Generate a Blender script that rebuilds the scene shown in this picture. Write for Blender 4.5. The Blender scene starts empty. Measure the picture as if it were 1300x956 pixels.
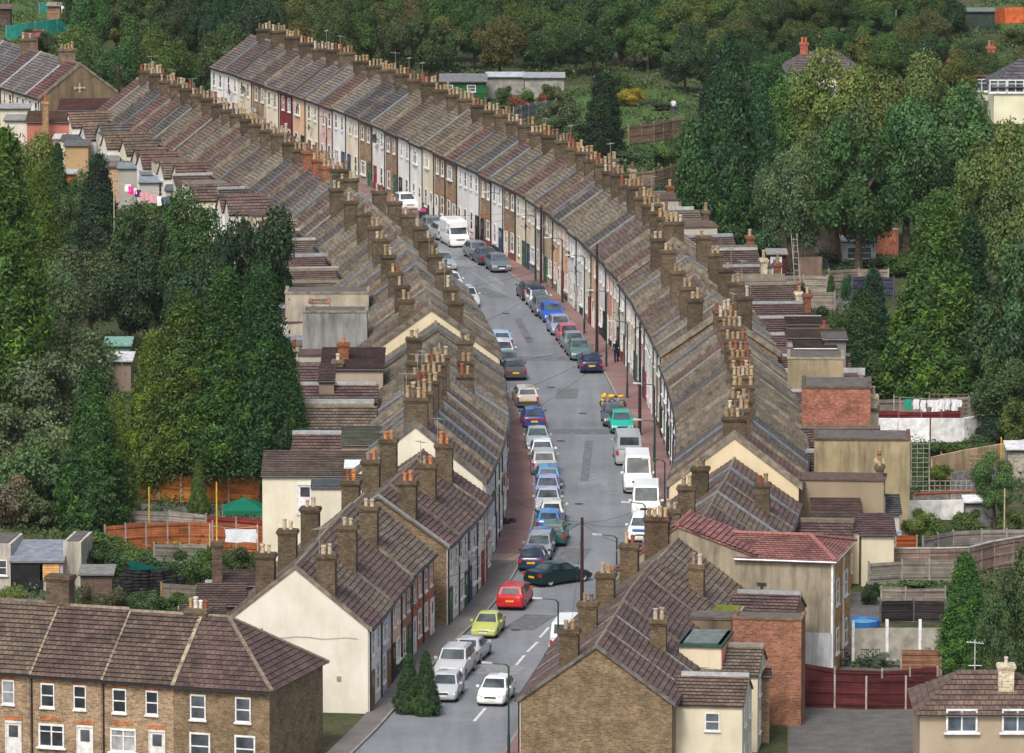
import bpy, math, random
import numpy as np
from mathutils import Vector, Matrix
random.seed(11)
rng = np.random.default_rng(5)
C = bpy.context.scene.collection
R = math.radians
# ------------------------------------------------------------------ camera model (metres)
FPX, CH, PITCH = 9000.0, 77.0, math.atan(1316/9000.0)
cp, sp = math.cos(PITCH), math.sin(PITCH)
def P(u, v, h=0.0):
    """world point at height h seen at photo pixel (u, v)"""
    a, b = (u-650.0)/FPX, (478.0-v)/FPX
    d = Vector((a, cp+b*sp, -sp+b*cp))
    t = (h-CH)/d.z
    return Vector((d.x*t, d.y*t, h))
def toward(v, h=0.0): return P(650, v, h).y
def hat(v, y):
    """height of pixel row v at distance y"""
    b = (478.0-v)/FPX
    return CH + y*(-sp+b*cp)/(cp+b*sp)
def xat(u, y, v=478):
    b = (478.0-v)/FPX
    return (u-650.0)/FPX*y/(cp+b*sp)
def uof(p):
    """photo pixel of a world point"""
    d = Vector(p)-Vector((0,0,CH))
    z = d.y*cp-d.z*sp; yy = d.y*sp+d.z*cp
    return 650+FPX*d.x/z, 478-FPX*yy/z
# ------------------------------------------------------------------ mesh builder
class MB:
    def __init__(s): s.v=[]; s.f=[]; s.uv=[]
    def face(s, pts, uvs=None):
        i=len(s.v); s.v += [tuple(p) for p in pts]; s.f.append(tuple(range(i,i+len(pts)))); s.uv.append(uvs)
    def prism(s, ring0, ring1, caps=True):
        n=len(ring0)
        for k in range(n):
            j=(k+1)%n
            s.face([ring0[k],ring0[j],ring1[j],ring1[k]])
        if caps:
            s.face(list(reversed(ring0))); s.face(list(ring1))
        return s
    def box(s, c, sz, ax=None, ay=None):
        """box centred c; half axes along ax/ay (unit) and z"""
        c=Vector(c); ax=Vector(ax) if ax is not None else Vector((1,0,0))
        ay=Vector(ay) if ay is not None else Vector((-ax.y,ax.x,0))
        az=Vector((0,0,1))
        hx,hy,hz=sz[0]/2,sz[1]/2,sz[2]/2
        a=[c+ax*i*hx+ay*j*hy-az*hz for i,j in ((-1,-1),(1,-1),(1,1),(-1,1))]
        b=[p+az*2*hz for p in a]
        return s.prism(a,b)
    def wedge(s, quad, z0, z1):
        a=[Vector((q[0],q[1],z0)) for q in quad]; b=[Vector((q[0],q[1],z1)) for q in quad]
        return s.prism(a,b)
    def tube(s, p0, p1, r0, r1=None, n=8):
        p0=Vector(p0); p1=Vector(p1); r1=r0 if r1 is None else r1
        d=(p1-p0).normalized(); t=Vector((0,0,1)) if abs(d.z)<.9 else Vector((1,0,0))
        a=d.cross(t).normalized(); b=d.cross(a)
        r=[[p+(a*math.cos(2*math.pi*k/n)+b*math.sin(2*math.pi*k/n))*q for k in range(n)] for p,q in ((p0,r0),(p1,r1))]
        return s.prism(r[0],r[1])
    def build(s, name, mat, parent=None, origin=None, color=None, smooth=False, link=True, merge=False):
        if origin is not None: o=Vector(origin)
        else:
            o=Vector((0,0,0)); pp=parent
            while pp is not None: o=o+pp.location; pp=pp.parent
        me=bpy.data.meshes.new(name)
        V=np.array(s.v,dtype=np.float64)-np.array(o)[None,:]
        me.from_pydata(V.tolist(),[],s.f)
        W=np.array(s.v)
        uvl=me.uv_layers.new(name='UVMap')
        uvs=np.zeros((len(me.loops),2)); k=0
        for f,cu in zip(s.f,s.uv):
            m=len(f)
            if cu is not None: uvs[k:k+m]=cu
            else:
                p=W[list(f)]
                a=p[1]-p[0]; b=p[-1]-p[0]
                nn=np.cross(a,b); L=np.linalg.norm(nn)
                if L<1e-9 and m>3: nn=np.cross(p[2]-p[0],p[3]-p[0]); L=np.linalg.norm(nn)
                nn=nn/(L+1e-12)
                if abs(nn[2])<.7:
                    t=np.array([-nn[1],nn[0]]); t/=np.linalg.norm(t)+1e-12
                    uvs[k:k+m,0]=p[:,:2]@t; uvs[k:k+m,1]=p[:,2]
                else: uvs[k:k+m]=p[:,:2]
            k+=m
        uvl.data.foreach_set('uv',uvs.ravel())
        if mat is not None: me.materials.append(mat)
        if merge or smooth:
            import bmesh
            bm=bmesh.new(); bm.from_mesh(me); bmesh.ops.remove_doubles(bm,verts=bm.verts,dist=1e-4); bm.to_mesh(me); bm.free()
        if smooth:
            for p in me.polygons: p.use_smooth=True
            try: me.set_sharp_from_angle(angle=R(38))
            except Exception: pass
        me.update()
        ob=bpy.data.objects.new(name,me)
        if color is not None: ob.color=(*color[:3],1)
        if link: C.objects.link(ob)
        if parent is not None: ob.parent=parent
        else: ob.location=o
        return ob
def thing(name,label,cat,loc,group=None,rz=0.0):
    o=bpy.data.objects.new(name,None); C.objects.link(o); o.location=Vector(loc); o.rotation_euler=(0,0,rz)
    o.empty_display_size=.3; o['label']=label; o['category']=cat
    if group: o['group']=group
    return o
def tag(o,label,cat,group=None):
    o['label']=label; o['category']=cat
    if group: o['group']=group
    return o
def inst(src,name,parent,loc,rz=0,scale=(1,1,1),color=None):
    o=bpy.data.objects.new(name,src.data); C.objects.link(o); o.parent=parent
    o.location=loc; o.rotation_euler=(0,0,rz); o.scale=scale
    if color is not None: o.color=(*color[:3],1)
    return o
def copy_tree(o,parent=None):
    c=o.copy(); C.objects.link(c); c.parent=parent
    for ch in list(o.children): copy_tree(ch,c)
    return c
def shade(c,k): return tuple(x*k for x in c)
ORD=['first','second','third','fourth','fifth','sixth','seventh','eighth','ninth','tenth','eleventh','twelfth','thirteenth','fourteenth','fifteenth','sixteenth','seventeenth','eighteenth','nineteenth','twentieth','twenty-first','twenty-second','twenty-third','twenty-fourth','twenty-fifth','twenty-sixth','twenty-seventh','twenty-eighth','twenty-ninth','thirtieth']
# ------------------------------------------------------------------ materials
class NT:
    def __init__(s,name):
        s.m=bpy.data.materials.new(name); s.m.use_nodes=True; s.t=s.m.node_tree; s.t.nodes.clear()
    def n(s,typ,**k):
        nd=s.t.nodes.new(typ)
        for a,b in k.items():
            if a=='inp':
                for x,y in b.items(): 
                    if hasattr(y,'links') or isinstance(y,bpy.types.NodeSocket): s.t.links.new(y,nd.inputs[x])
                    else: nd.inputs[x].default_value=y
            else: setattr(nd,a,b)
        return nd
def ramp(t,fac,stops):
    r=t.n('ShaderNodeValToRGB'); t.t.links.new(fac,r.inputs[0])
    e=r.color_ramp.elements
    e[0].position,e[0].color=stops[0][0],(*stops[0][1],1); e[1].position,e[1].color=stops[-1][0],(*stops[-1][1],1)
    for p,c in stops[1:-1]:
        x=e.new(p); x.color=(*c,1)
    return r.outputs[0]
def mix(t,typ,fac,a,b):
    m=t.n('ShaderNodeMix',data_type='RGBA',blend_type=typ)
    for idx,val in ((0,fac),(6,a),(7,b)):
        if isinstance(val,bpy.types.NodeSocket): t.t.links.new(val,m.inputs[idx])
        elif isinstance(val,(int,float)): m.inputs[idx].default_value=val
        else: m.inputs[idx].default_value=(*val[:3],1)
    return m.outputs[2]
def finish(t,color,rough=.8,bump=None,bs=.3,bd=.02,metal=0,spec=.3,coat=0):
    p=t.n('ShaderNodeBsdfPrincipled',inp={'Roughness':rough,'Metallic':metal,'Specular IOR Level':spec,'Coat Weight':coat})
    if isinstance(color,bpy.types.NodeSocket): t.t.links.new(color,p.inputs['Base Color'])
    else: p.inputs['Base Color'].default_value=(*color,1)
    if bump is not None:
        b=t.n('ShaderNodeBump',inp={'Strength':bs,'Distance':bd}); t.t.links.new(bump,b.inputs['Height']); t.t.links.new(b.outputs[0],p.inputs['Normal'])
    o=t.n('ShaderNodeOutputMaterial'); t.t.links.new(p.outputs[0],o.inputs[0]); return t.m
def G(v): return (v,v,v)
def objcol(t): return t.n('ShaderNodeObjectInfo').outputs['Color']
def noise(t,scale,detail=3,vec=None,rough=.55,dim='3D'):
    n=t.n('ShaderNodeTexNoise',inp={'Scale':scale,'Detail':detail,'Roughness':rough})
    if vec is None: vec=t.n('ShaderNodeNewGeometry').outputs['Position']
    t.t.links.new(vec,n.inputs['Vector']); return n.outputs[0]
def uvn(t): return t.n('ShaderNodeUVMap',uv_map='UVMap').outputs[0]
M={}
def mk_roof():
    t=NT('roof_tiles'); oc=objcol(t)
    b=t.n('ShaderNodeTexBrick',inp={'Scale':1.0,'Mortar Size':.022,'Brick Width':.3,'Row Height':.34,'Mortar Smooth':.3,'Bias':0.0,'Vector':uvn(t)})
    b.offset=.5
    b.inputs['Color1'].default_value=(.72,.72,.72,1); b.inputs['Color2'].default_value=(1.3,1.28,1.25,1); b.inputs['Mortar'].default_value=(.34,.34,.34,1)
    c=mix(t,'MULTIPLY',1.0,oc,b.outputs[0])
    n=noise(t,.9,4); c=mix(t,'MULTIPLY',.9,c,ramp(t,n,[(.3,(.62,.62,.64)),(.7,(1.4,1.36,1.3))]))
    n2=noise(t,2.3,5,rough=.7); c=mix(t,'MIX',ramp(t,n2,[(.56,G(0)),(.72,G(.5))]),c,(.17,.155,.085))
    n3=noise(t,7,2); c=mix(t,'MULTIPLY',.7,c,ramp(t,n3,[(.3,G(.7)),(.7,G(1.3))]))
    n4=noise(t,11,2); c=mix(t,'MIX',ramp(t,n4,[(.71,G(0)),(.77,G(.5))]),c,(.36,.36,.32))
    return finish(t,c,.82,b.outputs['Fac'],-.6,.02,spec=.25)
M['roof']=mk_roof()
def mk_brick(name,c1,c2,mo,useobj=False):
    t=NT(name)
    b=t.n('ShaderNodeTexBrick',inp={'Scale':1.0,'Mortar Size':.012,'Brick Width':.235,'Row Height':.085,'Mortar Smooth':.2,'Vector':uvn(t)})
    if useobj:
        oc=objcol(t)
        b.inputs['Color1'].default_value=(.6,.6,.6,1); b.inputs['Color2'].default_value=(1.4,1.35,1.25,1); b.inputs['Mortar'].default_value=(1.35,1.35,1.3,1)
        c=mix(t,'MULTIPLY',1.0,oc,b.outputs[0])
    else:
        b.inputs['Color1'].default_value=(*c1,1); b.inputs['Color2'].default_value=(*c2,1); b.inputs['Mortar'].default_value=(*mo,1); c=b.outputs[0]
    n=noise(t,1.2,5,rough=.65); c=mix(t,'MULTIPLY',.85,c,ramp(t,n,[(.28,(.55,.55,.52)),(.72,(1.4,1.38,1.3))]))
    n2=noise(t,9,2); c=mix(t,'MULTIPLY',.6,c,ramp(t,n2,[(.3,G(.6)),(.7,G(1.35))]))
    return finish(t,c,.9,b.outputs['Fac'],-.4,.01,spec=.15)
M['brick']=mk_brick('brickwork',None,None,None,True)
def mk_render():
    t=NT('painted_render'); oc=objcol(t)
    g=t.n('ShaderNodeNewGeometry').outputs['Position']
    mp=t.n('ShaderNodeMapping',inp={'Vector':g,'Scale':(1.6,1.6,.25)})
    n=noise(t,1.0,5,mp.outputs[0],.65); c=mix(t,'MULTIPLY',.8,oc,ramp(t,n,[(.22,(.84,.83,.8)),(.5,(1,1,1)),(.8,(1.04,1.03,1.02))]))
    n2=noise(t,.45,4); c=mix(t,'MULTIPLY',.6,c,ramp(t,n2,[(.35,(.78,.76,.7)),(.6,(1.03,1.03,1.03))]))
    return finish(t,c,.85,noise(t,18,2),.15,.01,spec=.2)
M['render']=mk_render()
def mk_oldrender():
    t=NT('weathered_render'); oc=objcol(t)
    g=t.n('ShaderNodeNewGeometry').outputs['Position']
    mp=t.n('ShaderNodeMapping',inp={'Vector':g,'Scale':(1.3,1.3,.18)})
    n=noise(t,1.0,6,mp.outputs[0],.7); c=mix(t,'MULTIPLY',1,oc,ramp(t,n,[(.3,(.42,.42,.42)),(.5,(.85,.85,.83)),(.72,(1.15,1.13,1.08))]))
    n2=noise(t,.6,5); c=mix(t,'MULTIPLY',.8,c,ramp(t,n2,[(.35,(.7,.68,.62)),(.65,(1.12,1.1,1.06))]))
    return finish(t,c,.9,noise(t,10,4),.3,.02,spec=.15)
M['oldrender']=mk_oldrender()
def mk_plain(name,rough=.6,spec=.4,metal=0,coat=0,var=.25,sc=3,bump=False):
    t=NT(name); oc=objcol(t); n=noise(t,sc,4)
    c=mix(t,'MULTIPLY',1,oc,ramp(t,n,[(.3,G(1-var)),(.7,G(1+var*.6))]))
    return finish(t,c,rough,noise(t,15,3) if bump else None,.3,.01,metal,spec,coat)
M['plain']=mk_plain('painted_surface'); M['matte']=mk_plain('matte_surface',.9,.15,var=.35,sc=2,bump=True)
M['mortar']=mk_plain('mortar_and_lichen',.95,.1,var=.55,sc=2.2,bump=True)
M['lead']=mk_plain('lead_flashing',.45,.5,.3,var=.3)
M['paint']=mk_plain('car_paint',.3,.35,.0,.3,var=.06,sc=1)
M['metal']=mk_plain('coated_metal',.45,.5,.2,var=.15)
M['rubber']=mk_plain('rubber',.8,.2,var=.2)
M['cloth']=mk_plain('cloth',.95,.05,var=.15,sc=6,bump=True)
M['skin']=mk_plain('skin',.6,.3,var=.05)
M['clay']=mk_plain('fired_clay',.85,.2,var=.45,sc=5)
def mk_glass():
    t=NT('window_glass'); oc=objcol(t)
    n=noise(t,.9,2); c=mix(t,'MULTIPLY',1,oc,ramp(t,n,[(.35,G(.5)),(.65,G(1.7))]))
    return finish(t,c,.1,None,spec=.4)
M['glass']=mk_glass()
def mk_light():
    t=NT('lamp_lens'); return finish(t,objcol(t),.15,None,spec=.7,coat=.6)
M['lens']=mk_light()
def mk_wood():
    t=NT('fence_boards'); oc=objcol(t)
    w=t.n('ShaderNodeTexBrick',inp={'Scale':1.0,'Mortar Size':.012,'Brick Width':1.83,'Row Height':.15,'Vector':uvn(t)}); w.offset=0
    w.inputs['Color1'].default_value=(.72,.72,.72,1); w.inputs['Color2'].default_value=(1.25,1.22,1.18,1); w.inputs['Mortar'].default_value=(.4,.4,.4,1)
    c=mix(t,'MULTIPLY',1,oc,w.outputs[0])
    n=noise(t,1.5,5,rough=.7); c=mix(t,'MULTIPLY',.9,c,ramp(t,n,[(.3,G(.6)),(.7,G(1.3))]))
    return finish(t,c,.9,w.outputs['Fac'],-.5,.02,spec=.15)
M['wood']=mk_wood()
def mk_road():
    t=NT('asphalt'); g=t.n('ShaderNodeNewGeometry').outputs['Position']
    c=ramp(t,noise(t,.16,6,rough=.6),[(.35,(.155,.168,.182)),(.65,(.205,.218,.232))])
    mp=t.n('ShaderNodeMapping',inp={'Vector':g,'Scale':(.9,.05,1),'Rotation':(0,0,.04)})
    c=mix(t,'MULTIPLY',.8,c,ramp(t,noise(t,1,5,mp.outputs[0],.6),[(.3,G(.8)),(.7,G(1.22))]))
    c=mix(t,'MULTIPLY',.6,c,ramp(t,noise(t,2.2,4,rough=.8),[(.3,G(.8)),(.7,G(1.2))]))
    c=mix(t,'MULTIPLY',.5,c,ramp(t,noise(t,40,2),[(.3,G(.7)),(.7,G(1.3))]))
    return finish(t,c,.8,noise(t,30,3),.2,.01,spec=.3)
M['road']=mk_road()
def mk_pave(name,a,b):
    t=NT(name); c=ramp(t,noise(t,.5,6,rough=.7),[(.3,a),(.7,b)])
    br=t.n('ShaderNodeTexBrick',inp={'Scale':1.0,'Mortar Size':.03,'Brick Width':4.0,'Row Height':2.6,'Vector':uvn(t)})
    br.inputs['Color1'].default_value=(.78,.78,.78,1); br.inputs['Color2'].default_value=(1.2,1.2,1.2,1); br.inputs['Mortar'].default_value=(.7,.7,.7,1)
    c=mix(t,'MULTIPLY',.8,c,br.outputs[0])
    c=mix(t,'MULTIPLY',.5,c,ramp(t,noise(t,25,3),[(.3,G(.7)),(.7,G(1.3))]))
    return finish(t,c,.85,noise(t,20,3),.2,.01,spec=.25)
M['pave_red']=mk_pave('red_tarmac',(.17,.1,.094),(.26,.165,.152)); M['pave_grey']=mk_pave('grey_tarmac',(.12,.112,.108),(.175,.165,.155))
M['pave_buff']=mk_pave('buff_concrete',(.28,.2,.15),(.4,.31,.25))
M['kerb']=mk_pave('kerb_stone',(.2,.19,.17),(.34,.32,.3))
def mk_white():
    t=NT('road_paint'); n=noise(t,6,4,rough=.75)
    c=mix(t,'MIX',ramp(t,n,[(.42,G(.85)),(.62,G(.1))]),(.12,.125,.135),(.5,.5,.47))
    return finish(t,c,.7)
M['roadpaint']=mk_white()
def mk_ground():
    t=NT('earth_and_grass')
    c=ramp(t,noise(t,.12,6,rough=.65),[(.3,(.04,.055,.022)),(.5,(.06,.07,.03)),(.62,(.1,.085,.055)),(.75,(.055,.075,.028))])
    c=mix(t,'MULTIPLY',.9,c,ramp(t,noise(t,2.5,5,rough=.75),[(.3,G(.5)),(.7,G(1.5))]))
    return finish(t,c,.95,noise(t,5,5,rough=.7),.7,.15,spec=.1)
M['ground']=mk_ground()
def mk_yard(name,a,b):
    t=NT(name); c=ramp(t,noise(t,.8,6,rough=.7),[(.3,a),(.7,b)])
    c=mix(t,'MULTIPLY',.6,c,ramp(t,noise(t,9,4),[(.3,G(.6)),(.7,G(1.4))]))
    return finish(t,c,.9,noise(t,8,4),.3,.03,spec=.15)
M['yard']=mk_yard('yard_concrete',(.08,.078,.075),(.15,.145,.14)); M['lawn']=mk_yard('lawn_grass',(.045,.085,.02),(.08,.13,.035))
def mk_leaf(name,trans=.13):
    t=NT(name); oc=objcol(t)
    a=t.n('ShaderNodeAttribute',attribute_name='var'); 
    c=mix(t,'MULTIPLY',1,oc,a.outputs['Color'])
    n=noise(t,.55,3); c=mix(t,'MULTIPLY',.8,c,ramp(t,n,[(.3,(.66,.72,.78)),(.7,(1.22,1.3,1.08))]))
    d=t.n('ShaderNodeBsdfDiffuse'); tr=t.n('ShaderNodeBsdfTranslucent'); t.t.links.new(c,d.inputs[0]); t.t.links.new(c,tr.inputs[0])
    g=t.n('ShaderNodeBsdfGlossy',inp={'Roughness':.55}); g.inputs[0].default_value=(.6,.65,.6,1)
    m=t.n('ShaderNodeMixShader',inp={0:trans}); t.t.links.new(d.outputs[0],m.inputs[1]); t.t.links.new(tr.outputs[0],m.inputs[2])
    m2=t.n('ShaderNodeMixShader',inp={0:.03}); t.t.links.new(m.outputs[0],m2.inputs[1]); t.t.links.new(g.outputs[0],m2.inputs[2])
    o=t.n('ShaderNodeOutputMaterial'); t.t.links.new(m2.outputs[0],o.inputs[0]); return t.m
M['leaf']=mk_leaf('foliage')
def mk_bark():
    t=NT('bark'); c=ramp(t,noise(t,3,5,rough=.7),[(.3,(.035,.028,.02)),(.7,(.11,.09,.065))]); return finish(t,c,.95,noise(t,8,4),.6,.05,spec=.1)
M['bark']=mk_bark()
# ------------------------------------------------------------------ curves of the street
def catmull(pts, step=.5):
    pts=[Vector((x,y,0)) for y,x in pts]
    out=[]
    for i in range(len(pts)-1):
        p0=pts[max(i-1,0)]; p1=pts[i]; p2=pts[i+1]; p3=pts[min(i+2,len(pts)-1)]
        n=max(2,int((p2-p1).length/step))
        for k in range(n):
            t=k/n
            out.append(.5*((2*p1)+(p2-p0)*t+(2*p0-5*p1+4*p2-p3)*t*t+(3*p1-p0-3*p2+p3)*t**3))
    out.append(pts[-1]); return out
class Line:
    def __init__(s,pts):
        s.p=catmull(pts); s.s=[0]
        for a,b in zip(s.p,s.p[1:]): s.s.append(s.s[-1]+(b-a).length)
    def at(s,d):
        d=max(0,min(s.s[-1],d)); 
        import bisect
        i=min(max(bisect.bisect(s.s,d)-1,0),len(s.p)-2)
        return s.p[i].lerp(s.p[i+1],(d-s.s[i])/(s.s[i+1]-s.s[i]+1e-9))
    def tan(s,d): return (s.at(d+2.5)-s.at(d-2.5)).normalized()
    def s_of_y(s,y):
        for i in range(len(s.p)-1):
            if s.p[i].y<=y<=s.p[i+1].y: return s.s[i]+(y-s.p[i].y)/(s.p[i+1].y-s.p[i].y)*(s.s[i+1]-s.s[i])
        return 0 if y<s.p[0].y else s.s[-1]
    def off(s,d,o):   # offset to the right (+) of travel direction
        t=s.tan(d); return s.at(d)+Vector((t.y,-t.x,0))*o
FR=Line([(372,.1),(380,1.2),(392,2.7),(400,4.1),(409,5.7),(420,7.3),(429,8.4),(440,9.7),(456,10.9),(473,11.2),(489,10.9),(503,10.4),(514,9.8),(526,9.1),(537,8.2),(553,6.4),(565,4.9),(577,3.2),(590,1.0),(601,-1.6),(619,-5.9),(639,-11.0),(659,-16.7),(680,-23.4),(700,-30.5),(730,-42)])
FL=Line([(355,-15),(380,-10.6),(394,-8.2),(410,-6.2),(419.5,-4.8),(428,-3.4),(440,-1.9),(454,-.9),(469.5,-.45),(490,-.7),(503,-1.2),(517,-2.2),(532,-3.5),(548,-5.2),(565,-7.6),(579,-10.2),(597,-14.0),(609,-17.0),(627,-21.2),(645,-26.0),(664,-31.3),(690,-39),(730,-53)])
# ------------------------------------------------------------------ shared little meshes
HID=[]
def proto(mb,name,mat,**k):
    o=mb.build(name,mat,None,(0,0,0),link=False,**k); return o
# a sash window: frame in local coords: x across, y = outwards, z up from sill; width 1 height 1 scaled
def window_protos():
    f=MB(); w=.1; 
    for c,s in (((0,.03,.035),(1.02,.05,.07)),((0,.03,.965),(1,.05,.07)),((-.46,.03,.5),(.08,.05,.88)),((.46,.03,.5),(.08,.05,.88)),((0,.022,.5),(.86,.04,.05))): f.box(c,s)
    f.box((0,.05,-.03),(1.14,.13,.07))
    p=MB(); p.box((0,.008,.5),(.85,.02,.88))
    f2=MB()
    for c,s in (((0,.03,.04),(1.0,.1,.08)),((0,.03,.96),(1,.1,.08)),((-.47,.03,.5),(.06,.1,.88)),((.47,.03,.5),(.06,.1,.88)),((0,.022,.5),(.05,.06,.84)),((0,.022,.68),(.9,.06,.04))): f2.box(c,s)
    f2.box((0,.08,-.03),(1.16,.2,.07))
    d=MB(); d.box((0,.02,.5),(1,.06,1))
    for x in (-.23,.23): d.box((x,.06,.3),(.3,.03,.34))
    d.box((0,.05,.985),(1.12,.1,.05)); d.box((-.53,.05,.49),(.06,.1,.96)); d.box((.53,.05,.49),(.06,.1,.96))
    dp=MB(); dp.box((0,.062,.75),(.62,.02,.3))
    return [proto(f,'window',M['plain']),proto(f2,'window',M['plain']),proto(p,'pane',M['glass']),proto(d,'door',M['plain']),proto(dp,'pane',M['glass'])]
WF,WF2,WP,DR,DP=window_protos()
def lathe(prof,n=10):
    m=MB()
    for (r0,z0),(r1,z1) in zip(prof,prof[1:]):
        for k in range(n):
            a=2*math.pi*k/n; b=2*math.pi*(k+1)/n
            m.face([(r0*math.cos(a),r0*math.sin(a),z0),(r0*math.cos(b),r0*math.sin(b),z0),(r1*math.cos(b),r1*math.sin(b),z1),(r1*math.cos(a),r1*math.sin(a),z1)])
    return m
POT1=proto(lathe([(.0,0),(.15,0),(.13,.42),(.165,.44),(.165,.56),(.13,.58),(.1,.58),(.1,.3),(0,.3)]),'chimney_pot',M['clay'],smooth=True)
POT2=proto(lathe([(.0,0),(.14,0),(.125,.62),(.16,.65),(.16,.74),(.11,.76),(.09,.5),(0,.5)]),'chimney_pot',M['clay'],smooth=True)
def mk_dish():
    m=MB(); n=12
    rings=[(.0,0.0),(.12,.015),(.24,.06),(.32,.11)]
    for (r0,y0),(r1,y1) in zip(rings,rings[1:]):
        for k in range(n):
            a=2*math.pi*k/n;b=2*math.pi*(k+1)/n
            m.face([(r0*math.cos(a),.25+y0,r0*math.sin(a)),(r0*math.cos(b),.25+y0,r0*math.sin(b)),(r1*math.cos(b),.25+y1,r1*math.sin(b)),(r1*math.cos(a),.25+y1,r1*math.sin(a))])
    m.tube((0,0,-.15),(0,.25,0),.025,n=5); m.tube((0,.25,-.3),(0,.6,0),.012,n=4); m.box((0,.6,0),(.06,.1,.06))
    return proto(m,'satellite_dish',M['metal'])
DISH=mk_dish()
def mk_aerial():
    m=MB(); m.tube((0,0,0),(0,0,1.7),.022,n=4); m.tube((-.5,0,1.6),(.5,0,1.6),.014,n=4)
    for k in range(7): m.tube((-.45+k*.15,-.18,1.6),(-.45+k*.15,.18,1.6),.01,n=3)
    return proto(m,'aerial',M['metal'])
AER=mk_aerial()
POTC=[(.36,.26,.16),(.3,.21,.12),(.4,.32,.22),(.27,.09,.05),(.38,.24,.12),(.46,.41,.33),(.3,.22,.15),(.34,.27,.18),(.44,.34,.21),(.16,.12,.09)]
RC=[(.1,.08,.07),(.13,.108,.086),(.105,.076,.072),(.145,.127,.1),(.085,.08,.08),(.115,.08,.076),(.15,.135,.108),(.11,.095,.08)]
def cool(c,k=0,m=1.02): g=sum(c)/3; return (c[0]*m*1.03,c[1]*m,c[2]*m*.96)
RC=[cool(c) for c in RC]+[(.08,.074,.072),(.17,.15,.125),(.12,.072,.062),(.14,.1,.075)]
RN=[(.105,.072,.067),(.125,.09,.075),(.115,.08,.072),(.135,.11,.09),(.11,.072,.068)]
CB=(.095,.075,.055)       # sooty chimney brick
YB=(.17,.128,.085)         # stock brick
WC=(.78,.78,.75)
V_=lambda a,b,c: Vector((a,b,c))
def slope(mb, A0, A1, E0, E1, n, u0=0., step=.06):
    """tile courses from ridge line A to eaves line E as a stepped skin"""
    A0,A1,E0,E1=map(Vector,(A0,A1,E0,E1))
    nr=((A1-A0).cross(E0-A0)).normalized()
    if nr.z<0: nr=-nr
    L=(E0-A0).length; w=(A1-A0).length; ch=.34
    n=max(2,round(L/ch))
    for k in range(n):
        a=k/n; b=(k+1)/n
        p0=A0.lerp(E0,a); p1=A1.lerp(E1,a); q0=A0.lerp(E0,b)+nr*step; q1=A1.lerp(E1,b)+nr*step
        uv=[(u0,-k*ch),(u0+w,-k*ch),(u0+w,-(k+1)*ch+.001),(u0,-(k+1)*ch+.001)]
        mb.face([p0,p1,q1,q0],uv)
        r0=A0.lerp(E0,b)-nr*.0; r1=A1.lerp(E1,b)-nr*.0
        mb.face([q0,q1,r1,r0],[(u0,0.005),(u0+w,.005),(u0+w,0),(u0,0)])  # riser mapped to the dark joint colour: painted shade under each course
    return nr
def slab(mb,A0,A1,E0,E1,t=.1,up=0):
    A0,A1,E0,E1=map(Vector,(A0,A1,E0,E1))
    nr=((A1-A0).cross(E0-A0)).normalized()
    if nr.z<0: nr=-nr
    a=[p+nr*up for p in (A0,A1,E1,E0)]; b=[p-nr*(t-up) for p in (A0,A1,E1,E0)]
    mb.prism(a,b)
def add_chimney(root,pos,ax,ay,wx,wy,zb,zt,npots,brick,rowdir,pots=None,aer=False):
    """ax: along which pots line up"""
    m=MB(); pos=Vector((pos[0],pos[1],0)); zt+=random.uniform(-.2,.16); kk=random.uniform(.7,1.15); brick=tuple(x*kk for x in brick)
    m.box(pos+Vector((0,0,(zb+zt-.32)/2)),(wx,wy,zt-.32-zb),ax,ay)
    m.box(pos+Vector((0,0,zt-.27)),(wx+.1,wy+.1,.1),ax,ay); m.box(pos+Vector((0,0,zt-.155)),(wx+.2,wy+.2,.13),ax,ay); m.box(pos+Vector((0,0,zt-.05)),(wx+.1,wy+.1,.08),ax,ay)
    ch=m.build('chimney',M['brick'],root,color=brick)
    for k in range(npots):
        if pots is None and random.random()<.07: continue
        off=(k-(npots-1)/2)*min(.36,(wx-.1)/max(npots,1))
        src=POT1 if random.random()<.6 else POT2
        c=pots if pots and random.random()<.8 else random.choice(POTC)
        s=random.uniform(.72,1.0)
        inst(src,'chimney_pot',ch,tuple(pos-Vector((root.location.x,root.location.y,0))+Vector((ax[0]*off,ax[1]*off,zt-.02-root.location.z))),0,(s,s,s*random.uniform(.85,1.15)),c)
    if aer: inst(AER,'aerial',ch,tuple(pos-Vector((root.location.x,root.location.y,0))+Vector((ax[0]*wx*.4,ax[1]*wx*.4,zt-.35-root.location.z))),random.uniform(0,3),(1,1,random.uniform(.8,1.3)),(.3,.3,.3))
    return ch
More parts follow.
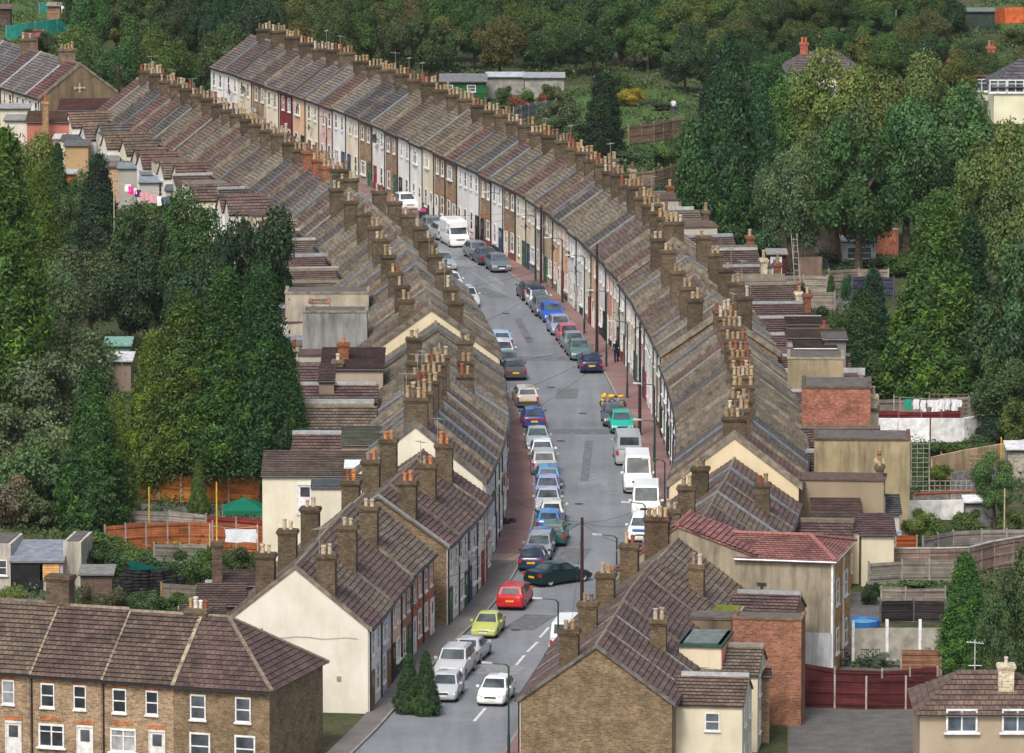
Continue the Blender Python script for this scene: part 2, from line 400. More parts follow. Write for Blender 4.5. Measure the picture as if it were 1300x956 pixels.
def house(p0,p1,n0,n1,q):
    """p0,p1 facade ground corners (near, far); n0,n1 unit vectors pointing into the plot"""
    t=(p1-p0).normalized(); nm=((n0+n1)/2).normalized(); W=(p1-p0).length; D=q['D']
    zr,ze=q['ridge'],q['eave']
    loc=(p0+p1)/2
    root=thing('terraced_house',q['label'],'house',loc,q.get('group'))
    r0=p0+n0*D/2; r1=p1+n1*D/2; b0=p0+n0*D; b1=p1+n1*D
    Z=lambda p,z: Vector((p.x,p.y,z))
    rf=zr-.1; ef=ze-.05
    m=MB(); m.prism([Z(p0,0),Z(b0,0),Z(b0,ef),Z(r0,rf),Z(p0,ef)],[Z(p1,0),Z(b1,0),Z(b1,ef),Z(r1,rf),Z(p1,ef)])
    m.build('wall',M['brick'],root,color=q.get('wallc',YB))
    out=-nm
    fm=M['brick'] if q['fname']=='brick' else M['render']
    f=MB(); f.wedge([p0+t*.02,p1-t*.02,p1-t*.02+out*.035,p0+t*.02+out*.035],.0,ze-.08)
    f.build('front_wall',fm,root,color=q['fcol'])
    if q.get('plinth'):
        f=MB(); f.wedge([p0+t*.04+out*.03,p1-t*.04+out*.03,p1-t*.04+out*.07,p0+t*.04+out*.07],.0,q['plinthh'])
        f.build('plinth',M['plain'],root,color=q['plinth'])
    if q.get('rear'):
        f=MB(); f.wedge([b0+t*.02,b1-t*.02,b1-t*.02-out*.035,b0+t*.02-out*.035],.0,ze-.08)
        f.build('rear_wall',M['render'],root,color=q['rear'])
    # roof
    sl=(zr-ze)/(D/2); ov=.22
    u0=random.uniform(0,50)
    m=MB(); fe0,fe1=p0-n0*ov,p1-n1*ov; be0,be1=b0+n0*ov,b1+n1*ov
    ez=ze-sl*ov+.03
    slope(m,Z(r0,zr),Z(r1,zr),Z(fe0,ez),Z(fe1,ez),0,u0); slope(m,Z(r0,zr),Z(r1,zr),Z(be0,ez),Z(be1,ez),0,u0+3)
    slab(m,Z(r0,zr-.02),Z(r1,zr-.02),Z(fe0,ez-.02),Z(fe1,ez-.02),.1); slab(m,Z(r0,zr-.02),Z(r1,zr-.02),Z(be0,ez-.02),Z(be1,ez-.02),.1)
    roof=m.build('roof',M['roof'],root,color=q['roofc'])
    m=MB(); w=.11
    a=[Z(r0-n0*w,zr-.03),Z(r0-n0*w*.5,zr+.1),Z(r0+n0*w*.5,zr+.1),Z(r0+n0*w,zr-.03)]; b=[Z(r1-n1*w,zr-.03),Z(r1-n1*w*.5,zr+.1),Z(r1+n1*w*.5,zr+.1),Z(r1+n1*w,zr-.03)]
    m.prism(a,b); m.build('ridge_tiles',M['clay'],roof,color=random.choice([(.2,.15,.12),(.16,.13,.11),(.24,.2,.15)]))
    # party wall verge
    ph=q['ph']; pw=q.get('pw',.26)
    if q.get('verge',True):
        m=MB()
        for (e,nn) in ((fe0,-1),(be0,1)):
            a=Z(r0,zr); c=Z(e,ez)
            for k in (0,):
                hw=t*pw/2
                ri=[a-hw-Vector((0,0,.15)),a+hw-Vector((0,0,.15)),a+hw+Vector((0,0,ph)),a-hw+Vector((0,0,ph))]
                ro=[c-hw-Vector((0,0,.15)),c+hw-Vector((0,0,.15)),c+hw+Vector((0,0,ph*.8)),c-hw+Vector((0,0,ph*.8))]
                m.prism(ri,ro)
        m.build('party_wall',M['mortar'],root,color=q['pc'])
        if q.get('flash'):
            m=MB()
            for e in (fe0,be0):
                a=Z(r0,zr+ph+.012); c=Z(e,ez+ph*.8+.012)
                slab(m,a-t*(pw/2+.03),a+t*(pw*.15),c-t*(pw/2+.03),c+t*(pw*.15),.03,.02)
                a=a-t*(pw/2+.03); c=c-t*(pw/2+.03); dn=V_(0,0,-.12)
                m.prism([a,a+t*.025,a+t*.025+dn,a+dn],[c,c+t*.025,c+t*.025+dn,c+dn])
            m.build('flashing',M['lead'],root,color=q['flash'])
    # gutter and downpipe
    for e0,e1,o in ((fe0,fe1,-1),(be0,be1,1)):
        nn=nm*o; m=MB()
        m.prism([Z(e0,ez-.1),Z(e0+nn*.1,ez-.1),Z(e0+nn*.11,ez+.0),Z(e0,ez+.0)],[Z(e1,ez-.1),Z(e1+nn*.1,ez-.1),Z(e1+nn*.11,ez+.0),Z(e1,ez+.0)])
        m.build('gutter',M['metal'],root,color=q.get('gut',(.03,.03,.03)))
    if q.get('pipe',True):
        m=MB(); c=p0+t*.12+out*.1; m.tube(Z(c,0),Z(c,ez-.1),.05,n=6); m.tube(Z(c,ez-.15),Z(fe0+t*.12,ez-.08),.045,n=6)
        m.build('downpipe',M['metal'],root,color=random.choice([(.02,.02,.02),(.02,.02,.02),(.03,.04,.06),(.6,.6,.6)]))
    # openings
    ang=math.atan2(out.y,out.x)-math.pi/2   # local +y -> out
    mir=q.get('mir',1)
    base=(p0+p1)/2-root.location
    def op(src,dx,z,w,h,col,name,pane,pcol,off=.04):
        pos=base+t*dx*mir+out*off
        o=inst(src,name,root,(pos.x,pos.y,z),ang,(w,1,h),col)
        inst(pane,'pane',o,(0,0,0),0,(1,1,1),pcol); return o
    fc=q.get('frame',(.72,.72,.7))
    gl=lambda: random.choice([(.02,.022,.025),(.03,.035,.04),(.05,.055,.06),(.09,.1,.11),(.16,.17,.18),(.3,.31,.31),(.04,.045,.05)])
    big=random.random()<.3
    if ze>4.5:
        zu=ze-1.85
        if q.get('two',True):
            op(WF,-W*.25,zu,.8,1.35,fc,'window',WP,gl()); op(WF,W*.2,zu,.72,1.35,fc,'window',WP,gl())
        else: op(WF2,-W*.12,zu,1.5,1.2,fc,'window',WP,gl())
    if big: op(WF2,-W*.2,.95,1.5,1.3,fc,'window',WP,gl())
    else: op(WF,-W*.22,.8,.98,1.6,fc,'window',WP,gl())
    dc=random.choice([(.65,.65,.63),(.6,.6,.58),(.25,.03,.03),(.03,.06,.14),(.04,.12,.06),(.02,.02,.02),(.65,.64,.6),(.2,.09,.04),(.7,.7,.68)])
    op(DR,W*.27,.12,.86,2.15,dc,'door',DP,(.06,.065,.07))
    if q['fname']=='brick':
        m=MB()
        for dx,z,w in ((-W*.25,ze-.42,.95),(W*.2,ze-.42,.87),(-W*.22,2.48,1.15),(W*.27,2.38,1.05)):
            c=(p0+p1)/2+t*dx*mir+out*.045; m.box((c.x,c.y,z+.06),(w,.05,.2),t,out)
        m.build('lintels',M['brick'],root,color=(.33,.13,.065))
    if q.get('dish') and True:
        pos=base+t*random.uniform(-.1,.1)*W+out*.05; k=random.uniform(.9,1.35)
        inst(DISH,'satellite_dish',root,(pos.x,pos.y,random.uniform(3.,ze-.6)),ang+random.uniform(-.5,.5),(k,k,k),random.choice([(.06,.06,.06),(.12,.12,.12),(.4,.4,.4)]))
    # chimneys
    bk=q.get('cb',CB); cst=q['chim']
    na=(n0.x,n0.y,0); ta=(t.x,t.y,0)
    cpnt=p0+t*q.get('cs',0.0)
    if q.get('skipc'): cst='none'
    if cst=='ridge4':
        add_chimney(root,cpnt+n0*D/2,na,ta,1.5,.62,ze,zr+q.get('chh',1.0),4 if random.random()<.75 else 5,bk,t,q.get('pots'),random.random()<.3)
    elif cst=='two2':
        for o in (-1.75,1.75):
            z=zr-abs(o)*sl+q.get('chh',2.1)+random.uniform(-.1,.15)
            add_chimney(root,cpnt+n0*(D/2+o),na,ta,1.06,.72,ze,z,2,bk,t,q.get('pots'),random.random()<.2)
    elif cst=='front2':
        z=zr-1.5*sl+q.get('chh',2.1)+random.uniform(-.1,.15)
        add_chimney(root,cpnt+n0*(D/2-1.5),na,ta,1.02,.72,ze,z,2,bk,t,q.get('pots'),random.random()<.2)
        if random.random()<.35: add_chimney(root,cpnt+n0*(D/2+2.4),na,ta,.85,.66,ze-1,zr-2.4*sl+1.8,2,bk,t,q.get('pots'))
    # gable render
    if q.get('gable'):
        gc,gm=q['gable']; o=-t*.04
        m=MB(); ring=[Z(p0+n0*.03,0),Z(b0-n0*.03,0),Z(b0-n0*.03,ef+.02),Z(r0,rf+.04),Z(p0+n0*.03,ef+.02)]
        m.prism([x+o*.2 for x in ring],[x+o for x in ring]); m.build('gable_wall',M[gm],root,color=gc)
    # rear extension
    ex=q.get('ext')
    if ex: extension(root,p0,p1,b0,b1,n0,n1,t,nm,W,ex,q)
    return root
def extension(root,p0,p1,b0,b1,n0,n1,t,nm,W,ex,q):
    Z=lambda p,z: Vector((p.x,p.y,z))
    far=ex['far']; w=min(ex['w'],W*(.76 if ex['style']=='gable' else .62)); L=ex['L']; h=ex['h']; hr=ex['hr']
    if far: a=b1-t*w; b=b1-t*.06
    else: a=b0+t*.06; b=b0+t*w
    if not ex.get('flatten'): nm=(n1 if far else n0)
    if ex['style']=='gable':
        mid=(a+b)/2
        m=MB(); m.prism([Z(a,0),Z(b,0),Z(b,h),Z(mid,hr-.06),Z(a,h)],[Z(a+nm*L,0),Z(b+nm*L,0),Z(b+nm*L,h),Z(mid+nm*L,hr-.06),Z(a+nm*L,h)])
        e=m.build('rear_extension',M['render'],root,color=ex['col'])
        m=MB(); s=(hr-h)/(w/2); o=.15
        A0,A1=Z(mid-nm*.3,hr),Z(mid+nm*(L+.1),hr)
        for sg,edge in ((-1,a),(1,b)):
            E0=Z(edge+t*sg*o-nm*.3,h-s*o+.02); E1=Z(edge+t*sg*o+nm*(L+.1),h-s*o+.02)
            slope(m,A0,A1,E0,E1,0,random.uniform(0,9)); slab(m,A0,A1,E0,E1,.08,-.01)
        m.build('extension_roof',M['roof'],e,color=ex['rc'])
    elif ex['style']=='mono':
        # high parapet on the party side, slope falling to the other
        hi,lo=(b,a) if far else (a,b)
        m=MB(); m.prism([Z(lo,0),Z(hi,0),Z(hi,hr),Z(lo,h)],[Z(lo+nm*L,0),Z(hi+nm*L,0),Z(hi+nm*L,hr),Z(lo+nm*L,h)])
        e=m.build('rear_extension',M[ex.get('mat','render')],root,color=ex['col'])
        sd=(lo-hi).normalized(); s=(hr-h)/w
        m=MB(); A0,A1=Z(hi-nm*.2,hr+.05),Z(hi+nm*(L+.08),hr+.05); E0,E1=Z(lo+sd*.15-nm*.2,h-.15*s+.05),Z(lo+sd*.15+nm*(L+.08),h-.15*s+.05)
        slope(m,A0,A1,E0,E1,0,random.uniform(0,9)); slab(m,A0,A1,E0,E1,.08,-.01)
        m.build('extension_roof',M['roof'],e,color=ex['rc'])
        m=MB(); c=(hi-sd*.06); m.wedge([c,c+nm*(L+.1),c+nm*(L+.1)+sd*.16,c+sd*.16],hr-.3,hr+.22)
        m.build('coping',M['lead'],e,color=random.choice([(.36,.4,.45),(.3,.27,.2),(.42,.44,.46),(.2,.17,.13),(.5,.5,.5)]))
    else: # flat
        m=MB(); m.wedge([a,b,b+nm*L,a+nm*L],0,hr); e=m.build('rear_extension',M[ex.get('mat','render')],root,color=ex['col'])
        m=MB(); m.wedge([a-t*.1,b+t*.05,b+nm*(L+.12)+t*.05,a+nm*(L+.12)-t*.1],hr,hr+.12); m.build('flat_roof',M['matte'],e,color=ex['rc'])
    if ex.get('ech'):
        mid=(a+b)/2+nm*(L-.3); add_chimney(root,mid,(t.x,t.y,0),(nm.x,nm.y,0),.8,.5,h-.5,hr+.9,1 if random.random()<.5 else 2,ex['ech'],t)
    # windows on end and near side
    ang=math.atan2(nm.y,nm.x)-math.pi/2
    pos=(a+b)/2+nm*L-root.location
    for z in ((3.0,.9) if h>3.6 else (.9,)):
        o=inst(WF,'window',root,(pos.x,pos.y,z),ang,(.9,1,1.1),(.7,.7,.7)); inst(WP,'pane',o,(0,0,0),0,(1,1,1),(.08,.09,.1))
    if not far or True:
        out=-t; ang2=math.atan2(out.y,out.x)-math.pi/2; pos=a+nm*L*.55-root.location
        if h>3.6: 
            o=inst(WF,'window',root,(pos.x,pos.y,2.9),ang2,(.8,1,1.0),(.7,.7,.7)); inst(WP,'pane',o,(0,0,0),0,(1,1,1),(.08,.09,.1))
    if ex.get('low'):
        l=ex['low']; a2=a+nm*(L+.02); b2=b+nm*(L+.02)
        m=MB(); m.wedge([a2,b2,b2+nm*l['L'],a2+nm*l['L']],0,l['h']); o=m.build('outbuilding',M['render'],root,color=l['col'])
        m=MB(); m.wedge([a2-t*.1,b2+t*.03,b2+nm*(l['L']+.1)+t*.03,a2+nm*(l['L']+.1)-t*.1],l['h'],l['h']+.12); m.build('flat_roof',M['matte'],o,color=l['rc'])
# ------------------------------------------------------------------ facade colours
FC={'white':(.8,.79,.76),'cream':(.76,.68,.52),'pale pink':(.7,.5,.44),'salmon pink':(.66,.33,.24),'peach':(.72,.48,.31),'pale blue':(.5,.56,.62),'grey':(.45,.46,.47),
 'tan':(.5,.38,.25),'stone grey':(.42,.38,.33),'maroon':(.2,.035,.04),'brick':(.27,.2,.14),'dull yellow':(.68,.58,.34),'orange brown':(.42,.2,.1),'red brick':(.34,.12,.08),'buff':(.55,.45,.32),'off-white':(.74,.7,.62),'pale yellow':(.74,.7,.5)}
RF=[(850,'white'),(842,'white'),(835,'cream'),(826,'white'),(818,'pale pink'),(810,'white'),(802,'cream'),(794,'white'),(786,'cream'),(778,'salmon pink'),(770,'cream'),(762,'white'),(754,'peach'),(746,'cream'),(738,'white'),(730,'white'),(722,'peach'),(714,'pale blue'),(704,'peach'),(697,'tan'),(688,'stone grey'),(680,'maroon'),(671,'cream'),(660,'cream'),(650,'brick'),(640,'cream'),(628,'white'),(612,'brick'),(600,'white'),(588,'white'),(575,'brick'),(562,'brick'),(548,'cream'),(536,'white'),(522,'brick'),(510,'white'),(500,'brick'),(488,'tan'),(478,'white'),(468,'brick'),(458,'white'),(448,'cream'),(440,'dull yellow'),(430,'white'),(420,'cream'),(410,'pale pink'),(400,'cream'),(390,'pale blue'),(382,'peach'),(372,'white'),(365,'maroon'),(355,'brick'),(345,'cream'),(335,'cream'),(325,'brick'),(315,'cream'),(300,'white'),(285,'white')]
def terrace(line,side,y0,y1,w,blockname,landmark,**k):
    """side +1: plots to the right of travel"""
    s0,s1=line.s_of_y(y0),line.s_of_y(y1); n=max(1,round((s1-s0)/w)); st=(s1-s0)/n
    hs=[]
    vec=lambda s: Vector((line.tan(s).y,-line.tan(s).x,0))*side
    for i in range(n):
        a=s0+i*st; b=a+st
        n0,n1=vec(a),vec(b); sb=k.get('setback',0)
        p0=line.at(a)+n0*sb; p1=line.at(b)+n1*sb
        q=dict(D=8.2,ridge=8.3,eave=5.3,ph=.2,chim='ridge4',roofc=random.choice(RC),pc=random.choice([(.2,.175,.135),(.17,.15,.118),(.23,.2,.155),(.15,.138,.118)]),mir=1 if i%2 else -1,
               two=random.random()<.7,dish=random.random()<.35)
        q.update({a_:b_ for a_,b_ in k.items() if a_ not in('cols','setback','jit','flashp','first')})
        jj=k.get('jit',.12); dz=random.uniform(-jj,jj); q['ridge']+=dz; q['eave']+=dz*.7
        q['roofc']=random.choice(k.get('roofs',RC)); 
        if random.random()<k.get('flashp',.3): q['flash']=random.choice([(.2,.235,.285),(.27,.3,.34),(.16,.18,.21),(.31,.31,.29),(.09,.09,.09)])
        if k.get('cols')=='R':
            u=uof((p0+p1)/2+Vector((0,0,3)))[0]; cn=min(RF,key=lambda x:abs(x[0]-u))[1]
        elif k.get('cols'): cn=k['cols'][i%len(k['cols'])]
        else: cn=random.choice(['white','cream','off-white','buff'])
        c=FC[cn]; v=random.uniform(.93,1.06); q['fname']='brick' if 'brick' in cn else cn; q['fcol']=tuple(min(.82,x*v) for x in c)
        if random.random()<.55: q['plinth']=random.choice([(.03,.04,.07),(.3,.06,.06),(.02,.02,.02),(.4,.36,.3),(.05,.06,.1),(.22,.2,.18)]); q['plinthh']=random.choice([.5,.7,1.0])
        if i==0 and k.get('first'): q.update(k['first'])
        elif 'gable' in q: del q['gable']
        if q['chim'] in('two2','front2') and i%2: q['skipc']=True
        q['cs']=.42 if i==0 else 0.0
        if i in k.get('orange',()): q['cb']=(.22,.095,.06)
        e=k.get('ext')
        if e:
            e=dict(e); e['far']=(i%2==0) or bool(e.get('allfar')); e['rc']=random.choice(k.get('extroofs',RN)); e['col']=random.choice(e['cols']); 
            if 'hj' in e: d=random.uniform(-e['hj'],e['hj']); e['h']+=d; e['hr']+=d
            if 'Lj' in e: e['L']+=random.uniform(-e['Lj'],e['Lj'])
            if 'wj' in e: e['w']+=random.uniform(-e['wj'],e['wj'])
            if isinstance(e['style'],(list,tuple)): e['style']=random.choice(e['style'])
            if e.get('echp') and random.random()<e['echp']: e['ech']=random.choice([(.36,.32,.25),(.42,.38,.31),(.2,.09,.06),(.13,.1,.08)])
            q['ext']=e
        cnn={'brick':'brown brick','red brick':'red brick'}.get(cn,cn)
        q['label']=f"{cnn} fronted house, {ORD[i]} {landmark}"
        q['group']='terraced houses along the street'
        hs.append(house(p0,p1,n0,n1,q))
    return hs
# ---- right hand terrace
EXR=dict(style=['mono','mono','flat'],w=2.5,L=5.2,Lj=.6,h=4.4,hr=5.3,hj=.3,cols=[(.5,.46,.38),(.3,.24,.17),(.38,.3,.22),(.6,.58,.52)],echp=.35)
terrace(FR,1,374.5,409,4.3,'','up the right terrace from its brown brick gable',ridge=7.85,eave=4.85,chim='front2',chh=2.0,roofs=RN,ph=.07,flashp=.1,cols=['off-white','cream','white','buff','white','cream','pale pink','white'],
        ext=dict(style='mono',w=2.6,L=3.6,h=4.3,hr=5.4,cols=[(.6,.55,.42),(.28,.2,.13)]),extroofs=RN,cb=(.12,.09,.062))
terrace(FR,1,409,443,4.3,'','beyond the tall grey side wall, right terrace',ridge=7.0,eave=4.2,chim='front2',chh=2.0,roofs=RN+RC[:2],ph=.12,cols=['white','cream','off-white'],ext=dict(style='mono',w=2.5,L=3.6,h=2.9,hr=3.8,cols=[(.6,.55,.42),(.5,.42,.3)]))
terrace(FR,1,443,497,4.35,'','beyond the cream gable of the right terrace',ridge=8.4,eave=5.3,chim='ridge4',chh=1.3,cols='R',ph=.36,ext=EXR,first=dict(gable=((.66,.56,.38),'render')),cb=(.1,.075,.053))
terrace(FR,1,497,536,4.35,'','beyond the pole near the yellow motorbike',ridge=8.7,eave=5.9,chim='two2',chh=2.3,cols='R',ph=.36,ext=EXR)
terrace(FR,1,536,580,4.35,'','of the right terrace past the walking person',ridge=9.0,eave=6.15,chim='ridge4',chh=1.4,cols='R',ph=.36,ext=EXR)
terrace(FR,1,580,627,4.4,'','in the right terrace beyond the slate grey hatchback',ridge=9.0,eave=6.15,chim='ridge4',chh=1.3,cols='R',ph=.36,ext=EXR)
terrace(FR,1,627,668,4.5,'','in the far terrace past the white motorhome',ridge=8.9,eave=6.0,chim='ridge4',chh=1.2,cols='R',ph=.36)
terrace(FR,1,668,698,4.5,'','of the last houses towards the white terrace end',ridge=8.8,eave=5.9,chim='ridge4',chh=1.2,cols='R',ph=.36,roofs=[(.1,.075,.07),(.13,.11,.1)])
# ---- left hand terrace
EXW=dict(style=['gable','gable','gable','mono','flat'],allfar=True,w=3.1,wj=.5,L=3.1,Lj=1.0,h=4.5,hr=5.7,hj=.45,cols=[(.72,.7,.63),(.7,.66,.52),(.45,.43,.4),(.76,.75,.72),(.55,.48,.38),(.6,.6,.6)])
lf=['white','grey','peach','orange brown','red brick','red brick']
terrace(FL,-1,394.6,420,4.2,'','from the big cream gable at bottom left',ridge=8.4,eave=5.0,chim='two2',chh=2.15,roofs=RN,ph=.1,flashp=.12,cols=lf,D=8.4,first=dict(gable=((.7,.67,.58),'render')),cb=(.1,.078,.055),pots=(.5,.4,.28),
        ext=dict(style='mono',w=2.6,L=4.6,h=2.4,hr=3.4,cols=[(.3,.22,.16)]),extroofs=RN)
terrace(FL,-1,422,440.5,4.1,'','of those set forward beyond the left red brick fronts',ridge=7.9,eave=5.0,chim='two2',chh=2.2,roofs=RN,ph=.12,flashp=.3,setback=-.45,cols=['white','white','grey','cream','brick','pale yellow'],D=8.4,cb=(.1,.078,.055),pots=(.5,.2,.08))
terrace(FL,-1,441,466,4.2,'','in the left terrace beyond the tall cream gable',ridge=9.4,eave=5.9,chim='ridge4',chh=1.6,ph=.36,cols=['pale yellow','pale blue','cream','white','off-white'],D=8.6,first=dict(gable=((.7,.66,.54),'render')),
        ext=dict(style='mono',w=2.9,L=5.2,h=4.3,hr=5.6,hj=.2,cols=[(.4,.32,.24),(.5,.42,.34)]),extroofs=RN)
terrace(FL,-1,466,492.5,4.3,'','of the left terrace before the weathered grey gable',ridge=7.9,eave=4.9,chim='two2',chh=2.1,ph=.36,cols=['white','off-white','cream'],D=8.8,ext=dict(style='mono',w=2.9,L=6.0,h=5.0,hr=6.3,hj=.2,cols=[(.3,.24,.18),(.45,.4,.33),(.6,.58,.54)],echp=.5),extroofs=RN)
terrace(FL,-1,493.3,496.9,3.6,'','behind the weathered grey gable of the left terrace',ridge=8.4,eave=5.2,chim='none',ph=.2,D=9.0,cols=['white','off-white'],first=dict(gable=((.24,.205,.15),'oldrender')))
terrace(FL,-1,497.3,536,4.3,'','in the left terrace beyond the cream and grey gables',ridge=9.3,eave=5.8,chim='two2',chh=1.8,ph=.36,cols=['white','cream'],D=9.6,first=dict(gable=((.66,.58,.42),'render')),ext=dict(style=['mono','mono','flat'],w=3.0,L=6.2,h=4.3,hr=5.4,hj=.3,cols=[(.4,.37,.32),(.6,.58,.54),(.45,.38,.3)],echp=.2),extroofs=RN)
terrace(FL,-1,536,574,4.35,'','of the left terrace level with the white motorhome',ridge=8.5,eave=5.3,chim='two2',chh=2.0,ph=.36,cols=['white','cream'],ext=dict(style='mono',w=2.8,L=5.2,h=4.3,hr=5.3,hj=.3,cols=[(.6,.58,.54),(.7,.66,.56),(.72,.7,.66)],echp=.1),extroofs=RN)
terrace(FL,-1,574,622,4.4,'','along the left terrace where white rear gables start',ridge=8.5,eave=5.4,chim='ridge4',chh=1.2,ph=.36,cols=['white','cream'],ext=EXW,extroofs=RN+RC,orange=(2,3,4))
EXW2=dict(EXW)
terrace(FL,-1,622,664,4.4,'','of the far left run towards the brown gable',ridge=8.5,eave=5.4,chim='ridge4',chh=1.1,ph=.36,cols=['white','cream'],ext=EXW2,extroofs=RN+RC,flashp=.35)
# ------------------------------------------------------------------ other terraces and single buildings
V3=Vector
def fr(c,name): return dict(fcol=FC[c],fname='brick' if 'brick' in c else c)
# separate terrace at far left (facing left), its brown gable towards the camera
t=V3((-.38,.925,0)).normalized(); n=V3((t.y,-t.x,0))
g0=P(101.7,81,8.4)-n*4.1
for k,c in enumerate(['white','cream','cream','brick','white','white','maroon','white','cream','white','cream']):
    p0=g0+t*3.9*k; p0.z=0; p1=p0+t*3.9
    q=dict(D=8.2,ridge=8.4,eave=5.3,ph=.14,chim='none',roofc=random.choice([(.13,.12,.125),(.11,.11,.12),(.1,.07,.07)]),pc=(.2,.18,.14),mir=1,group='terraced houses along the street',verge=True,
           label=f"{c.replace('brick','brown brick')} fronted house, {ORD[k]} behind the big brown gable at the far left",**fr(c,'x'))
    if k==0: q['gable']=((.2,.155,.105),'oldrender'); q['roofc']=(.12,.062,.058)
    if k in(1,4,7,9): q['chim']='ridge4'; q['cb']=(.16,.12,.09)
    if k in (1,3,6): q['flash']=(.5,.5,.5)
    h=house(p0,p1,n,n,q)
    if k==0:
        m=MB(); c0=(p0+n*4.0)-t*.1; 
        m.box((c0.x,c0.y,6.1),(1.0,.08,.13),n,t); m.box((c0.x,c0.y-.01,6.1),(.14,.07,.95),n,t)
        for s in (-.5,.5): m.box((c0.x+n.x*s,c0.y+n.y*s-.005,6.1),(.1,.075,.3),n,t)
        m.build('tie_plate',M['plain'],h,color=(.45,.4,.28))
# foreground row at the left, facing the camera
d=V3((.95,-.31,0)).normalized(); nn=V3((.31,.95,0)).normalized()
B=P(127,861,5.0)+nn*.25; B.z=0
for k in range(-5,2):
    p0=B+d*4.2*(k-1)+nn*0; p1=p0+d*4.2; p0.z=p1.z=0
    dz=.0
    q=dict(D=8.6,ridge=8.15+dz-.1*(k+1),eave=5.05+dz-.05*(k+1),ph=.07,pw=.22,chim='none',roofc=random.choice([(.085,.055,.052),(.095,.066,.058),(.1,.072,.06)]),pc=(.3,.26,.18),mir=1,
           label=['','']and '' or f"red brown tiled house, {ORD[1-k]} left of the hipped end in the foreground row",group='foreground row of houses facing the camera',**fr('brick','x'))
    if k==0: q['roofc']=(.098,.068,.06)
    if k==-1: q['roofc']=(.118,.09,.072)
    if k==-2: q['roofc']=(.085,.045,.05)
    q['two']=True; q['verge']=True
    h=house(p0,p1,nn,nn,q)
    if k in(0,-2): add_chimney(h,p0+nn*4.6,(d.x,d.y,0),(nn.x,nn.y,0),1.35,.9,6,9.6,0,(.13,.1,.075),d)
    if k==1: 
        ch=add_chimney(h,p1+nn*4.6-d*.3,(d.x,d.y,0),(nn.x,nn.y,0),1.25,.9,6,8.25,4,(.17,.14,.1),d,(.66,.62,.54))
# hipped end house
p0=B+d*4.2; L=5.5
root=thing('terraced_house','house with hipped dark red-brown roof at right end of the foreground row','house',p0,'foreground row of houses facing the camera')
zr,ze=7.9,4.95
m=MB(); m.wedge([p0,p0+d*L,p0+d*L+nn*8.6,p0+nn*8.6],0,ze); m.build('wall',M['brick'],root,color=YB)
Z=lambda p,z: V3((p.x,p.y,z))
o=.25; e=[Z(p0-nn*o,ze-.15),Z(p0+d*(L+o)-nn*o,ze-.15),Z(p0+d*(L+o)+nn*(8.6+o),ze-.15),Z(p0+nn*(8.6+o),ze-.15)]
ra,rb=Z(p0+nn*4.3,zr),Z(p0+nn*4.3+d*1.6,zr)
m=MB()
def hipface(m,top,bot,n=14):
    """top: segment (a,b), bot: segment (c,d) ordered alike, stepped"""
    a,b=top; c,dd=bot; nr=((b-a).cross(c-a)) if (b-a).length>.01 else ((dd-c).cross(a-c))
    nr=nr.normalized(); nr=nr if nr.z>0 else -nr
    for k in range(n):
        f,g=k/n,(k+1)/n
        x0,x1,y0,y1=a.lerp(c,f),b.lerp(dd,f),a.lerp(c,g)+nr*.04,b.lerp(dd,g)+nr*.04
        ax=(dd-c).normalized()
        U=lambda p:(p-c).dot(ax)
        m.face([x0,x1,y1,y0],[(U(x0),-k*.34),(U(x1),-k*.34),(U(y1),-(k+1)*.34+.001),(U(y0),-(k+1)*.34+.001)])
        m.face([y0,y1,y1-nr*.04,y0-nr*.04],[(0,.005),(1,.005),(1,0),(0,0)])  # dark riser again, shade of the course edge put into its colour
hipface(m,(ra,rb),(e[0],e[1]),15); hipface(m,(rb,rb+V3((0,0,.001))),(e[1],e[2]),15); hipface(m,(ra,rb),(e[3],e[2]),15)
rf=m.build('roof',M['roof'],root,color=(.09,.06,.056))
m=MB()
for sg in (0,8.6): 
    a_,c_=Z(p0+nn*4.3,zr),Z(p0+nn*(sg+(.25 if sg else -.25)),ze-.15); hw=d*.11; up_=V3((0,0,.1)); dn_=V3((0,0,-.1)); m.prism([a_-hw+dn_,a_+hw+dn_,a_+hw+up_,a_-hw+up_],[c_-hw+dn_,c_+hw+dn_,c_+hw+up_,c_-hw+up_])
m.build('party_wall',M['mortar'],root,color=(.3,.26,.18))
m=MB(); m.tube(ra+V3((0,0,.03)),rb+V3((0,0,.03)),.12,n=6); m.tube(rb+V3((0,0,.03)),e[1]+V3((0,0,.06)),.12,n=6); m.tube(rb+V3((0,0,.03)),e[2]+V3((0,0,.06)),.12,n=6); m.build('ridge_tiles',M['clay'],rf,color=(.2,.16,.12))
m=MB(); m.prism([e[0]-V3((0,0,.12)),e[0]+V3((0,-.1,-.12)),e[0]+V3((0,-.1,0)),e[0]],[e[1]-V3((0,0,.12)),e[1]+V3((0,-.1,-.12)),e[1]+V3((0,-.1,0)),e[1]]); m.build('gutter',M['metal'],root,color=(.03,.03,.03))
ang=math.atan2(-nn.y,-nn.x)-math.pi/2
for f,z,w,h in ((1.4,3.0,.9,1.4),(4.0,3.0,.9,1.4),(1.5,.8,1.2,1.5),(4.1,.8,1.2,1.5)):
    pos=d*f-nn*.03
    w_=inst(WF,'window',root,(pos.x,pos.y,z),ang,(w,1,h),(.7,.7,.68)); inst(WP,'pane',w_,(0,0,0),0,(1,1,1),(.06,.07,.08))
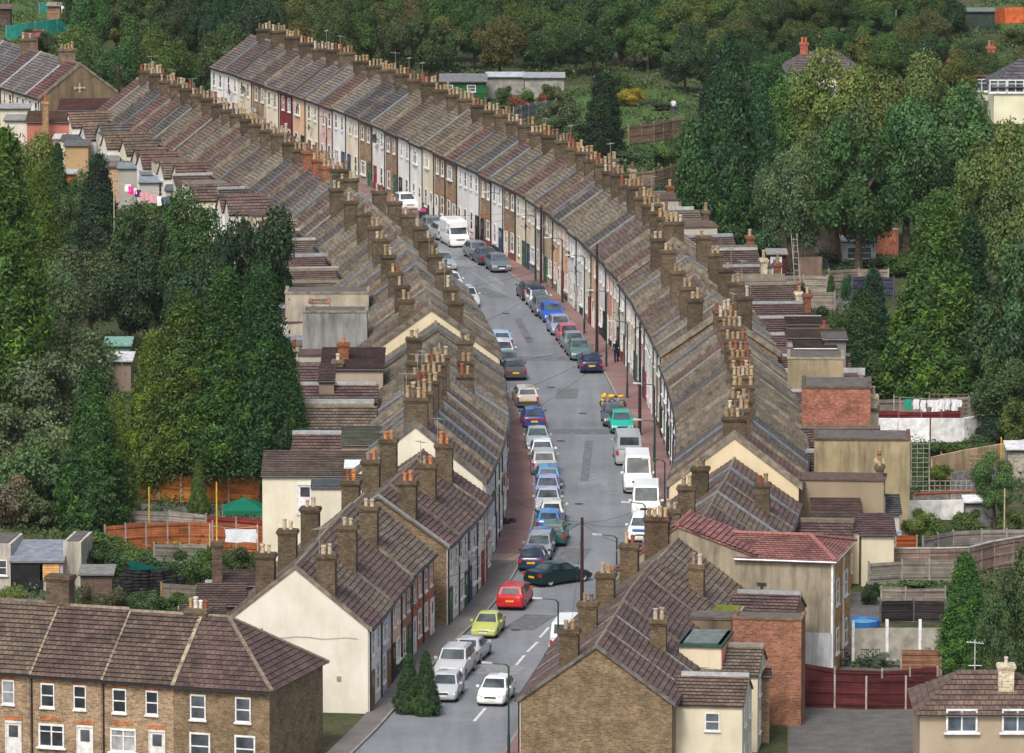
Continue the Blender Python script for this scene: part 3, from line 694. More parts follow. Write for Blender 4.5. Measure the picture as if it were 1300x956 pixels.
# ---- red-roofed house with the tall weathered side wall (right terrace)
tw=V3((.2,.98,0)).normalized(); nw=V3((.98,-.2,0)).normalized()
O=V3((5.6,409.2,0)); O-=tw*.3
root=thing('terraced_house','house with new pink-red tiled roof and tall weathered grey side wall','house',O)
W=4.6
prof=[(0,0),(8.6,0),(8.6,6.9),(4.2,8.45),(0,5.3)]
ring=lambda tt,pf:[Z(O+nw*a+tw*tt,b) for a,b in pf]
m=MB(); m.prism(ring(0,prof),ring(W,prof)); m.build('wall',M['oldrender'],root,color=(.36,.32,.25))
m=MB(); pf=[(8.6,0),(13.3,0),(13.3,6.8),(8.6,6.8)]; m.prism(ring(.0,pf),ring(7.0,pf)); m.build('rear_wing',M['oldrender'],root,color=(.34,.3,.24))
m=MB(); pf=[(9.0,0),(13.34,0),(13.34,2.4),(9.0,2.4)]; m.prism(ring(-.04,pf),ring(-.01,pf)); m.build('painted_patch',M['oldrender'],root,color=(.44,.47,.52))
m=MB(); pf=[(11.4,0),(13.36,0),(13.36,2.5),(11.4,2.5)]; m.prism(ring(-.07,pf),ring(-.045,pf)); m.build('painted_patch',M['oldrender'],root,color=(.5,.53,.58))
m=MB(); pf=[(13.3,0),(13.42,0),(13.42,6.8),(13.3,6.8)]; m.prism(ring(-.06,pf),ring(.5,pf)); m.build('white_edge',M['plain'],root,color=(.75,.76,.76))
RED=(.22,.1,.094)
m=MB(); A0,A1=Z(O+nw*4.2-tw*.1,8.6),Z(O+nw*4.2+tw*(W),8.6)
slope(m,A0,A1,Z(O+nw*8.9-tw*.1,6.95),Z(O+nw*8.9+tw*W,6.95),0); slope(m,A0,A1,Z(O-nw*.25-tw*.1,5.25),Z(O-nw*.25+tw*W,5.25),0)
slab(m,A0-V3((0,0,.03)),A1-V3((0,0,.03)),Z(O+nw*8.9-tw*.1,6.92),Z(O+nw*8.9+tw*W,6.92),.1)
slab(m,A0-V3((0,0,.03)),A1-V3((0,0,.03)),Z(O-nw*.25-tw*.1,5.22),Z(O-nw*.25+tw*W,5.22),.1)
rf=m.build('roof',M['roof'],root,color=RED)
m=MB(); m.tube(A0+V3((0,0,.03)),A1+V3((0,0,.03)),.13,n=6); m.build('ridge_tiles',M['clay'],rf,color=(.3,.13,.115))
m=MB(); e=[Z(O+nw*7.6-tw*.25,6.75),Z(O+nw*13.6-tw*.25,6.75),Z(O+nw*13.6+tw*7.3,6.75),Z(O+nw*7.6+tw*7.3,6.75)]
ra,rb=Z(O+nw*7.0+tw*2.9,7.7),Z(O+nw*11.6+tw*2.9,7.7)
hipface(m,(ra,rb),(e[0],e[1]),12); hipface(m,(rb,rb+V3((0,0,.001))),(e[1],e[2]),12); hipface(m,(ra,rb),(e[3],e[2]),12)
rf=m.build('wing_roof',M['roof'],root,color=RED)
m=MB()
for a,b in ((ra,rb),(rb,e[1]),(rb,e[2])): m.tube(a+V3((0,0,.06)),b+V3((0,0,.06)),.13,n=6)
m.build('ridge_tiles',M['clay'],rf,color=(.3,.13,.115))
m=MB(); m.tube(e[0]+V3((0,0,-.04)),e[1]+V3((0,0,-.04)),.06,n=6); m.tube(e[1]+V3((0,0,-.04)),e[2]+V3((0,0,-.04)),.06,n=6); m.build('gutter',M['metal'],root,color=(.5,.5,.5))
m=MB(); pf=[(13.3,0),(13.36,0),(13.36,6.7),(13.3,6.7)]; m.prism(ring(.5,pf),ring(7.0,pf)); m.build('rear_wall',M['brick'],root,color=(.42,.26,.12))
ang=math.atan2(nw.y,nw.x)-math.pi/2
for tt,z in ((1.8,3.9),(4.9,3.9),(1.8,1.0),(4.9,1.0)):
    pos=nw*13.38+tw*tt; w_=inst(WF,'window',root,(pos.x,pos.y,z),ang,(1.0,1,1.5),(.75,.75,.75)); inst(WP,'pane',w_,(0,0,0),0,(1,1,1),(.07,.08,.09))
m=MB(); m.tube(Z(O+nw*13.5+tw*3.3,0),Z(O+nw*13.5+tw*3.3,6.7),.06,n=6); m.build('downpipe',M['metal'],root,color=(.7,.7,.7))
m=MB(); c=O+nw*9.2-tw*.09; m.box((c.x,c.y,4.9),(.12,.07,.8),nw,tw); m.box((c.x,c.y-.01,5.3),(.55,.07,.1),nw,tw); m.box((c.x,c.y-.01,4.5),(.55,.07,.1),nw,tw); m.build('tie_plate',M['metal'],root,color=(.05,.045,.04))
add_chimney(root,O+nw*3.0-tw*.0,(nw.x,nw.y,0),(tw.x,tw.y,0),1.4,.65,5,9.0,4,(.11,.075,.055),tw,(.5,.36,.22))
# ------------------------------------------------------------------ generic wings, sheds, fences set out from pixels of their visible edges
def wing(name,label,cat,u0,u1,vt,y,dep,mat,col,sl=-.12,cop=None,group=None,roofc=None,extra=None):
    x0,x1=xat(u0,y,vt),xat(u1,y,vt); h=hat(vt,y); ax=V3((1,sl,0)).normalized(); ay=V3((-ax.y,ax.x,0))
    o=V3((x0,y,0)); w=(x1-x0)/ax.x
    r=thing(name,label,cat,o,group)
    m=MB(); m.wedge([o,o+ax*w,o+ax*w+ay*dep,o+ay*dep],0,h); m.build('wall',M[mat],r,color=col)
    m=MB(); m.wedge([o+ax*.2+ay*.2,o+ax*(w-.2)+ay*.2,o+ax*(w-.2)+ay*(dep-.1),o+ax*.2+ay*(dep-.1)],h,h+.06); m.build('roof',M['matte'],r,color=roofc or (.12,.11,.1))
    if cop:
        m=MB(); 
        for a,b,k in ((o-ax*.05-ay*.05,ax,w+.1),(o+ax*(w-.18)+ay*.2,ay,dep-.2),(o-ax*.04+ay*.2,ay,dep-.2)):
            pr=V3((-b.y,b.x,0)) if b is ax else -V3((-b.y,b.x,0))
            m.wedge([a,a+b*k,a+b*k+pr*.24,a+pr*.24],h+.002,h+.13)
        m.build('coping',M['mortar'],r,color=cop)
    for (fu,fz,ww,hh) in (extra or []):
        ang=math.atan2(-ay.y,-ay.x)-math.pi/2; pos=ax*w*fu-ay*.03
        w_=inst(WF,'window',r,(pos.x,pos.y,fz),ang,(ww,1,hh),(.72,.72,.7)); inst(WP,'pane',w_,(0,0,0),0,(1,1,1),(.1,.11,.12))
    return r,o,ax,ay,w,h
def shed(name,label,cat,u0,u1,vr,ve,y,dep,mat,col,rc,rmat='roof',group=None,sl=0.,hfb=None,door=None,over=.15,gut=None,win=None,base=0):
    if cat in("shed","hut","conservatory") and hat(ve,y)>2.6: y=P(650,ve,2.3).y
    h=hat(ve,y); hb=hat(vr,y+dep); hb=max(hb,h+.08) if hfb is None else hfb
    x0,x1=xat(u0,y,ve),xat(u1,y,ve); ax=V3((1,sl,0)).normalized(); ay=V3((-ax.y,ax.x,0)); o=V3((x0,y,0)); w=(x1-x0)/ax.x
    r=thing(name,label,cat,o,group)
    m=MB(); m.prism([Z(o,base),Z(o+ay*dep,base),Z(o+ay*dep,hb-.06),Z(o,h-.06)],[Z(o+ax*w,base),Z(o+ay*dep+ax*w,base),Z(o+ay*dep+ax*w,hb-.06),Z(o+ax*w,h-.06)]); m.build('wall',M[mat],r,color=col)
    m=MB(); s=(hb-h)/dep; A0,A1=Z(o-ax*over+ay*(dep+over),hb+s*over),Z(o+ax*(w+over)+ay*(dep+over),hb+s*over); E0,E1=Z(o-ax*over-ay*over,h-s*over),Z(o+ax*(w+over)-ay*over,h-s*over)
    if rmat=='roof': slope(m,A0,A1,E0,E1,0,random.uniform(0,20))
    slab(m,A0,A1,E0,E1,.1,-.004 if rmat=='roof' else .03)
    m.build('roof',M[rmat],r,color=rc)
    m=MB(); m.tube(E0+V3((0,-.05,-.08)),E1+V3((0,-.05,-.08)),.05,n=5); m.build('gutter',M['metal'],r,color=gut or (.03,.03,.03))
    ang=math.atan2(-ay.y,-ay.x)-math.pi/2
    if door:
        pos=ax*w*door[0]-ay*.02; w_=inst(DR,'door',r,(pos.x,pos.y,.02+base),ang,(.85,1,min(2,h-.25)),door[1]); inst(DP,'pane',w_,(0,0,0),0,(1,1,1),(.08,.09,.1))
    for (fu,fz,ww,hh) in (win or []):
        pos=ax*w*fu-ay*.02; w_=inst(WF,'window',r,(pos.x,pos.y,fz),ang,(ww,1,hh),(.72,.72,.7)); inst(WP,'pane',w_,(0,0,0),0,(1,1,1),(.1,.11,.12))
    return r,o,ax,ay,w,h
def fence(label,pts,h,col,post=(.3,.28,.25),mat='wood',seg=1.85,cat='fence',name='garden_fence',ph=.12,th=.05,capc=None,postw=.1,ph0=0):
    W_=[P(u,v,h) for u,v in pts]
    for p in W_: p.z=0
    r=thing(name,label,cat,W_[0])
    if len(W_)<2: return r
    first=True
    for a,b in zip(W_,W_[1:]):
        L=(b-a).length; n=max(1,round(L/seg)); dd=(b-a)/n; ax=dd.normalized(); ay=V3((-ax.y,ax.x,0))
        for k in range(n):
            q=a+dd*k; c=q+dd/2; dz=random.uniform(-.05,.05) if mat=='wood' else 0
            m=MB(); m.box((c.x,c.y,(h+dz)/2+ph0/2),(dd.length-postw-.01,th,h+dz-ph0),ax,ay)
            if mat=='wood':
                for z in (.25,h*.5,h-.2): m.box((c.x-ay.x*.05,c.y-ay.y*.05,z),(dd.length-postw-.02,.04,.07),ax,ay)
            v=random.uniform(.8,1.2); m.build('panel',M[mat],r,color=tuple(x*v for x in col))
            if capc: 
                m=MB(); m.box((c.x,c.y,h+.06),(dd.length-.01,th+.1,.08),ax,ay); m.build('coping',M['matte'],r,color=capc)
            if not first and k==0: continue
            if mat in('wood','plain') or k==0: 
                m=MB(); m.box((q.x,q.y,(h+ph)/2),(postw,postw,h+ph),ax,ay); m.build('post',M['matte'],r,color=post)
            first=False
        m=MB(); m.box((b.x,b.y,(h+ph)/2),(postw,postw,h+ph),ax,ay); m.build('post',M['matte'],r,color=post)
    return r
# right terrace: big rear wings
wing('rear_wing','red brick rear wing with plain parapet behind the right terrace','house wing',1018,1105,493,468,5.0,'brick',(.27,.12,.09),-.05,(.12,.1,.08))
wing('rear_wing','tall beige rendered rear wing with tiled coping beside trellis garden','house wing',1034,1155,559,452,4.2,'oldrender',(.4,.34,.22),-.04,(.13,.08,.07))
wing('rear_wing','small beige rendered wing just above the red brick one','house wing',1000,1071,456,486,4.0,'oldrender',(.34,.29,.2),-.04,(.3,.27,.2))
wing('rear_wing','orange red brick flat-topped wing near the bottom right of the terrace','house wing',930,1017,786,391.5,2.3,'brick',(.23,.115,.08),-.14,(.2,.12,.08))
wing('rear_wing','brown rendered wall filling the gap left of the orange brick wing','house wing',868,929,786,392.6,2.6,'oldrender',(.2,.16,.12),-.14,(.12,.09,.07))
r,o,ax,ay,w,h=wing('rear_wing','cream and pink flat-roofed wing with dark green fascia at bottom right','house wing',862,915,817,384.5,4.4,'render',(.66,.58,.42),-.17,None,roofc=(.14,.17,.16))
m=MB(); m.wedge([o-ax*.1-ay*.12,o+ax*(w+.1)-ay*.12,o+ax*(w+.1)+ay*(4.5),o-ax*.1+ay*4.5],h-.16,h+.0); m.wedge([o+ax*.2,o+ax*(w-.2),o+ax*(w-.2)+ay*.1,o+ax*.2+ay*.1],h,h+.01); m.build('fascia',M['plain'],r,color=(.03,.07,.06))
m=MB(); m.wedge([o+ax*w+ay*.02,o+ax*(w+.05)+ay*.02,o+ax*(w+.05)+ay*4.3,o+ax*w+ay*4.3],0,h-.17); m.build('side_wall',M['render'],r,color=(.66,.3,.24))
r,o,ax,ay,w,h=wing('dormer_block','flat roof covered in bright green moss on the right terrace','roof extension',866,940,776,397.5,2.2,'oldrender',(.3,.26,.2),-.15,None,roofc=(.14,.17,.02))
m=MB(); m.wedge([o-ax*.08-ay*.1,o+ax*(w+.1)-ay*.1,o+ax*(w+.1)-ay*.0,o-ax*.08-ay*.0],h-.2,h+.03); m.build('fascia',M['plain'],r,color=(.02,.03,.025))
shed('lean_to','dark tiled low roof with grey ridge below the beige rear wing','outbuilding',1034,1091,609,628,446,3.4,'render',(.5,.4,.3),(.1,.07,.065),group=None,over=.1)
shed('lean_to','middle dark red tiled lean-to roof below the beige rear wing','outbuilding',1034,1092,632,650,441,3.2,'render',(.5,.42,.3),(.11,.07,.065))
shed('lean_to','lowest brown tiled lean-to roof with cream wall beside palm shrub','outbuilding',1034,1091,651,671,437,3.0,'render',(.62,.55,.42),(.1,.075,.065))
shed('outbuilding','small grey slate roofed outbuilding with pale blue door','outbuilding',1094,1142,628,650,445,3.0,'render',(.5,.5,.48),(.1,.1,.11),door=(.85,(.35,.45,.55)))
shed('outbuilding','cream walled outbuilding with purple tiled roof behind the red-roofed house','outbuilding',1094,1135,652,677,436,3.6,'render',(.66,.6,.46),(.12,.075,.08))
shed('lean_to','low tiled lean-to in front of the orange brick wing','outbuilding',931,977,851,857,386,1.6,'brick',(.2,.14,.1),(.12,.08,.07))
# flat and mono roofs behind the upper right terrace
for i,(u0,u1,vr,ve,y,c,rc,lab) in enumerate([(1000,1050,402,411,515,(.4,.35,.28),(.1,.07,.065),'dark tiled outbuilding roof right of the grey chimneys'),(1000,1073,418,428,505,(.45,.42,.4),(.13,.09,.085),'long grey-brown tiled outhouse roof'),
      (1010,1060,433,441,499,(.5,.46,.4),(.11,.08,.075),'tiled outhouse with white gutter'),(1047,1074,424,430,500,(.2,.2,.2),(.28,.29,.3),'grey boarded garden shed with pale roof')]):
    shed('outbuilding',lab+' behind the right terrace','outbuilding',u0,u1,vr,ve,y,3.0,'render',c,rc,gut=(.5,.5,.5) if i==2 else None)
# left: white rear wing with skylight
r,o,ax,ay,w,h=shed('rear_wing','white rendered rear wing with brown tiled roof and skylight','house wing',333,462,572,603,441.5,5.0,'render',(.7,.66,.54),(.13,.1,.085),over=.1,gut=(.04,.05,.06),win=None)
m=MB(); sl_=(hat(572,446.5)-h)/5.0; c=o+ax*w*.8+ay*1.0; m.prism([Z(c,h+sl_*1.0+.09),Z(c+ax*1.3,h+sl_*1.0+.09),Z(c+ax*1.3+ay*1.5,h+sl_*2.5+.09),Z(c+ay*1.5,h+sl_*2.5+.09)],[Z(c,h+sl_*1.0+.2),Z(c+ax*1.3,h+sl_*1.0+.2),Z(c+ax*1.3+ay*1.5,h+sl_*2.5+.2),Z(c+ay*1.5,h+sl_*2.5+.2)]); m.build('skylight',M['plain'],r,color=(.62,.68,.7))
pos=ax*w*.42-ay*.02; ang=-math.pi
w_=inst(DR,'door',r,(pos.x,pos.y,3.6),ang,(.95,1,2.0),(.75,.75,.75)); inst(DP,'pane',w_,(0,0,0),0,(1,1,1),(.05,.05,.06))
shed('rear_wing','low dark slate roofed wing right of the white rear wing','house wing',395,500,609,618,438.6,2.2,'render',(.68,.64,.54),(.06,.07,.08),rmat='matte',over=.05)
# brown tiled outhouses behind the near left terrace
shed('outbuilding','brown tiled outhouse roof highest behind the big cream gable','outbuilding',272,338,724,742,407,3.2,'brick',YB,(.105,.072,.065))
shed('outbuilding','brown tiled outhouse roof middle one behind the big cream gable','outbuilding',250,308,741,767,402,3.2,'brick',YB,(.11,.075,.065))
shed('outbuilding','brown tiled outhouse roof lowest behind the big cream gable','outbuilding',228,282,768,790,397,3.0,'brick',YB,(.1,.07,.062))
m=MB(); p=P(290,724,3.2)
r=thing('chimney_stack','isolated dark brick chimney stack rising from the tiled outhouse','chimney',(p.x,407.5,0)); add_chimney(r,V3((p.x,407.5,0)),(1,0,0),(0,1,0),.6,.5,0,hat(690,407.5),0,(.12,.09,.07),V3((1,0,0)))
# houses among the trees behind
def hiphouse(label,u0,u1,vr,ve,y,wc,rc,dep=8.,rid=.5,win=((.25,.9),(.7,.9)),chim=None):
    x0,x1=xat(u0,y,ve),xat(u1,y,ve); h=hat(ve,y); hr=hat(vr,y+dep/2); w=x1-x0
    r=thing('detached_house',label,'house',(x0,y,0))
    m=MB(); m.box(((x0+x1)/2,y+dep/2,h/2),(w,dep,h)); m.build('wall',M['render'],r,color=wc)
    o=.3; e=[V3((x0-o,y-o,h-.1)),V3((x1+o,y-o,h-.1)),V3((x1+o,y+dep+o,h-.1)),V3((x0-o,y+dep+o,h-.1))]
    ra,rb=V3((x0+w*(1-rid)/2,y+dep/2,hr)),V3((x1-w*(1-rid)/2,y+dep/2,hr)); up=V3((0,0,.001)); m=MB()
    hipface(m,(ra,rb),(e[0],e[1]),9); hipface(m,(ra,rb),(e[3],e[2]),9); hipface(m,(rb,rb+up),(e[1],e[2]),9); hipface(m,(ra+up,ra),(e[3],e[0]),9)
    m.build('roof',M['roof'],r,color=rc)
    for fu,z in win:
        w_=inst(WF2,'window',r,(w*fu,-.03,z),math.pi,(1.7,1,1.3),(.75,.75,.75)); inst(WP,'pane',w_,(0,0,0),0,(1,1,1),(.08,.1,.12))
    if chim: add_chimney(r,V3((x0+w*chim,y+dep*.45,0)),(1,0,0),(0,1,0),.8,.6,h,hr+1.1,2,(.3,.1,.07),V3((1,0,0)),(.5,.15,.08))
    return r
hiphouse('bungalow with dark purple hipped roof and white side among far trees',1000,1090,65,92,715,(.68,.66,.62),(.11,.09,.1),9,.45,chim=.25)
hiphouse('pale yellow house with dark grey hipped roof at the far right edge',1262,1345,74,110,700,(.72,.7,.52),(.085,.085,.095),9,.1,win=((.06,3.1),(.33,3.1),(.6,3.1)))
hiphouse('red tiled bungalow with flat dormer at the far right among trees',1196,1268,70,96,722,(.6,.56,.5),(.22,.07,.06),8,.5,chim=.9)
m=MB()
r,o,ax,ay,w,h=shed('outbuilding','long dark green timber hut with grey felt roof beyond the far terrace','hut',559,617,94,103,655,3.5,'wood',(.02,.11,.04),(.17,.17,.18),rmat='matte',win=((.18,1.2,.9,.7),(.68,1.2,.9,.7)))
shed('outbuilding','pale grey roofed lock-up sheds right of the green hut','shed',618,665,93,97,672,3.5,'matte',(.28,.27,.25),(.42,.45,.48),rmat='matte')
shed('outbuilding','weathered concrete garages at the end of the grey sheds','shed',666,716,92,98,680,3.5,'matte',(.3,.29,.27),(.3,.32,.33),rmat='matte')
# left yard buildings
r,o,ax,ay,w,h=shed('garage','whitewashed garage with blue-grey roof and boarded orange panel','garage',14,80,686,712,434,4.2,'render',(.42,.4,.38),(.2,.22,.26),rmat='matte',over=.1)
m=MB(); c=o+ax*w*.3; m.box((c.x,c.y-.06,1.0),(2.0,.06,1.9)); m.build('dark_opening_panel',M['matte'],r,color=(.02,.02,.022))  # near-black panel on the wall, painted shade in place of a hole
m=MB(); c=o+ax*w*.74; m.box((c.x,c.y-.06,1.3),(1.2,.06,1.1)); m.build('board',M['wood'],r,color=(.6,.33,.14))
wing('garage_wall','tall off-white rendered block right of the yard garage','garage',80,103,688,435,4,'oldrender',(.55,.52,.46))
wing('garage_wall','flat-topped white garage at the left edge of the picture','garage',-20,14,690,435,4,'oldrender',(.55,.53,.5),extra=[(.6,.9,.9,1)])
shed('outbuilding','low brown shed beside the stacked tyres','shed',102,142,722,728,411,2.5,'wood',(.14,.1,.08),(.2,.2,.19),rmat='matte')
# far-left outbuildings
shed('outbuilding','pink rendered outbuilding with tiled roof and tall chimney','outbuilding',34,88,141,154,655,4.,'render',(.45,.17,.14),(.15,.09,.07))
r=thing('chimney_stack','single yellow brick chimney beside the pink outbuilding','chimney',(xat(61,654),653.6,0)); add_chimney(r,V3((xat(61,653.6),653.6,0)),(1,0,0),(0,1,0),.55,.5,0,hat(131,653.6),1,(.26,.18,.1),V3((1,0,0)),(.42,.12,.07))
shed('outbuilding','white flat outhouse left of the pink outbuilding','outbuilding',6,34,147,152,657,3.5,'render',(.66,.64,.58),(.25,.25,.25),rmat='matte')
shed('outbuilding','cream low outhouse under the white terrace at far left','outbuilding',0,36,132,137,668,3.0,'render',(.6,.56,.44),(.3,.3,.3),rmat='matte')
shed('outbuilding','small tiled outhouse with white ventilator under the brown gable','outbuilding',75,136,125,139,668,4.,'brick',(.28,.2,.14),(.13,.06,.055))
for i,(u0,u1,vr,ve,y,c,rc,lab) in enumerate([(78,116,172,177,628,(.6,.58,.52),(.09,.1,.1),'dark flat-roofed white outhouse'),(82,112,180,184,621,(.42,.3,.16),(.12,.12,.12),'tan brick flat-roofed outhouse'),(68,80,172,176,627,(.7,.68,.62),(.5,.5,.5),'narrow white store'),
     (128,150,201,204,608,(.36,.34,.32),(.22,.21,.2),'grey block outhouse'),(138,165,207,211,600,(.45,.3,.18),(.16,.13,.12),'tan walled outhouse with thin flat roof'),(150,200,209,213,594,(.33,.32,.29),(.2,.24,.27),'grey rendered outhouse with blue-grey roof'),
     (180,215,217,221,588,(.42,.4,.34),(.16,.18,.2),'small grey store with dark roof'),(177,232,226,231,583,(.4,.39,.36),(.22,.26,.3),'wide grey garage with blue-grey roof'),(210,262,237,241,577,(.46,.42,.36),(.1,.12,.14),'long flat-roofed garage'),(228,262,248,252,571,(.5,.47,.4),(.25,.27,.3),'low store half hidden by green tree')]):
    shed('outbuilding',lab+' behind the left terrace','outbuilding',u0,u1,vr,ve,P(650,ve,4.0).y,3.2,'render',c,rc,rmat='matte',over=.12,door=(.3,(.5,.5,.48)) if i%3==0 else None)
shed('garden_shed','orange brown timber shed with pale grey roof at left','shed',77,96,215,220,590,2.2,'wood',(.33,.1,.035),(.36,.38,.38),rmat='matte')
# grey side walls of mid-left terrace extensions
wing('rear_wing','tall pale rendered rear wing behind the mid-left terrace, lichen on its top','house wing',362,468,373,515,3.5,'oldrender',(.45,.41,.35),0,(.25,.23,.17))
wing('rear_wing','smooth grey cement rendered wing with white left edge','house wing',384,466,397,503,3.0,'oldrender',(.3,.31,.32),0,(.25,.22,.18))
wing('rear_wing','short pale stub wall with rust stained coping by the grey wing','house wing',392,418,385,509,2.0,'oldrender',(.6,.53,.43),0,(.3,.16,.1))
m=MB()
r,o,ax,ay,w,h=shed('rear_wing','dark red tiled wing with tall orange brick chimney, mid-left','house wing',408,486,441,468,484,6.5,'render',(.4,.34,.27),(.09,.055,.055),over=.1)
add_chimney(r,V3((xat(436,487),487,0)),(1,0,0),(0,1,0),.75,.6,4,hat(434,487),1,(.28,.12,.07),V3((1,0,0)),(.55,.2,.09)); add_chimney(r,V3((xat(429,484.6),484.6,0)),(1,0,0),(0,1,0),.7,.6,4,hat(455,484.6),1,(.11,.09,.07),V3((1,0,0)),(.6,.52,.36))
r,o,ax,ay,w,h=shed('rear_wing','brown wing with white sash window beneath dark tiles, mid-left','house wing',405,424,462,483,478,4.0,'render',(.24,.19,.15),(.1,.065,.06),over=.08,win=((.62,3.0,.8,1.35),))
shed('rear_wing','low olive-grey tiled roof above tan wall next to the white wing','house wing',434,482,541,564,451,4.6,'render',(.52,.38,.26),(.12,.13,.1),over=.1)

# fittings on the big cream gable at the near end of the left terrace
g_=[o for o in bpy.data.objects if o.get('label','').endswith('first from the big cream gable at bottom left')][0]
t_=FL.tan(FL.s_of_y(394.6)); n_=V3((-t_.y,t_.x,0)); b_=FL.at(FL.s_of_y(394.6))-t_*.06
m=MB(); c=b_+n_*4.2; m.box((c.x,c.y-.12,3.1),(.9,.04,.05),n_,t_); m.box((c.x+.3,c.y-.06,3.0),(.06,.16,.3),n_,t_); m.build('aerial_bracket',M['metal'],g_,color=(.16,.15,.14))
m=MB(); c=b_+n_*6.1; m.tube((c.x,c.y-.08,3.6),(c.x,c.y-.08,4.8),.035,n=5); m.build('flue',M['metal'],g_,color=(.14,.12,.1))
m=MB(); a=b_+n_*.6; b2=b_+n_*7.6; 
for k in range(10): p,q=a.lerp(b2,k/10),a.lerp(b2,(k+1)/10); m.tube((p.x,p.y-.02,4.3+.06*math.sin(k*1.7)),(q.x,q.y-.02,4.3+.06*math.sin((k+1)*1.7)),.012,n=3)
m.build('cable',M['rubber'],g_,color=(.22,.2,.17))
m=MB()
for u_ in (1.7,5.2): c=b_+n_*u_; m.box((c.x,c.y-.03,2.0),(.24,.05,.24),n_,t_)
m.build('air_vents',M['plain'],g_,color=(.3,.27,.22))
# ------------------------------------------------------------------ ground, road, pavements
def plane(name,x0,x1,y0,y1,z,mat,nx=1,ny=1,col=None):
    m=MB()
    for i in range(nx):
        for j in range(ny):
            a,b=x0+(x1-x0)*i/nx,x0+(x1-x0)*(i+1)/nx; c,d_=y0+(y1-y0)*j/ny,y0+(y1-y0)*(j+1)/ny
            m.face([(a,c,z),(b,c,z),(b,d_,z),(a,d_,z)])
    o=m.build(name,mat,None,(0,0,0),color=col); o['kind']='structure'; return o
plane('ground',-900,900,-120,1360,-.02,M['ground'],1,1)
def ribbon(name,pl,pr,z,mat,thick=0,col=None):
    m=MB(); u=0
    for i in range(len(pl)-1):
        a,b,c,e=pl[i],pr[i],pr[i+1],pl[i+1]; L=(e-a).length; wd=(b-a).length
        m.face([Z(a,z),Z(b,z),Z(c,z),Z(e,z)],[(u,0),(u,wd),(u+L,wd),(u+L,0)]); 
        if thick:
            m.face([Z(a,z-thick),Z(a,z),Z(e,z),Z(e,z-thick)]); m.face([Z(b,z),Z(b,z-thick),Z(c,z-thick),Z(c,z)])
        u+=L
    if thick:
        for s in (0,-1): m.face([Z(pl[s],z-thick),Z(pr[s],z-thick),Z(pr[s],z),Z(pl[s],z)])
    o=m.build(name,mat,None,(0,0,0),color=col); o['kind']='structure'; return o
ys=[340+2.5*k for k in range(158)]
def kerbpt(line,y,o): s=line.s_of_y(y); return line.off(s,o)
PW=2.05
KL=[]; KR=[]; WL=[]; WR=[]
for y in ys:
    yy=max(y,374)
    wl=FL.off(FL.s_of_y(max(y,356)),-.1); 
    if y<374:
        base=FR.at(0); wr=base+(y-372)*FR.tan(0)
    else: wr=FR.off(FR.s_of_y(y),.1)
    if y<356: wl=FL.at(0)+(y-355)*FL.tan(2)
    pw=PW if y>425 else 1.3+ (max(y,395)-395)/30*.75
    if y<374: tr=FR.tan(3)
    else: tr=FR.tan(FR.s_of_y(y))
    tl=FL.tan(max(3,FL.s_of_y(max(y,357))))
    WL.append(wl); WR.append(wr)
    KL.append(wl+V3((tl.y,-tl.x,0))*(pw+.1)); KR.append(wr-V3((tr.y,-tr.x,0))*(PW+.1))
ribbon('road',KL,KR,.0,M['road'])
def cut(a,b): return [i for i,y in enumerate(ys) if a<=y<=b]
def seg(name,A,B_,a,b,mat,z=.12):
    ii=cut(a,b); ribbon(name,[A[i] for i in ii],[B_[i] for i in ii],z,mat,.13)
sh=lambda A,B_,w:[p+(q-p).normalized()*w for p,q in zip(A,B_)]
KLi=sh(KL,WL,.14); KRi=sh(KR,WR,.14)
seg('pavement',WL,KLi,340,445,M['pave_grey']); seg('pavement',WL,KLi,445,447.6,M['pave_buff']); seg('pavement',WL,KLi,447.5,733,M['pave_red'])
seg('pavement',KRi,WR,340,733,M['pave_red'])
seg('kerb',KLi,KL,340,733,M['kerb'],.125); seg('kerb',KR,KRi,340,733,M['kerb'],.125)
# cross street under the bottom edge and yards
plane('road_crossing',-60,60,355,376.5,-.008,M['road']); 
# painted marks
def dash(c,L,w,dirv,name='road_marking',mat='roadpaint'):
    dirv=dirv.normalized(); m=MB(); p=V3((-dirv.y,dirv.x,0))
    m.face([Z(c-dirv*L/2-p*w/2,.008),Z(c-dirv*L/2+p*w/2,.008),Z(c+dirv*L/2+p*w/2,.008),Z(c+dirv*L/2-p*w/2,.008)][::-1])
    o=m.build(name,M[mat],None,(0,0,0)); o['kind']='structure'
M['roadpaint2']=mk_plain('fresh_road_paint',.7,.2,var=.3,sc=3)
for a,b in (((698,795),(684,811)),((684,813.5),(668,829)),((667,830.5),(654,846)),((652,850),(638,869)),((636,873),(620,892)),((618,897),(600,918))):
    p,q=P(*a),P(*b); dash((p+q)/2,(q-p).length*.8,.17,q-p); bpy.context.scene.collection.objects[-1].data.materials[0]=M['roadpaint2']; bpy.context.scene.collection.objects[-1].color=(.62,.62,.6,1)
for (u,v,L,w) in ((763,569,.9,.1),(781,626,1.3,.12),(733,586,.4,.1),(731,594,.4,.1),(772,656.5,.5,.12),(700,536,.5,.1)):
    dash(P(u,v),w,L,V3((0.05,1,0)))
for a,b in (((598,345),(641,373)),((627,352),(640,362)),((620,350),(634,359))):
    p,q=P(*a),P(*b); dash((p+q)/2,(q-p).length,.08,q-p)
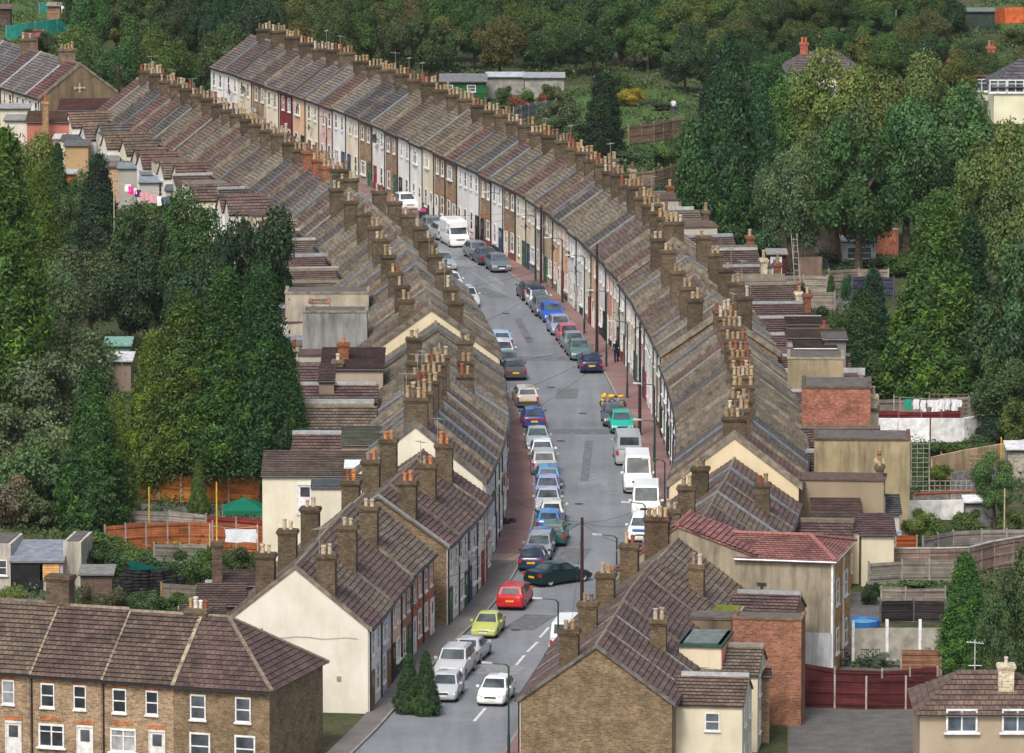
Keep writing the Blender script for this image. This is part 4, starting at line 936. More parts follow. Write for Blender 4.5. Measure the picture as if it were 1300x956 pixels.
def rpatch(name,u,v,L,w,col,z=.006,ang=0.):
    p=P(u,v); m=MB(); a=V3((math.sin(ang+.03),math.cos(ang+.03),0)); b=V3((a.y,-a.x,0)); n=14 if name=='manhole_cover' else 4
    if n==14: m.face([Z(p+a*L*math.cos(2*math.pi*k/14)+b*w*math.sin(2*math.pi*k/14),z) for k in range(14)][::1])
    else: m.face([Z(p-a*L-b*w,z),Z(p-a*L+b*w,z),Z(p+a*L+b*w,z),Z(p+a*L-b*w,z)])
    o=m.build(name,M['matte'],None,(0,0,0),color=col); o['kind']='structure'
for i_,(u,v,L,w,c,an) in enumerate(((720,500,2.6,.8,(.15,.16,.17),0),(735,548,1.2,2.4,(.14,.15,.16),0),(706,640,8,.35,(.15,.155,.165),.02),(755,610,2.2,1.1,(.23,.24,.25),0),(727,706,3.0,.9,(.15,.155,.16),.1),(672,790,2.6,1.0,(.14,.145,.15),.25),(625,850,1.5,1.8,(.24,.245,.25),.2),(665,420,7,.3,(.15,.155,.165),-.1),(690,455,1.2,1.9,(.16,.165,.175),-.1),(620,372,3,.8,(.15,.16,.17),-.35),(590,335,2,1.3,(.24,.25,.26),-.4),(745,585,9,.3,(.15,.16,.17),0))):
    rpatch('road_patch',u,v,L,w,c,.003+.0012*i_,an)
for u,v in ((700,492),(712,560),(735,640),(700,720),(655,800),(672,430),(642,398),(740,525)): rpatch('manhole_cover',u,v,.32,.32,(.07,.07,.072),.02)
for u,v,L,w in ((675,600,2.2,.35),(672,660,2.6,.4),(668,700,2.0,.35),(652,760,2.2,.4),(690,580,1.4,.3),(805,640,2.6,.4),(760,470,2,.35),(600,830,1.8,.4),(660,505,1.5,.3)): rpatch('oil_stain',u+8,v,L,w,(.13,.135,.14),.018+u*.000004)
# garden ground: strips of lawn, yard and soil behind the terraces
def patch(name,u0,u1,v0,v1,mat,z=.01):
    m=MB(); a,b,c,e=P(u0,v1),P(u1,v1),P(u1,v0),P(u0,v0)
    m.face([Z(a,z),Z(b,z),Z(c,z),Z(e,z)]); o=m.build(name,mat,None,(0,0,0)); o['kind']='structure'
patch('garden_yard',1000,1210,752,790,M['yard']); patch('garden_yard',1070,1190,800,845,M['yard'],.014); patch('garden_yard',1000,1300,846,990,M['yard'],.004)
patch('garden_yard',150,395,905,1010,M['pave_grey'],.004)
patch('garden_yard',1105,1240,548,562,M['yard']); patch('garden_yard',990,1110,400,500,M['yard'],.004); patch('garden_yard',960,1110,330,400,M['yard'],.003)
patch('garden_yard',0,260,728,770,M['yard']); patch('garden_yard',150,345,640,668,M['yard']); patch('garden_yard',60,300,170,290,M['yard'])
patch('garden_lawn',700,870,110,160,M['lawn']); patch('garden_lawn',790,870,175,215,M['lawn']); patch('allotment_grass',-60,110,0,60,M['lawn']); patch('allotment_grass',1180,1300,5,40,M['lawn'])
patch('garden_yard',330,480,430,620,M['yard'])
# ------------------------------------------------------------------ fences and walls
fence('orange brown panel fence across the left gardens',[(133,668),(185,664),(240,662),(300,664),(345,668)],1.8,(.32,.11,.045),(.3,.27,.24))
fence('deep red painted fence behind the hanging white sheet',[(262,655),(300,658),(342,662)],1.7,(.2,.03,.028),(.25,.22,.2))
fence('grey low board fence between the left gardens',[(165,648),(215,650),(262,654)],1.2,(.26,.24,.22),(.3,.28,.26))
fence('orange panel fence under the big left conifers',[(175,600),(230,604),(290,604),(330,606)],1.8,(.38,.14,.035),(.34,.3,.25))
fence('grey weathered fence right of the tyre stacks',[(205,741),(250,744)],1.7,(.2,.18,.15),(.33,.2,.07))
fence('grey slatted fence by the shrubs in the left gardens',[(196,690),(262,692)],1.4,(.2,.19,.16),(.24,.23,.2))
fence('deep red fence beside orange shed at far left',[(72,191),(114,194)],1.7,(.2,.035,.03),(.2,.05,.04))
fence('low dark red fence below the orange shed at far left',[(60,238),(100,242)],1.6,(.14,.04,.035),(.2,.05,.04))
fence('maroon panel fence along the bottom right gardens',[(1018,842),(1060,849),(1120,851),(1190,848)],1.8,(.085,.022,.024),(.35,.32,.28))
fence('front maroon panel fence with pale posts at bottom right',[(1020,858),(1100,861),(1200,860),(1240,862)],1.8,(.1,.025,.027),(.38,.35,.3))
fence('short brown picket fence at bottom right beside maroon fence',[(1144,826),(1195,826)],1.8,(.25,.13,.08),(.3,.25,.2))
fence('pale concrete panel fence with white posts beside blue pool',[(1083,798),(1126,797),(1168,797),(1215,797)],2.0,(.42,.4,.34),(.75,.76,.76),'matte',2.0,ph=.5,postw=.17)
fence('dark slatted fence on low wall behind the grey yard',[(1118,763),(1160,762),(1200,763)],1.3,(.035,.03,.03),(.1,.1,.1))
fence('weathered grey panel fence with bowed tops',[(1119,746),(1150,747),(1200,746)],1.7,(.2,.175,.15),(.3,.28,.25))
fence('tall grey board fence behind the vegetable bed',[(1103,715),(1145,712),(1180,712),(1230,712)],2.0,(.24,.22,.19),(.3,.28,.26))
fence('long pinkish fence with white top rail on the right',[(1132,697),(1180,697),(1230,696),(1262,688),(1310,680)],1.8,(.26,.19,.16),(.3,.27,.25),capc=(.45,.44,.4))
fence('curving grey panel fence below the green hedge',[(1172,682),(1210,675),(1246,673),(1310,672)],1.8,(.24,.22,.2),(.3,.28,.26))
fence('short bright rust-orange fence panel by the alley',[(1137,681),(1164,681)],1.7,(.36,.09,.03),(.3,.26,.2))
r=fence('grey trellis-topped fence behind the white washing',[(1115,508),(1170,507),(1230,504),(1272,504)],2.0,(.22,.2,.17),(.3,.27,.24))
fence('low maroon fence just above the whitewashed wall',[(1112,522),(1170,523),(1220,521)],1.9,(.15,.03,.03),(.2,.1,.1))
fence('whitewashed garden wall below the washing line',[(1106,531),(1140,531),(1222,531),(1245,527)],1.7,(.74,.75,.74),(.7,.7,.7),'matte',3.0,'wall','garden_wall',ph=.02,th=.22)
fence('brown board fence at the right end of the white wall',[(1246,521),(1275,521)],1.9,(.2,.12,.08),(.25,.2,.15))
fence('sloping pale tan wall behind wooden trellis',[(1183,580),(1225,571),(1262,565),(1310,556)],1.8,(.5,.37,.25),(.4,.3,.2),'oldrender',4,'wall','garden_wall',ph=.02,th=.2)
fence('stepped dark concrete block wall under the trellis',[(1208,600),(1240,596),(1275,592)],1.6,(.17,.17,.18),(.2,.2,.2),'brick',4,'wall','garden_wall',ph=.0,th=.22)
fence('grey block wall with red cap in trellis garden',[(1160,628),(1205,626),(1255,624)],1.4,(.2,.19,.18),(.2,.2,.2),'brick',4,'wall','garden_wall',ph=.0,th=.22,capc=(.28,.07,.05))
fence('low white painted wall behind the leafy hedge',[(1152,636),(1195,635),(1240,634)],1.3,(.6,.6,.58),(.6,.6,.6),'matte',4,'wall','garden_wall',ph=.0,th=.22)
fence('pinkish concrete fence beneath the trees, upper right',[(1008,297),(1035,292),(1060,291)],2.0,(.34,.26,.22),(.35,.3,.28),'matte')
fence('brown rendered garden wall right of the maroon shed',[(1014,327),(1043,326)],2.2,(.2,.14,.12),(.2,.15,.13),'oldrender',5,'wall','garden_wall',ph=0,th=.22)
fence('red brick garden wall with pale cap behind upper right gardens',[(1045,288),(1080,286),(1140,292)],2.2,(.33,.13,.09),(.3,.15,.1),'brick',4,'wall','garden_wall',ph=0,th=.22,capc=(.4,.36,.3))
fence('mid brown fence stepping across upper right gardens',[(1052,343),(1090,341),(1128,342)],1.8,(.22,.18,.15),(.3,.26,.22))
fence('dark slate-blue fence near the clipped topiary',[(1082,352),(1110,351),(1135,352)],1.7,(.05,.06,.09),(.1,.1,.12))
fence('grey board fence left of the clipped topiary',[(984,350),(1020,350),(1050,351)],1.5,(.24,.22,.19),(.3,.27,.24))
fence('greyish fence above the low outhouses on the right',[(995,372),(1030,371),(1060,371)],1.6,(.25,.22,.19),(.28,.25,.22))
fence('brown timber fence in the hillside gardens beyond the terrace',[(798,160),(830,156),(866,149)],2.0,(.25,.17,.12),(.3,.2,.15))
fence('pale picket fence lower in the hillside gardens',[(801,219),(830,216),(862,207)],2.0,(.27,.2,.14),(.3,.24,.18))
fence('grey boarded fence behind the reddish bushes',[(652,137),(680,131),(706,126)],1.6,(.17,.19,.2),(.3,.3,.3))
fence('orange plastic mesh fence on the allotments at top right',[(1248,13),(1275,10),(1300,9)],1.8,(.62,.14,.05),(.4,.1,.05),'matte')
fence('turquoise netting fence crossing the allotments at top left',[(8,33),(45,28),(86,22)],1.6,(.04,.4,.33),(.2,.3,.28),'matte')
fence('green netting windbreak at the very top of the allotments',[(50,4),(75,1),(105,-1)],1.2,(.05,.36,.3),(.2,.3,.28),'matte')
# trellis on the right
def trellis(label,u0,u1,vt,h,y=None,col=(.4,.33,.24)):
    p=P(u0,vt,h); q=P(u1,vt,h); r=thing('trellis',label,'trellis',(p.x,p.y,0)); m=MB(); L=q.x-p.x; n=int(L/.32)
    for k in range(n+1): m.box((p.x+L*k/n,p.y,h/2),(.035,.03,h))
    for k in range(int(h/.32)+1): m.box((p.x+L/2,p.y-.03,h-.02-k*.32),(L,.03,.035))
    m.build('lattice',M['matte'],r,color=col)
    for x in (p.x,p.x+L): m=MB(); m.box((x,p.y+.06,h/2),(.09,.09,h+.2)); m.build('post',M['matte'],r,color=(.3,.24,.18))
    return r
trellis('square tan trellis in front of the sloping tan wall',1195,1250,576,1.5); trellis('grey square trellis along the stepped block wall',1180,1240,610,1.5,col=(.35,.33,.3)); trellis('tall grey arbour trellis against the beige wing',1157,1180,563,3.4,col=(.3,.32,.3))
trellis('thin trellis topping the fence behind the washing',1180,1235,500,2.5,col=(.25,.2,.15))
# ------------------------------------------------------------------ washing
def cloth_mesh(w,h,seed):
    rr=random.Random(seed); m=MB(); nx,nz=5,6
    ph=rr.uniform(0,6); f=lambda i,j: V3((-w/2+w*i/nx*1.0+ .03*math.sin(j*1.3+ph),.07*math.sin(i*1.9+ph)*(j/nz)+.02,-h*j/nz - (.06*h*math.sin(i*2.1+ph) if j==nz else 0)))
    for i in range(nx):
        for j in range(nz): m.face([f(i,j),f(i,j+1),f(i+1,j+1),f(i+1,j)])
    for i in range(nx):
        for j in range(nz): 
            d=V3((0,.02,0)); m.face([f(i,j)+d,f(i+1,j)+d,f(i+1,j+1)+d,f(i,j+1)+d])
    return m
def wash(items,y,label,post=True):
    for i,(u,v,w,h,c,lab,cat) in enumerate(items):
        x=xat(u,y,v); z=hat(v,y); m=cloth_mesh(w,h,i+int(u))
        o=m.build(cat.replace(' ','_'),M['cloth'],None,(0,0,0),color=c,smooth=False); o.location=(x,y,z); tag(o,lab,cat)
    x0=xat(items[0][0],y)-1.; x1=xat(items[-1][0],y)+1.; z0=hat(items[0][1],y)+.03; z1=hat(items[-1][1],y)+.03
    m=MB(); m.tube((x0,y,z0+.15),((x0+x1)/2,y,(z0+z1)/2),.012,n=4); m.tube(((x0+x1)/2,y,(z0+z1)/2),(x1,y,z1+.15),.012,n=4)
    r=thing('washing_line',label,'washing line',(x0,y,0)); m.build('line',M['plain'],r,color=(.5,.5,.5)); m=MB()
    m.tube((x0,y,0),(x0,y,z0+.3),.04,n=6); m.tube((x1,y,0),(x1,y,z1+.3),.04,n=6); m.build('pole',M['matte'],r,color=(.5,.45,.35))
wh=(.78,.79,.82)
items=[(1153,507,.5,.75,(.03,.32,.22),'dark green cloth hanging at the left end of the white washing','cloth'),(1163,507,.42,.7,wh,'white shirt next to the dark green cloth','shirt'),(1172,508,.38,.85,wh,'narrow white towel, second white piece from left on the line','towel'),(1180,508,.3,.5,wh,'small white cloth in the middle of the washing line','cloth'),(1187,508,.5,.9,wh,'large white sheet left of the middle pole','sheet'),(1195,507,.45,.85,wh,'white pillow cover hanging in mid line','cloth'),(1203,506,.4,.8,wh,'long white towel hanging right of middle','towel'),(1212,507,.48,.85,wh,'crumpled white shirt near the right end of the line','shirt'),(1219,508,.3,.5,wh,'last small white piece at the right end of the line','cloth')]
wash(items,498.6,'washing line hung with white clothes over the white wall')
wash([(285,671,0.05,.05,(.7,.7,.75),'tiny peg bag at the end of the sheet line','peg bag'),(306,672,2.0,.85,(.68,.7,.78),'pale checked sheet drying in front of the red fence','sheet')],446,'washing line with one pale sheet in the left gardens')
wash([(162,234,.5,.6,(.8,.8,.8),'white cloth at the left end of the pink washing','cloth'),(166,236,.5,.7,(.75,.03,.3),'bright pink shirt on the far left washing line','shirt'),(171,239,.3,.5,wh,'small white cloth right of the bright pink shirt','cloth'),(175,241,.5,.6,(.1,.03,.12),'dark purple shirt on the far left washing line','shirt'),(183,244,.7,.7,(.6,.32,.35),'dusty pink towel, left one of two','towel'),(193,247,.75,.7,(.62,.35,.38),'dusty pink towel, right one of two','towel'),(202,249,.35,.8,wh,'white towel beside the two dusty pink towels','towel'),(211,250,.5,.6,(.1,.12,.2),'dark clothes at the right end of the pink washing','clothes')],575,'washing line with pink clothes behind the left terrace')
wash([(1136,786,.2,.2,wh,'tiny white peg cloth over the grey yard','cloth'),(1137,781,.7,.75,(.62,.62,.72),'crumpled lilac white cloth hanging above the grey yard','cloth')],431.,'washing line over the dark grey yard')
# ------------------------------------------------------------------ gazebos, tyres, pool, odds and ends
def gazebo(label,u,v,hw,h,col):
    p=P(u,v,h); r=thing('gazebo',label,'gazebo',(p.x,p.y,0)); m=MB(); z=h
    e=[V3((p.x+a*hw,p.y+b*hw,z-.6)) for a,b in((-1,-1),(1,-1),(1,1),(-1,1))]; top=V3((p.x,p.y,z+.1))
    for k in range(4): m.face([e[k],e[(k+1)%4],top]); m.face([e[k],e[k]-V3((0,0,.22)),e[(k+1)%4]-V3((0,0,.22)),e[(k+1)%4]])
    m.build('canopy',M['cloth'],r,color=col)
    for k in range(4): m=MB(); m.tube((e[k].x,e[k].y,0),e[k],.03,n=5); m.build('leg',M['metal'],r,color=(.3,.3,.3))
gazebo('green garden gazebo with pointed canopy beside the red fence',310,633,1.35,2.3,(.01,.13,.08))
gazebo('teal garden gazebo beyond the far-left gardens',101,203,1.4,2.4,(.03,.26,.26))
m=MB(); 
for i,(u,n,v) in enumerate([(158,6,752),(166,8,752),(175,7,753),(184,8,753),(192,6,752),(201,7,752),(210,7,750),(219,5,750),(229,4,749),(150,4,752),(163,5,758),(205,5,757)]):
    p=P(u,v); ty=None
    for k in range(n):
        if 'TY' not in globals():
            mm=MB()
            N=14
            for a in range(N):
                for b in range(6):
                    q=[]
                    for (aa,bb) in ((a,b),(a+1,b),(a+1,b+1),(a,b+1)):
                        A=2*math.pi*aa/N; Bq=2*math.pi*bb/6; rr=.26+.075*math.cos(Bq); q.append((rr*math.cos(A),rr*math.sin(A),.1+.1*math.sin(Bq)))
                    mm.face(q)
            TY=mm.build('tyre',M['rubber'],None,(0,0,0),color=(.02,.02,.022),smooth=True,link=False)
        o=TY.copy(); C.objects.link(o); o.location=(p.x+random.uniform(-.04,.04),p.y+random.uniform(-.04,.04),k*.2); tag(o,'black car tyre in the row of tyre stacks in the left yard','tyre','stacked tyres in the yard')
r=thing('paddling_pool','round blue paddling pool beside the pale concrete fence','paddling pool',P(1095,797)); m=MB(); p=r.location
for k in range(20):
    a,b=2*math.pi*k/20,2*math.pi*(k+1)/20
    m.face([(p.x+1.0*math.cos(a),p.y+1.0*math.sin(a),0.03),(p.x+1.0*math.cos(b),p.y+1.0*math.sin(b),0.03),(p.x+1.05*math.cos(b),p.y+1.05*math.sin(b),.5),(p.x+1.05*math.cos(a),p.y+1.05*math.sin(a),.5)])
    m.face([(p.x+.9*math.cos(a),p.y+.9*math.sin(a),0.03),(p.x+.9*math.cos(b),p.y+.9*math.sin(b),0.03),(p.x+1.05*math.cos(b),p.y+1.05*math.sin(b),.5),(p.x+1.05*math.cos(a),p.y+1.05*math.sin(a),.5)])
m.build('rim',M['plain'],r,color=(.03,.16,.45)); m=MB(); m.face([(p.x+.95*math.cos(2*math.pi*k/20),p.y+.95*math.sin(2*math.pi*k/20),.35) for k in range(20)]); m.build('water',M['glass'],r,color=(.1,.3,.45))
def blob(name,label,cat,u,v,sx,sy,sz,col,mat='cloth',z0=0):
    p=P(u,v); m=MB(); n=10
    for i in range(n):
        for j in range(6):
            q=[]
            for ii,jj in((i,j),(i+1,j),(i+1,j+1),(i,j+1)):
                a=2*math.pi*ii/n; b=math.pi/2*jj/6; w=1+.15*math.sin(a*3+b*4+u)
                q.append((p.x+sx/2*w*math.cos(a)*math.cos(b)**.6,p.y+sy/2*w*math.sin(a)*math.cos(b)**.6,z0+sz*math.sin(b)))
            m.face(q)
    o=m.build(name,M[mat],None,(p.x,p.y,0),color=col,smooth=True); return tag(o,label,cat)
blob('rubbish_bag','black rubbish bag lying on the pavement by the left houses','rubbish bag',642,667,.55,.5,.5,(.012,.012,.014),'plain'); blob('rubbish_bag','second black rubbish bag nearest the road on left pavement','rubbish bag',650,665,.6,.5,.4,(.012,.012,.014),'plain')
blob('tarpaulin','turquoise tarpaulin heap among the far trees','tarpaulin',153,74,1.8,1.6,1.0,(.02,.4,.33)); blob('tarpaulin','red plastic sheet heap beside the far turquoise tarpaulin','tarpaulin',166,70,1.,1.,.9,(.5,.06,.03)); blob('tarpaulin','orange tarpaulin heap below the turquoise one','tarpaulin',158,83,1.2,1.,.8,(.4,.12,.04))
blob('tarpaulin','white covered heap on the far allotments','tarpaulin',75,16,2.6,1.4,.8,(.6,.62,.6)); blob('tarpaulin','bright red cover lying in the hillside garden','cover',820,178,1.1,.9,.9,(.55,.01,.03)); blob('tarpaulin','blue-white covered heap at the left garden edge','cover',62,626,1.8,1.5,.7,(.5,.5,.52)); blob('tarpaulin','red car-cover shape on an outhouse roof at far left','cover',171,206,2.0,1.2,2.9,(.55,.06,.05)); blob('tarpaulin','pale blue cover behind the orange fence','cover',170,698,1.1,1,1.2,(.15,.4,.6))
m=MB(); a,b,c=P(163,711,2.4),P(166,724,1.6),P(204,722,1.7)
for k in (0,.03): m.face([a+V3((0,k,0)),b+V3((0,k,0)),c+V3((0,k,0))][::1 if k else -1])
tag(m.build('tent_fly',M['cloth'],None,(b.x,b.y,0),color=(.05,.62,.58)),'turquoise triangular awning leaning beside the tyres','awning')
for i,(u,v,c,l) in enumerate([(28,48,(.42,.13,.06),'orange terracotta tubs on the allotment, left group'),(38,47,(.42,.13,.06),'orange terracotta tubs on the allotment, right group'),(46,50,(.22,.04,.04),'dark red water butt on the allotment'),(1085,546,(.3,.08,.05),'brick planter near the white wall'),(1222,545,(.03,.12,.4),'blue bucket beside the plant pots at the white wall')]):
    p=P(u,v); m=MB(); 
    for k in range(3 if 'tubs' in l else 1): m.tube((p.x+k*.7,p.y,0),(p.x+k*.7,p.y,.8),.25,.36,n=10)
    tag(m.build('tub',M['clay'],None,(p.x,p.y,0),color=c),l,'tub')
shed('garden_shed','tiny dark shed at the top left corner allotments','shed',0,13,6,10,790,2.5,'wood',(.1,.07,.06),(.16,.1,.09),rmat='matte')
shed('garden_shed','brown shed among bushes at the back of the left allotments','shed',30,48,42,46,745,2.5,'wood',(.24,.08,.06),(.25,.08,.08),rmat='matte')
shed('garden_shed','low tan hut near the covered heap at top left','shed',60,76,3,7,795,2.5,'wood',(.28,.18,.12),(.3,.24,.2),rmat='matte')
shed('garden_shed','tan brick hut at the top middle above the trees','shed',690,711,1,4,800,3,'brick',(.36,.22,.14),(.4,.38,.36),rmat='matte',door=(.5,(.3,.05,.05)))
shed('garden_shed','grey metal shed right of the tan hut at the top','shed',712,732,5,9,790,3,'matte',(.28,.28,.27),(.32,.33,.33),rmat='matte')
shed('garden_shed','dark green container hut on the top right allotments','shed',1217,1263,10,14,760,3,'matte',(.04,.06,.05),(.16,.18,.17),rmat='matte')
shed('garden_shed','dark blue-grey shed among the top right bushes','shed',1145,1170,14,20,745,3,'wood',(.04,.05,.08),(.12,.13,.16),rmat='matte')
shed('garden_shed','tall maroon garden shed with white door, upper right','shed',975,998,318,322,560,2.5,'wood',(.085,.02,.025),(.26,.26,.27),rmat='matte',door=(.45,(.6,.62,.64)))
shed('garden_shed','white conservatory roof glimpsed in the upper right gardens','conservatory',1070,1112,300,306,585,3,'plain',(.6,.6,.58),(.62,.64,.66),rmat='matte',win=((.3,.8,1,1),(.7,.8,1,1)))
shed('garden_shed','white-roofed store at the end of the low white wall','shed',1226,1262,632,637,444,2,'matte',(.3,.3,.3),(.7,.7,.7),rmat='matte')
shed('garden_shed','grey store with red verge at right edge by tan wall','shed',1280,1320,562,570,458,3,'brick',(.3,.28,.26),(.6,.6,.6),rmat='matte')
shed('garden_shed','low house glimpsed behind the left conifers with white fascia','shed',122,166,453,458,490,4,'render',(.26,.2,.16),(.6,.6,.6),rmat='matte')
shed('garden_shed','green-glazed lean-to behind the left conifers','shed',133,165,428,438,505,3,'matte',(.2,.3,.26),(.18,.34,.28),rmat='matte')
HB=hiphouse('brown tiled roof end with stone chimney at the bottom right corner',1168,1345,850,905,377,(.4,.33,.24),(.12,.085,.07),7,.35,win=((.3,2.4),(.7,2.4)))
add_chimney(HB,V3((xat(1281,379),379,0)),(1,0,0),(0,1,0),.85,.7,3,hat(842,379),1,(.42,.37,.3),V3((1,0,0)),(.55,.5,.42))
# garden chairs at the bottom right
for i,u in enumerate((1072,1098,1112)):
    p=P(u,846); r=thing('garden_chair',['leftmost','middle','rightmost'][i]+' dark metal garden chair above the maroon fence','chair',p); m=MB(); m.box((p.x,p.y,.45),(.5,.5,.05)); m.build('seat',M['metal'],r,color=(.06,.06,.07)); m=MB()
    for k in range(5): m.box((p.x-.22+k*.11,p.y+.24,.72),(.03,.03,.5))
    m.box((p.x,p.y+.24,.97),(.5,.04,.05)); m.build('backrest',M['metal'],r,color=(.06,.06,.07))
    for a,b in((-1,-1),(1,-1),(1,1),(-1,1)): m=MB(); m.tube((p.x+a*.22,p.y+b*.22,0),(p.x+a*.22,p.y+b*.22,.44),.02,n=5); m.build('leg',M['metal'],r,color=(.06,.06,.07))
# ------------------------------------------------------------------ vehicles
def wheel_protos():
    t_=MB(); n=16; w=.2
    prof=[(.19,-w/2),(.3,-w/2),(.32,-w/4),(.32,w/4),(.3,w/2),(.19,w/2)]
    def ring(prof,m):
        for (r0,x0),(r1,x1) in zip(prof,prof[1:]):
            for k in range(n):
                a,b=2*math.pi*k/n,2*math.pi*(k+1)/n
                m.face([(x0,r0*math.cos(a),r0*math.sin(a)),(x0,r0*math.cos(b),r0*math.sin(b)),(x1,r1*math.cos(b),r1*math.sin(b)),(x1,r1*math.cos(a),r1*math.sin(a))])
    ring(prof,t_)
    r=MB(); ring([(0,.06),(.05,.085),(.07,.06),(.16,.075),(.2,.1)],r); ring([(0,-.06),(.05,-.085),(.07,-.06),(.16,-.075),(.2,-.1)],r)
    for k in range(5):
        a=2*math.pi*k/5; 
        for s in (1,-1): r.box((s*.078,.12*math.cos(a),.12*math.sin(a)),(.02,.05,.05))
    return proto(t_,'tyre',M['rubber'],color=(.02,.02,.02),smooth=True),proto(r,'rim',M['metal'],color=(.45,.46,.47),smooth=True)
TYR,RIM=wheel_protos()
CT={ # L,W,H, hood front z, hood rear z, y of: windscreen base, roof front, roof rear, tail base; deck z; greenhouse top half ratio; clearance
 'hatch':dict(L=3.9,W=1.68,H=1.44,hf=.66,hr=.93,y=(.95,.3,-1.25,-1.78),dk=.98,tail=-1.9,top=.74),
 'saloon':dict(L=4.4,W=1.71,H=1.41,hf=.64,hr=.92,y=(.95,.2,-.95,-1.5),dk=1.0,tail=-2.15,top=.74),
 'estate':dict(L=4.45,W=1.73,H=1.46,hf=.66,hr=.94,y=(1.05,.35,-1.75,-2.05),dk=1.0,tail=-2.2,top=.76),
 'suv':dict(L=4.55,W=1.82,H=1.7,hf=.85,hr=1.1,y=(1.0,.45,-1.75,-2.1),dk=1.12,tail=-2.2,top=.8),
 'coupe':dict(L=3.92,W=1.6,H=1.33,hf=.6,hr=.86,y=(.8,.1,-.9,-1.7),dk=.93,tail=-1.9,top=.7),
 'van':dict(L=5.2,W=1.97,H=2.45,hf=1.0,hr=1.3,y=(1.85,1.2,-2.5,-2.58),dk=1.3,tail=-2.6,top=.86),
 'smallvan':dict(L=5.0,W=1.95,H=2.15,hf=.95,hr=1.2,y=(1.75,1.1,-2.4,-2.47),dk=1.2,tail=-2.5,top=.87),
 'motorhome':dict(L=5.6,W=2.1,H=2.5,hf=.95,hr=1.25,y=(1.95,1.25,-2.7,-2.78),dk=1.3,tail=-2.8,top=.92)}
def car_meshes(ty):
    c=CT[ty]; L,W,H=c['L'],c['W'],c['H']; hw=W/2; y1,y2,y3,y4=c['y']; f=L/2; tb=-L/2; van=ty in('van','smallvan','motorhome')
    m=MB()
    st=[(f,.28,c['hf']-.16,.84),(f-.07,.2,c['hf']-.03,.92),(f-.35,.19,c['hf']+.04,.985),(y1+.25,.19,c['hr']-.04,1),(y1-.05,.19,c['hr'],1),(0,.19,(c['hr']+c['dk'])/2,1),(y4+.1,.19,c['dk'],1),(min(y4-.02,tb+.3),.2,c['dk']-.01,.985),(tb+.06,.24,c['dk']-.07,.93),(tb,.3,c['dk']-.25,.87)]
    rings=[]
    for (y,zl,zh,k) in st:
        a=hw*k; zm=zl+(zh-zl)*.55
        half=[(a*.9,zl),(a*.99,zl+.12),(a,zm),(a*.965,zh-.07),(a*.86,zh),(a*.4,zh+.02)]
        rings.append([V3((x,y,z)) for x,z in half]+[V3((-x,y,z)) for x,z in reversed(half)])
    for a,b in zip(rings,rings[1:]):
        n=len(a)
        for k in range(n): m.face([a[k],b[k],b[(k+1)%n],a[(k+1)%n]])
    m.face(rings[0]); m.face(list(reversed(rings[-1])))
    # greenhouse
    tw_=c['top']; zb1,zb4=c['hr']-.01,c['dk']-.01
    def gring(y,z,xb,): return V3((xb,y,z))
    bw=hw*.93; tp=hw*tw_
    B1,B4=[V3((s*bw*.95,y1,zb1)) for s in(1,-1)],[V3((s*bw*.92,y4,zb4)) for s in(1,-1)]
    Bm2,Bm3=[V3((s*bw,y2,zb1)) for s in(1,-1)],[V3((s*bw,y3,zb4)) for s in(1,-1)]
    T2,T3=[V3((s*tp*.95,y2,H-.05)) for s in(1,-1)],[V3((s*tp*.93,y3,H-.06 if not van else H-.03)) for s in(1,-1)]
    TC2,TC3,TM=V3((0,y2-.05,H)),V3((0,y3+.05,H-.015)),None
    for i,s in enumerate((1,-1)):
        m.face([B1[i],T2[i],Bm2[i]]); m.face([Bm2[i],T2[i],T3[i],Bm3[i]]); m.face([Bm3[i],T3[i],B4[i]])
        m.face([T2[i],TC2,TC3,T3[i]])
    m.face([B1[0],B1[1],T2[1],TC2,T2[0]]); m.face([B4[0],T3[0],TC3,T3[1],B4[1]])
    if ty=='motorhome':
        for a in (0,): 
            pr=[(hw*.96,1.3),(hw*1.0,1.6),(hw*.98,2.5),(hw*.8,2.72),(-hw*.8,2.72),(-hw*.98,2.5),(-hw*1.0,1.6),(-hw*.96,1.3)]
            pr2=[(hw*.9,1.95),(hw*.96,2.05),(hw*.95,2.45),(hw*.7,2.66),(-hw*.7,2.66),(-hw*.95,2.45),(-hw*.96,2.05),(-hw*.9,1.95)]
            m.prism([V3((x,.9,z)) for x,z in pr],[V3((x,-2.75,z)) for x,z in pr]); m.prism([V3((x*.9,1.75,1.95+(z-1.95)*.8)) for x,z in pr2],[V3((x,.9,z)) for x,z in pr2])
    out={'body':(m,M['paint'],None,True)}
    lr=lambda a,b,t_: a+(b-a)*t_
    def quad_in(a,b,c_,d_,l,r_,bt,tp_,push):
        # a bottom-left b bottom-right c top-right d top-left
        P_=lambda u,v: lr(lr(a,b,u),lr(d_,c_,u),v)
        q=[P_(l,bt),P_(1-r_,bt),P_(1-r_,1-tp_),P_(l,1-tp_)]
        return [x+V3(push) for x in q]
    g=MB(); g.face(quad_in(B1[1],B1[0],T2[0],T2[1],.06,.06,.06,.08,(0,.02,.014))); out['windscreen']=(g,M['glass'],(.055,.07,.078),False)
    if not van or ty=='smallvan':
        g=MB(); g.face(quad_in(B4[0],B4[1],T3[1],T3[0],.1,.1,.1 if ty!='smallvan' else .3,.12,(0,-.02,.012))); out['rear_window']=(g,M['glass'],(.045,.058,.065),False)
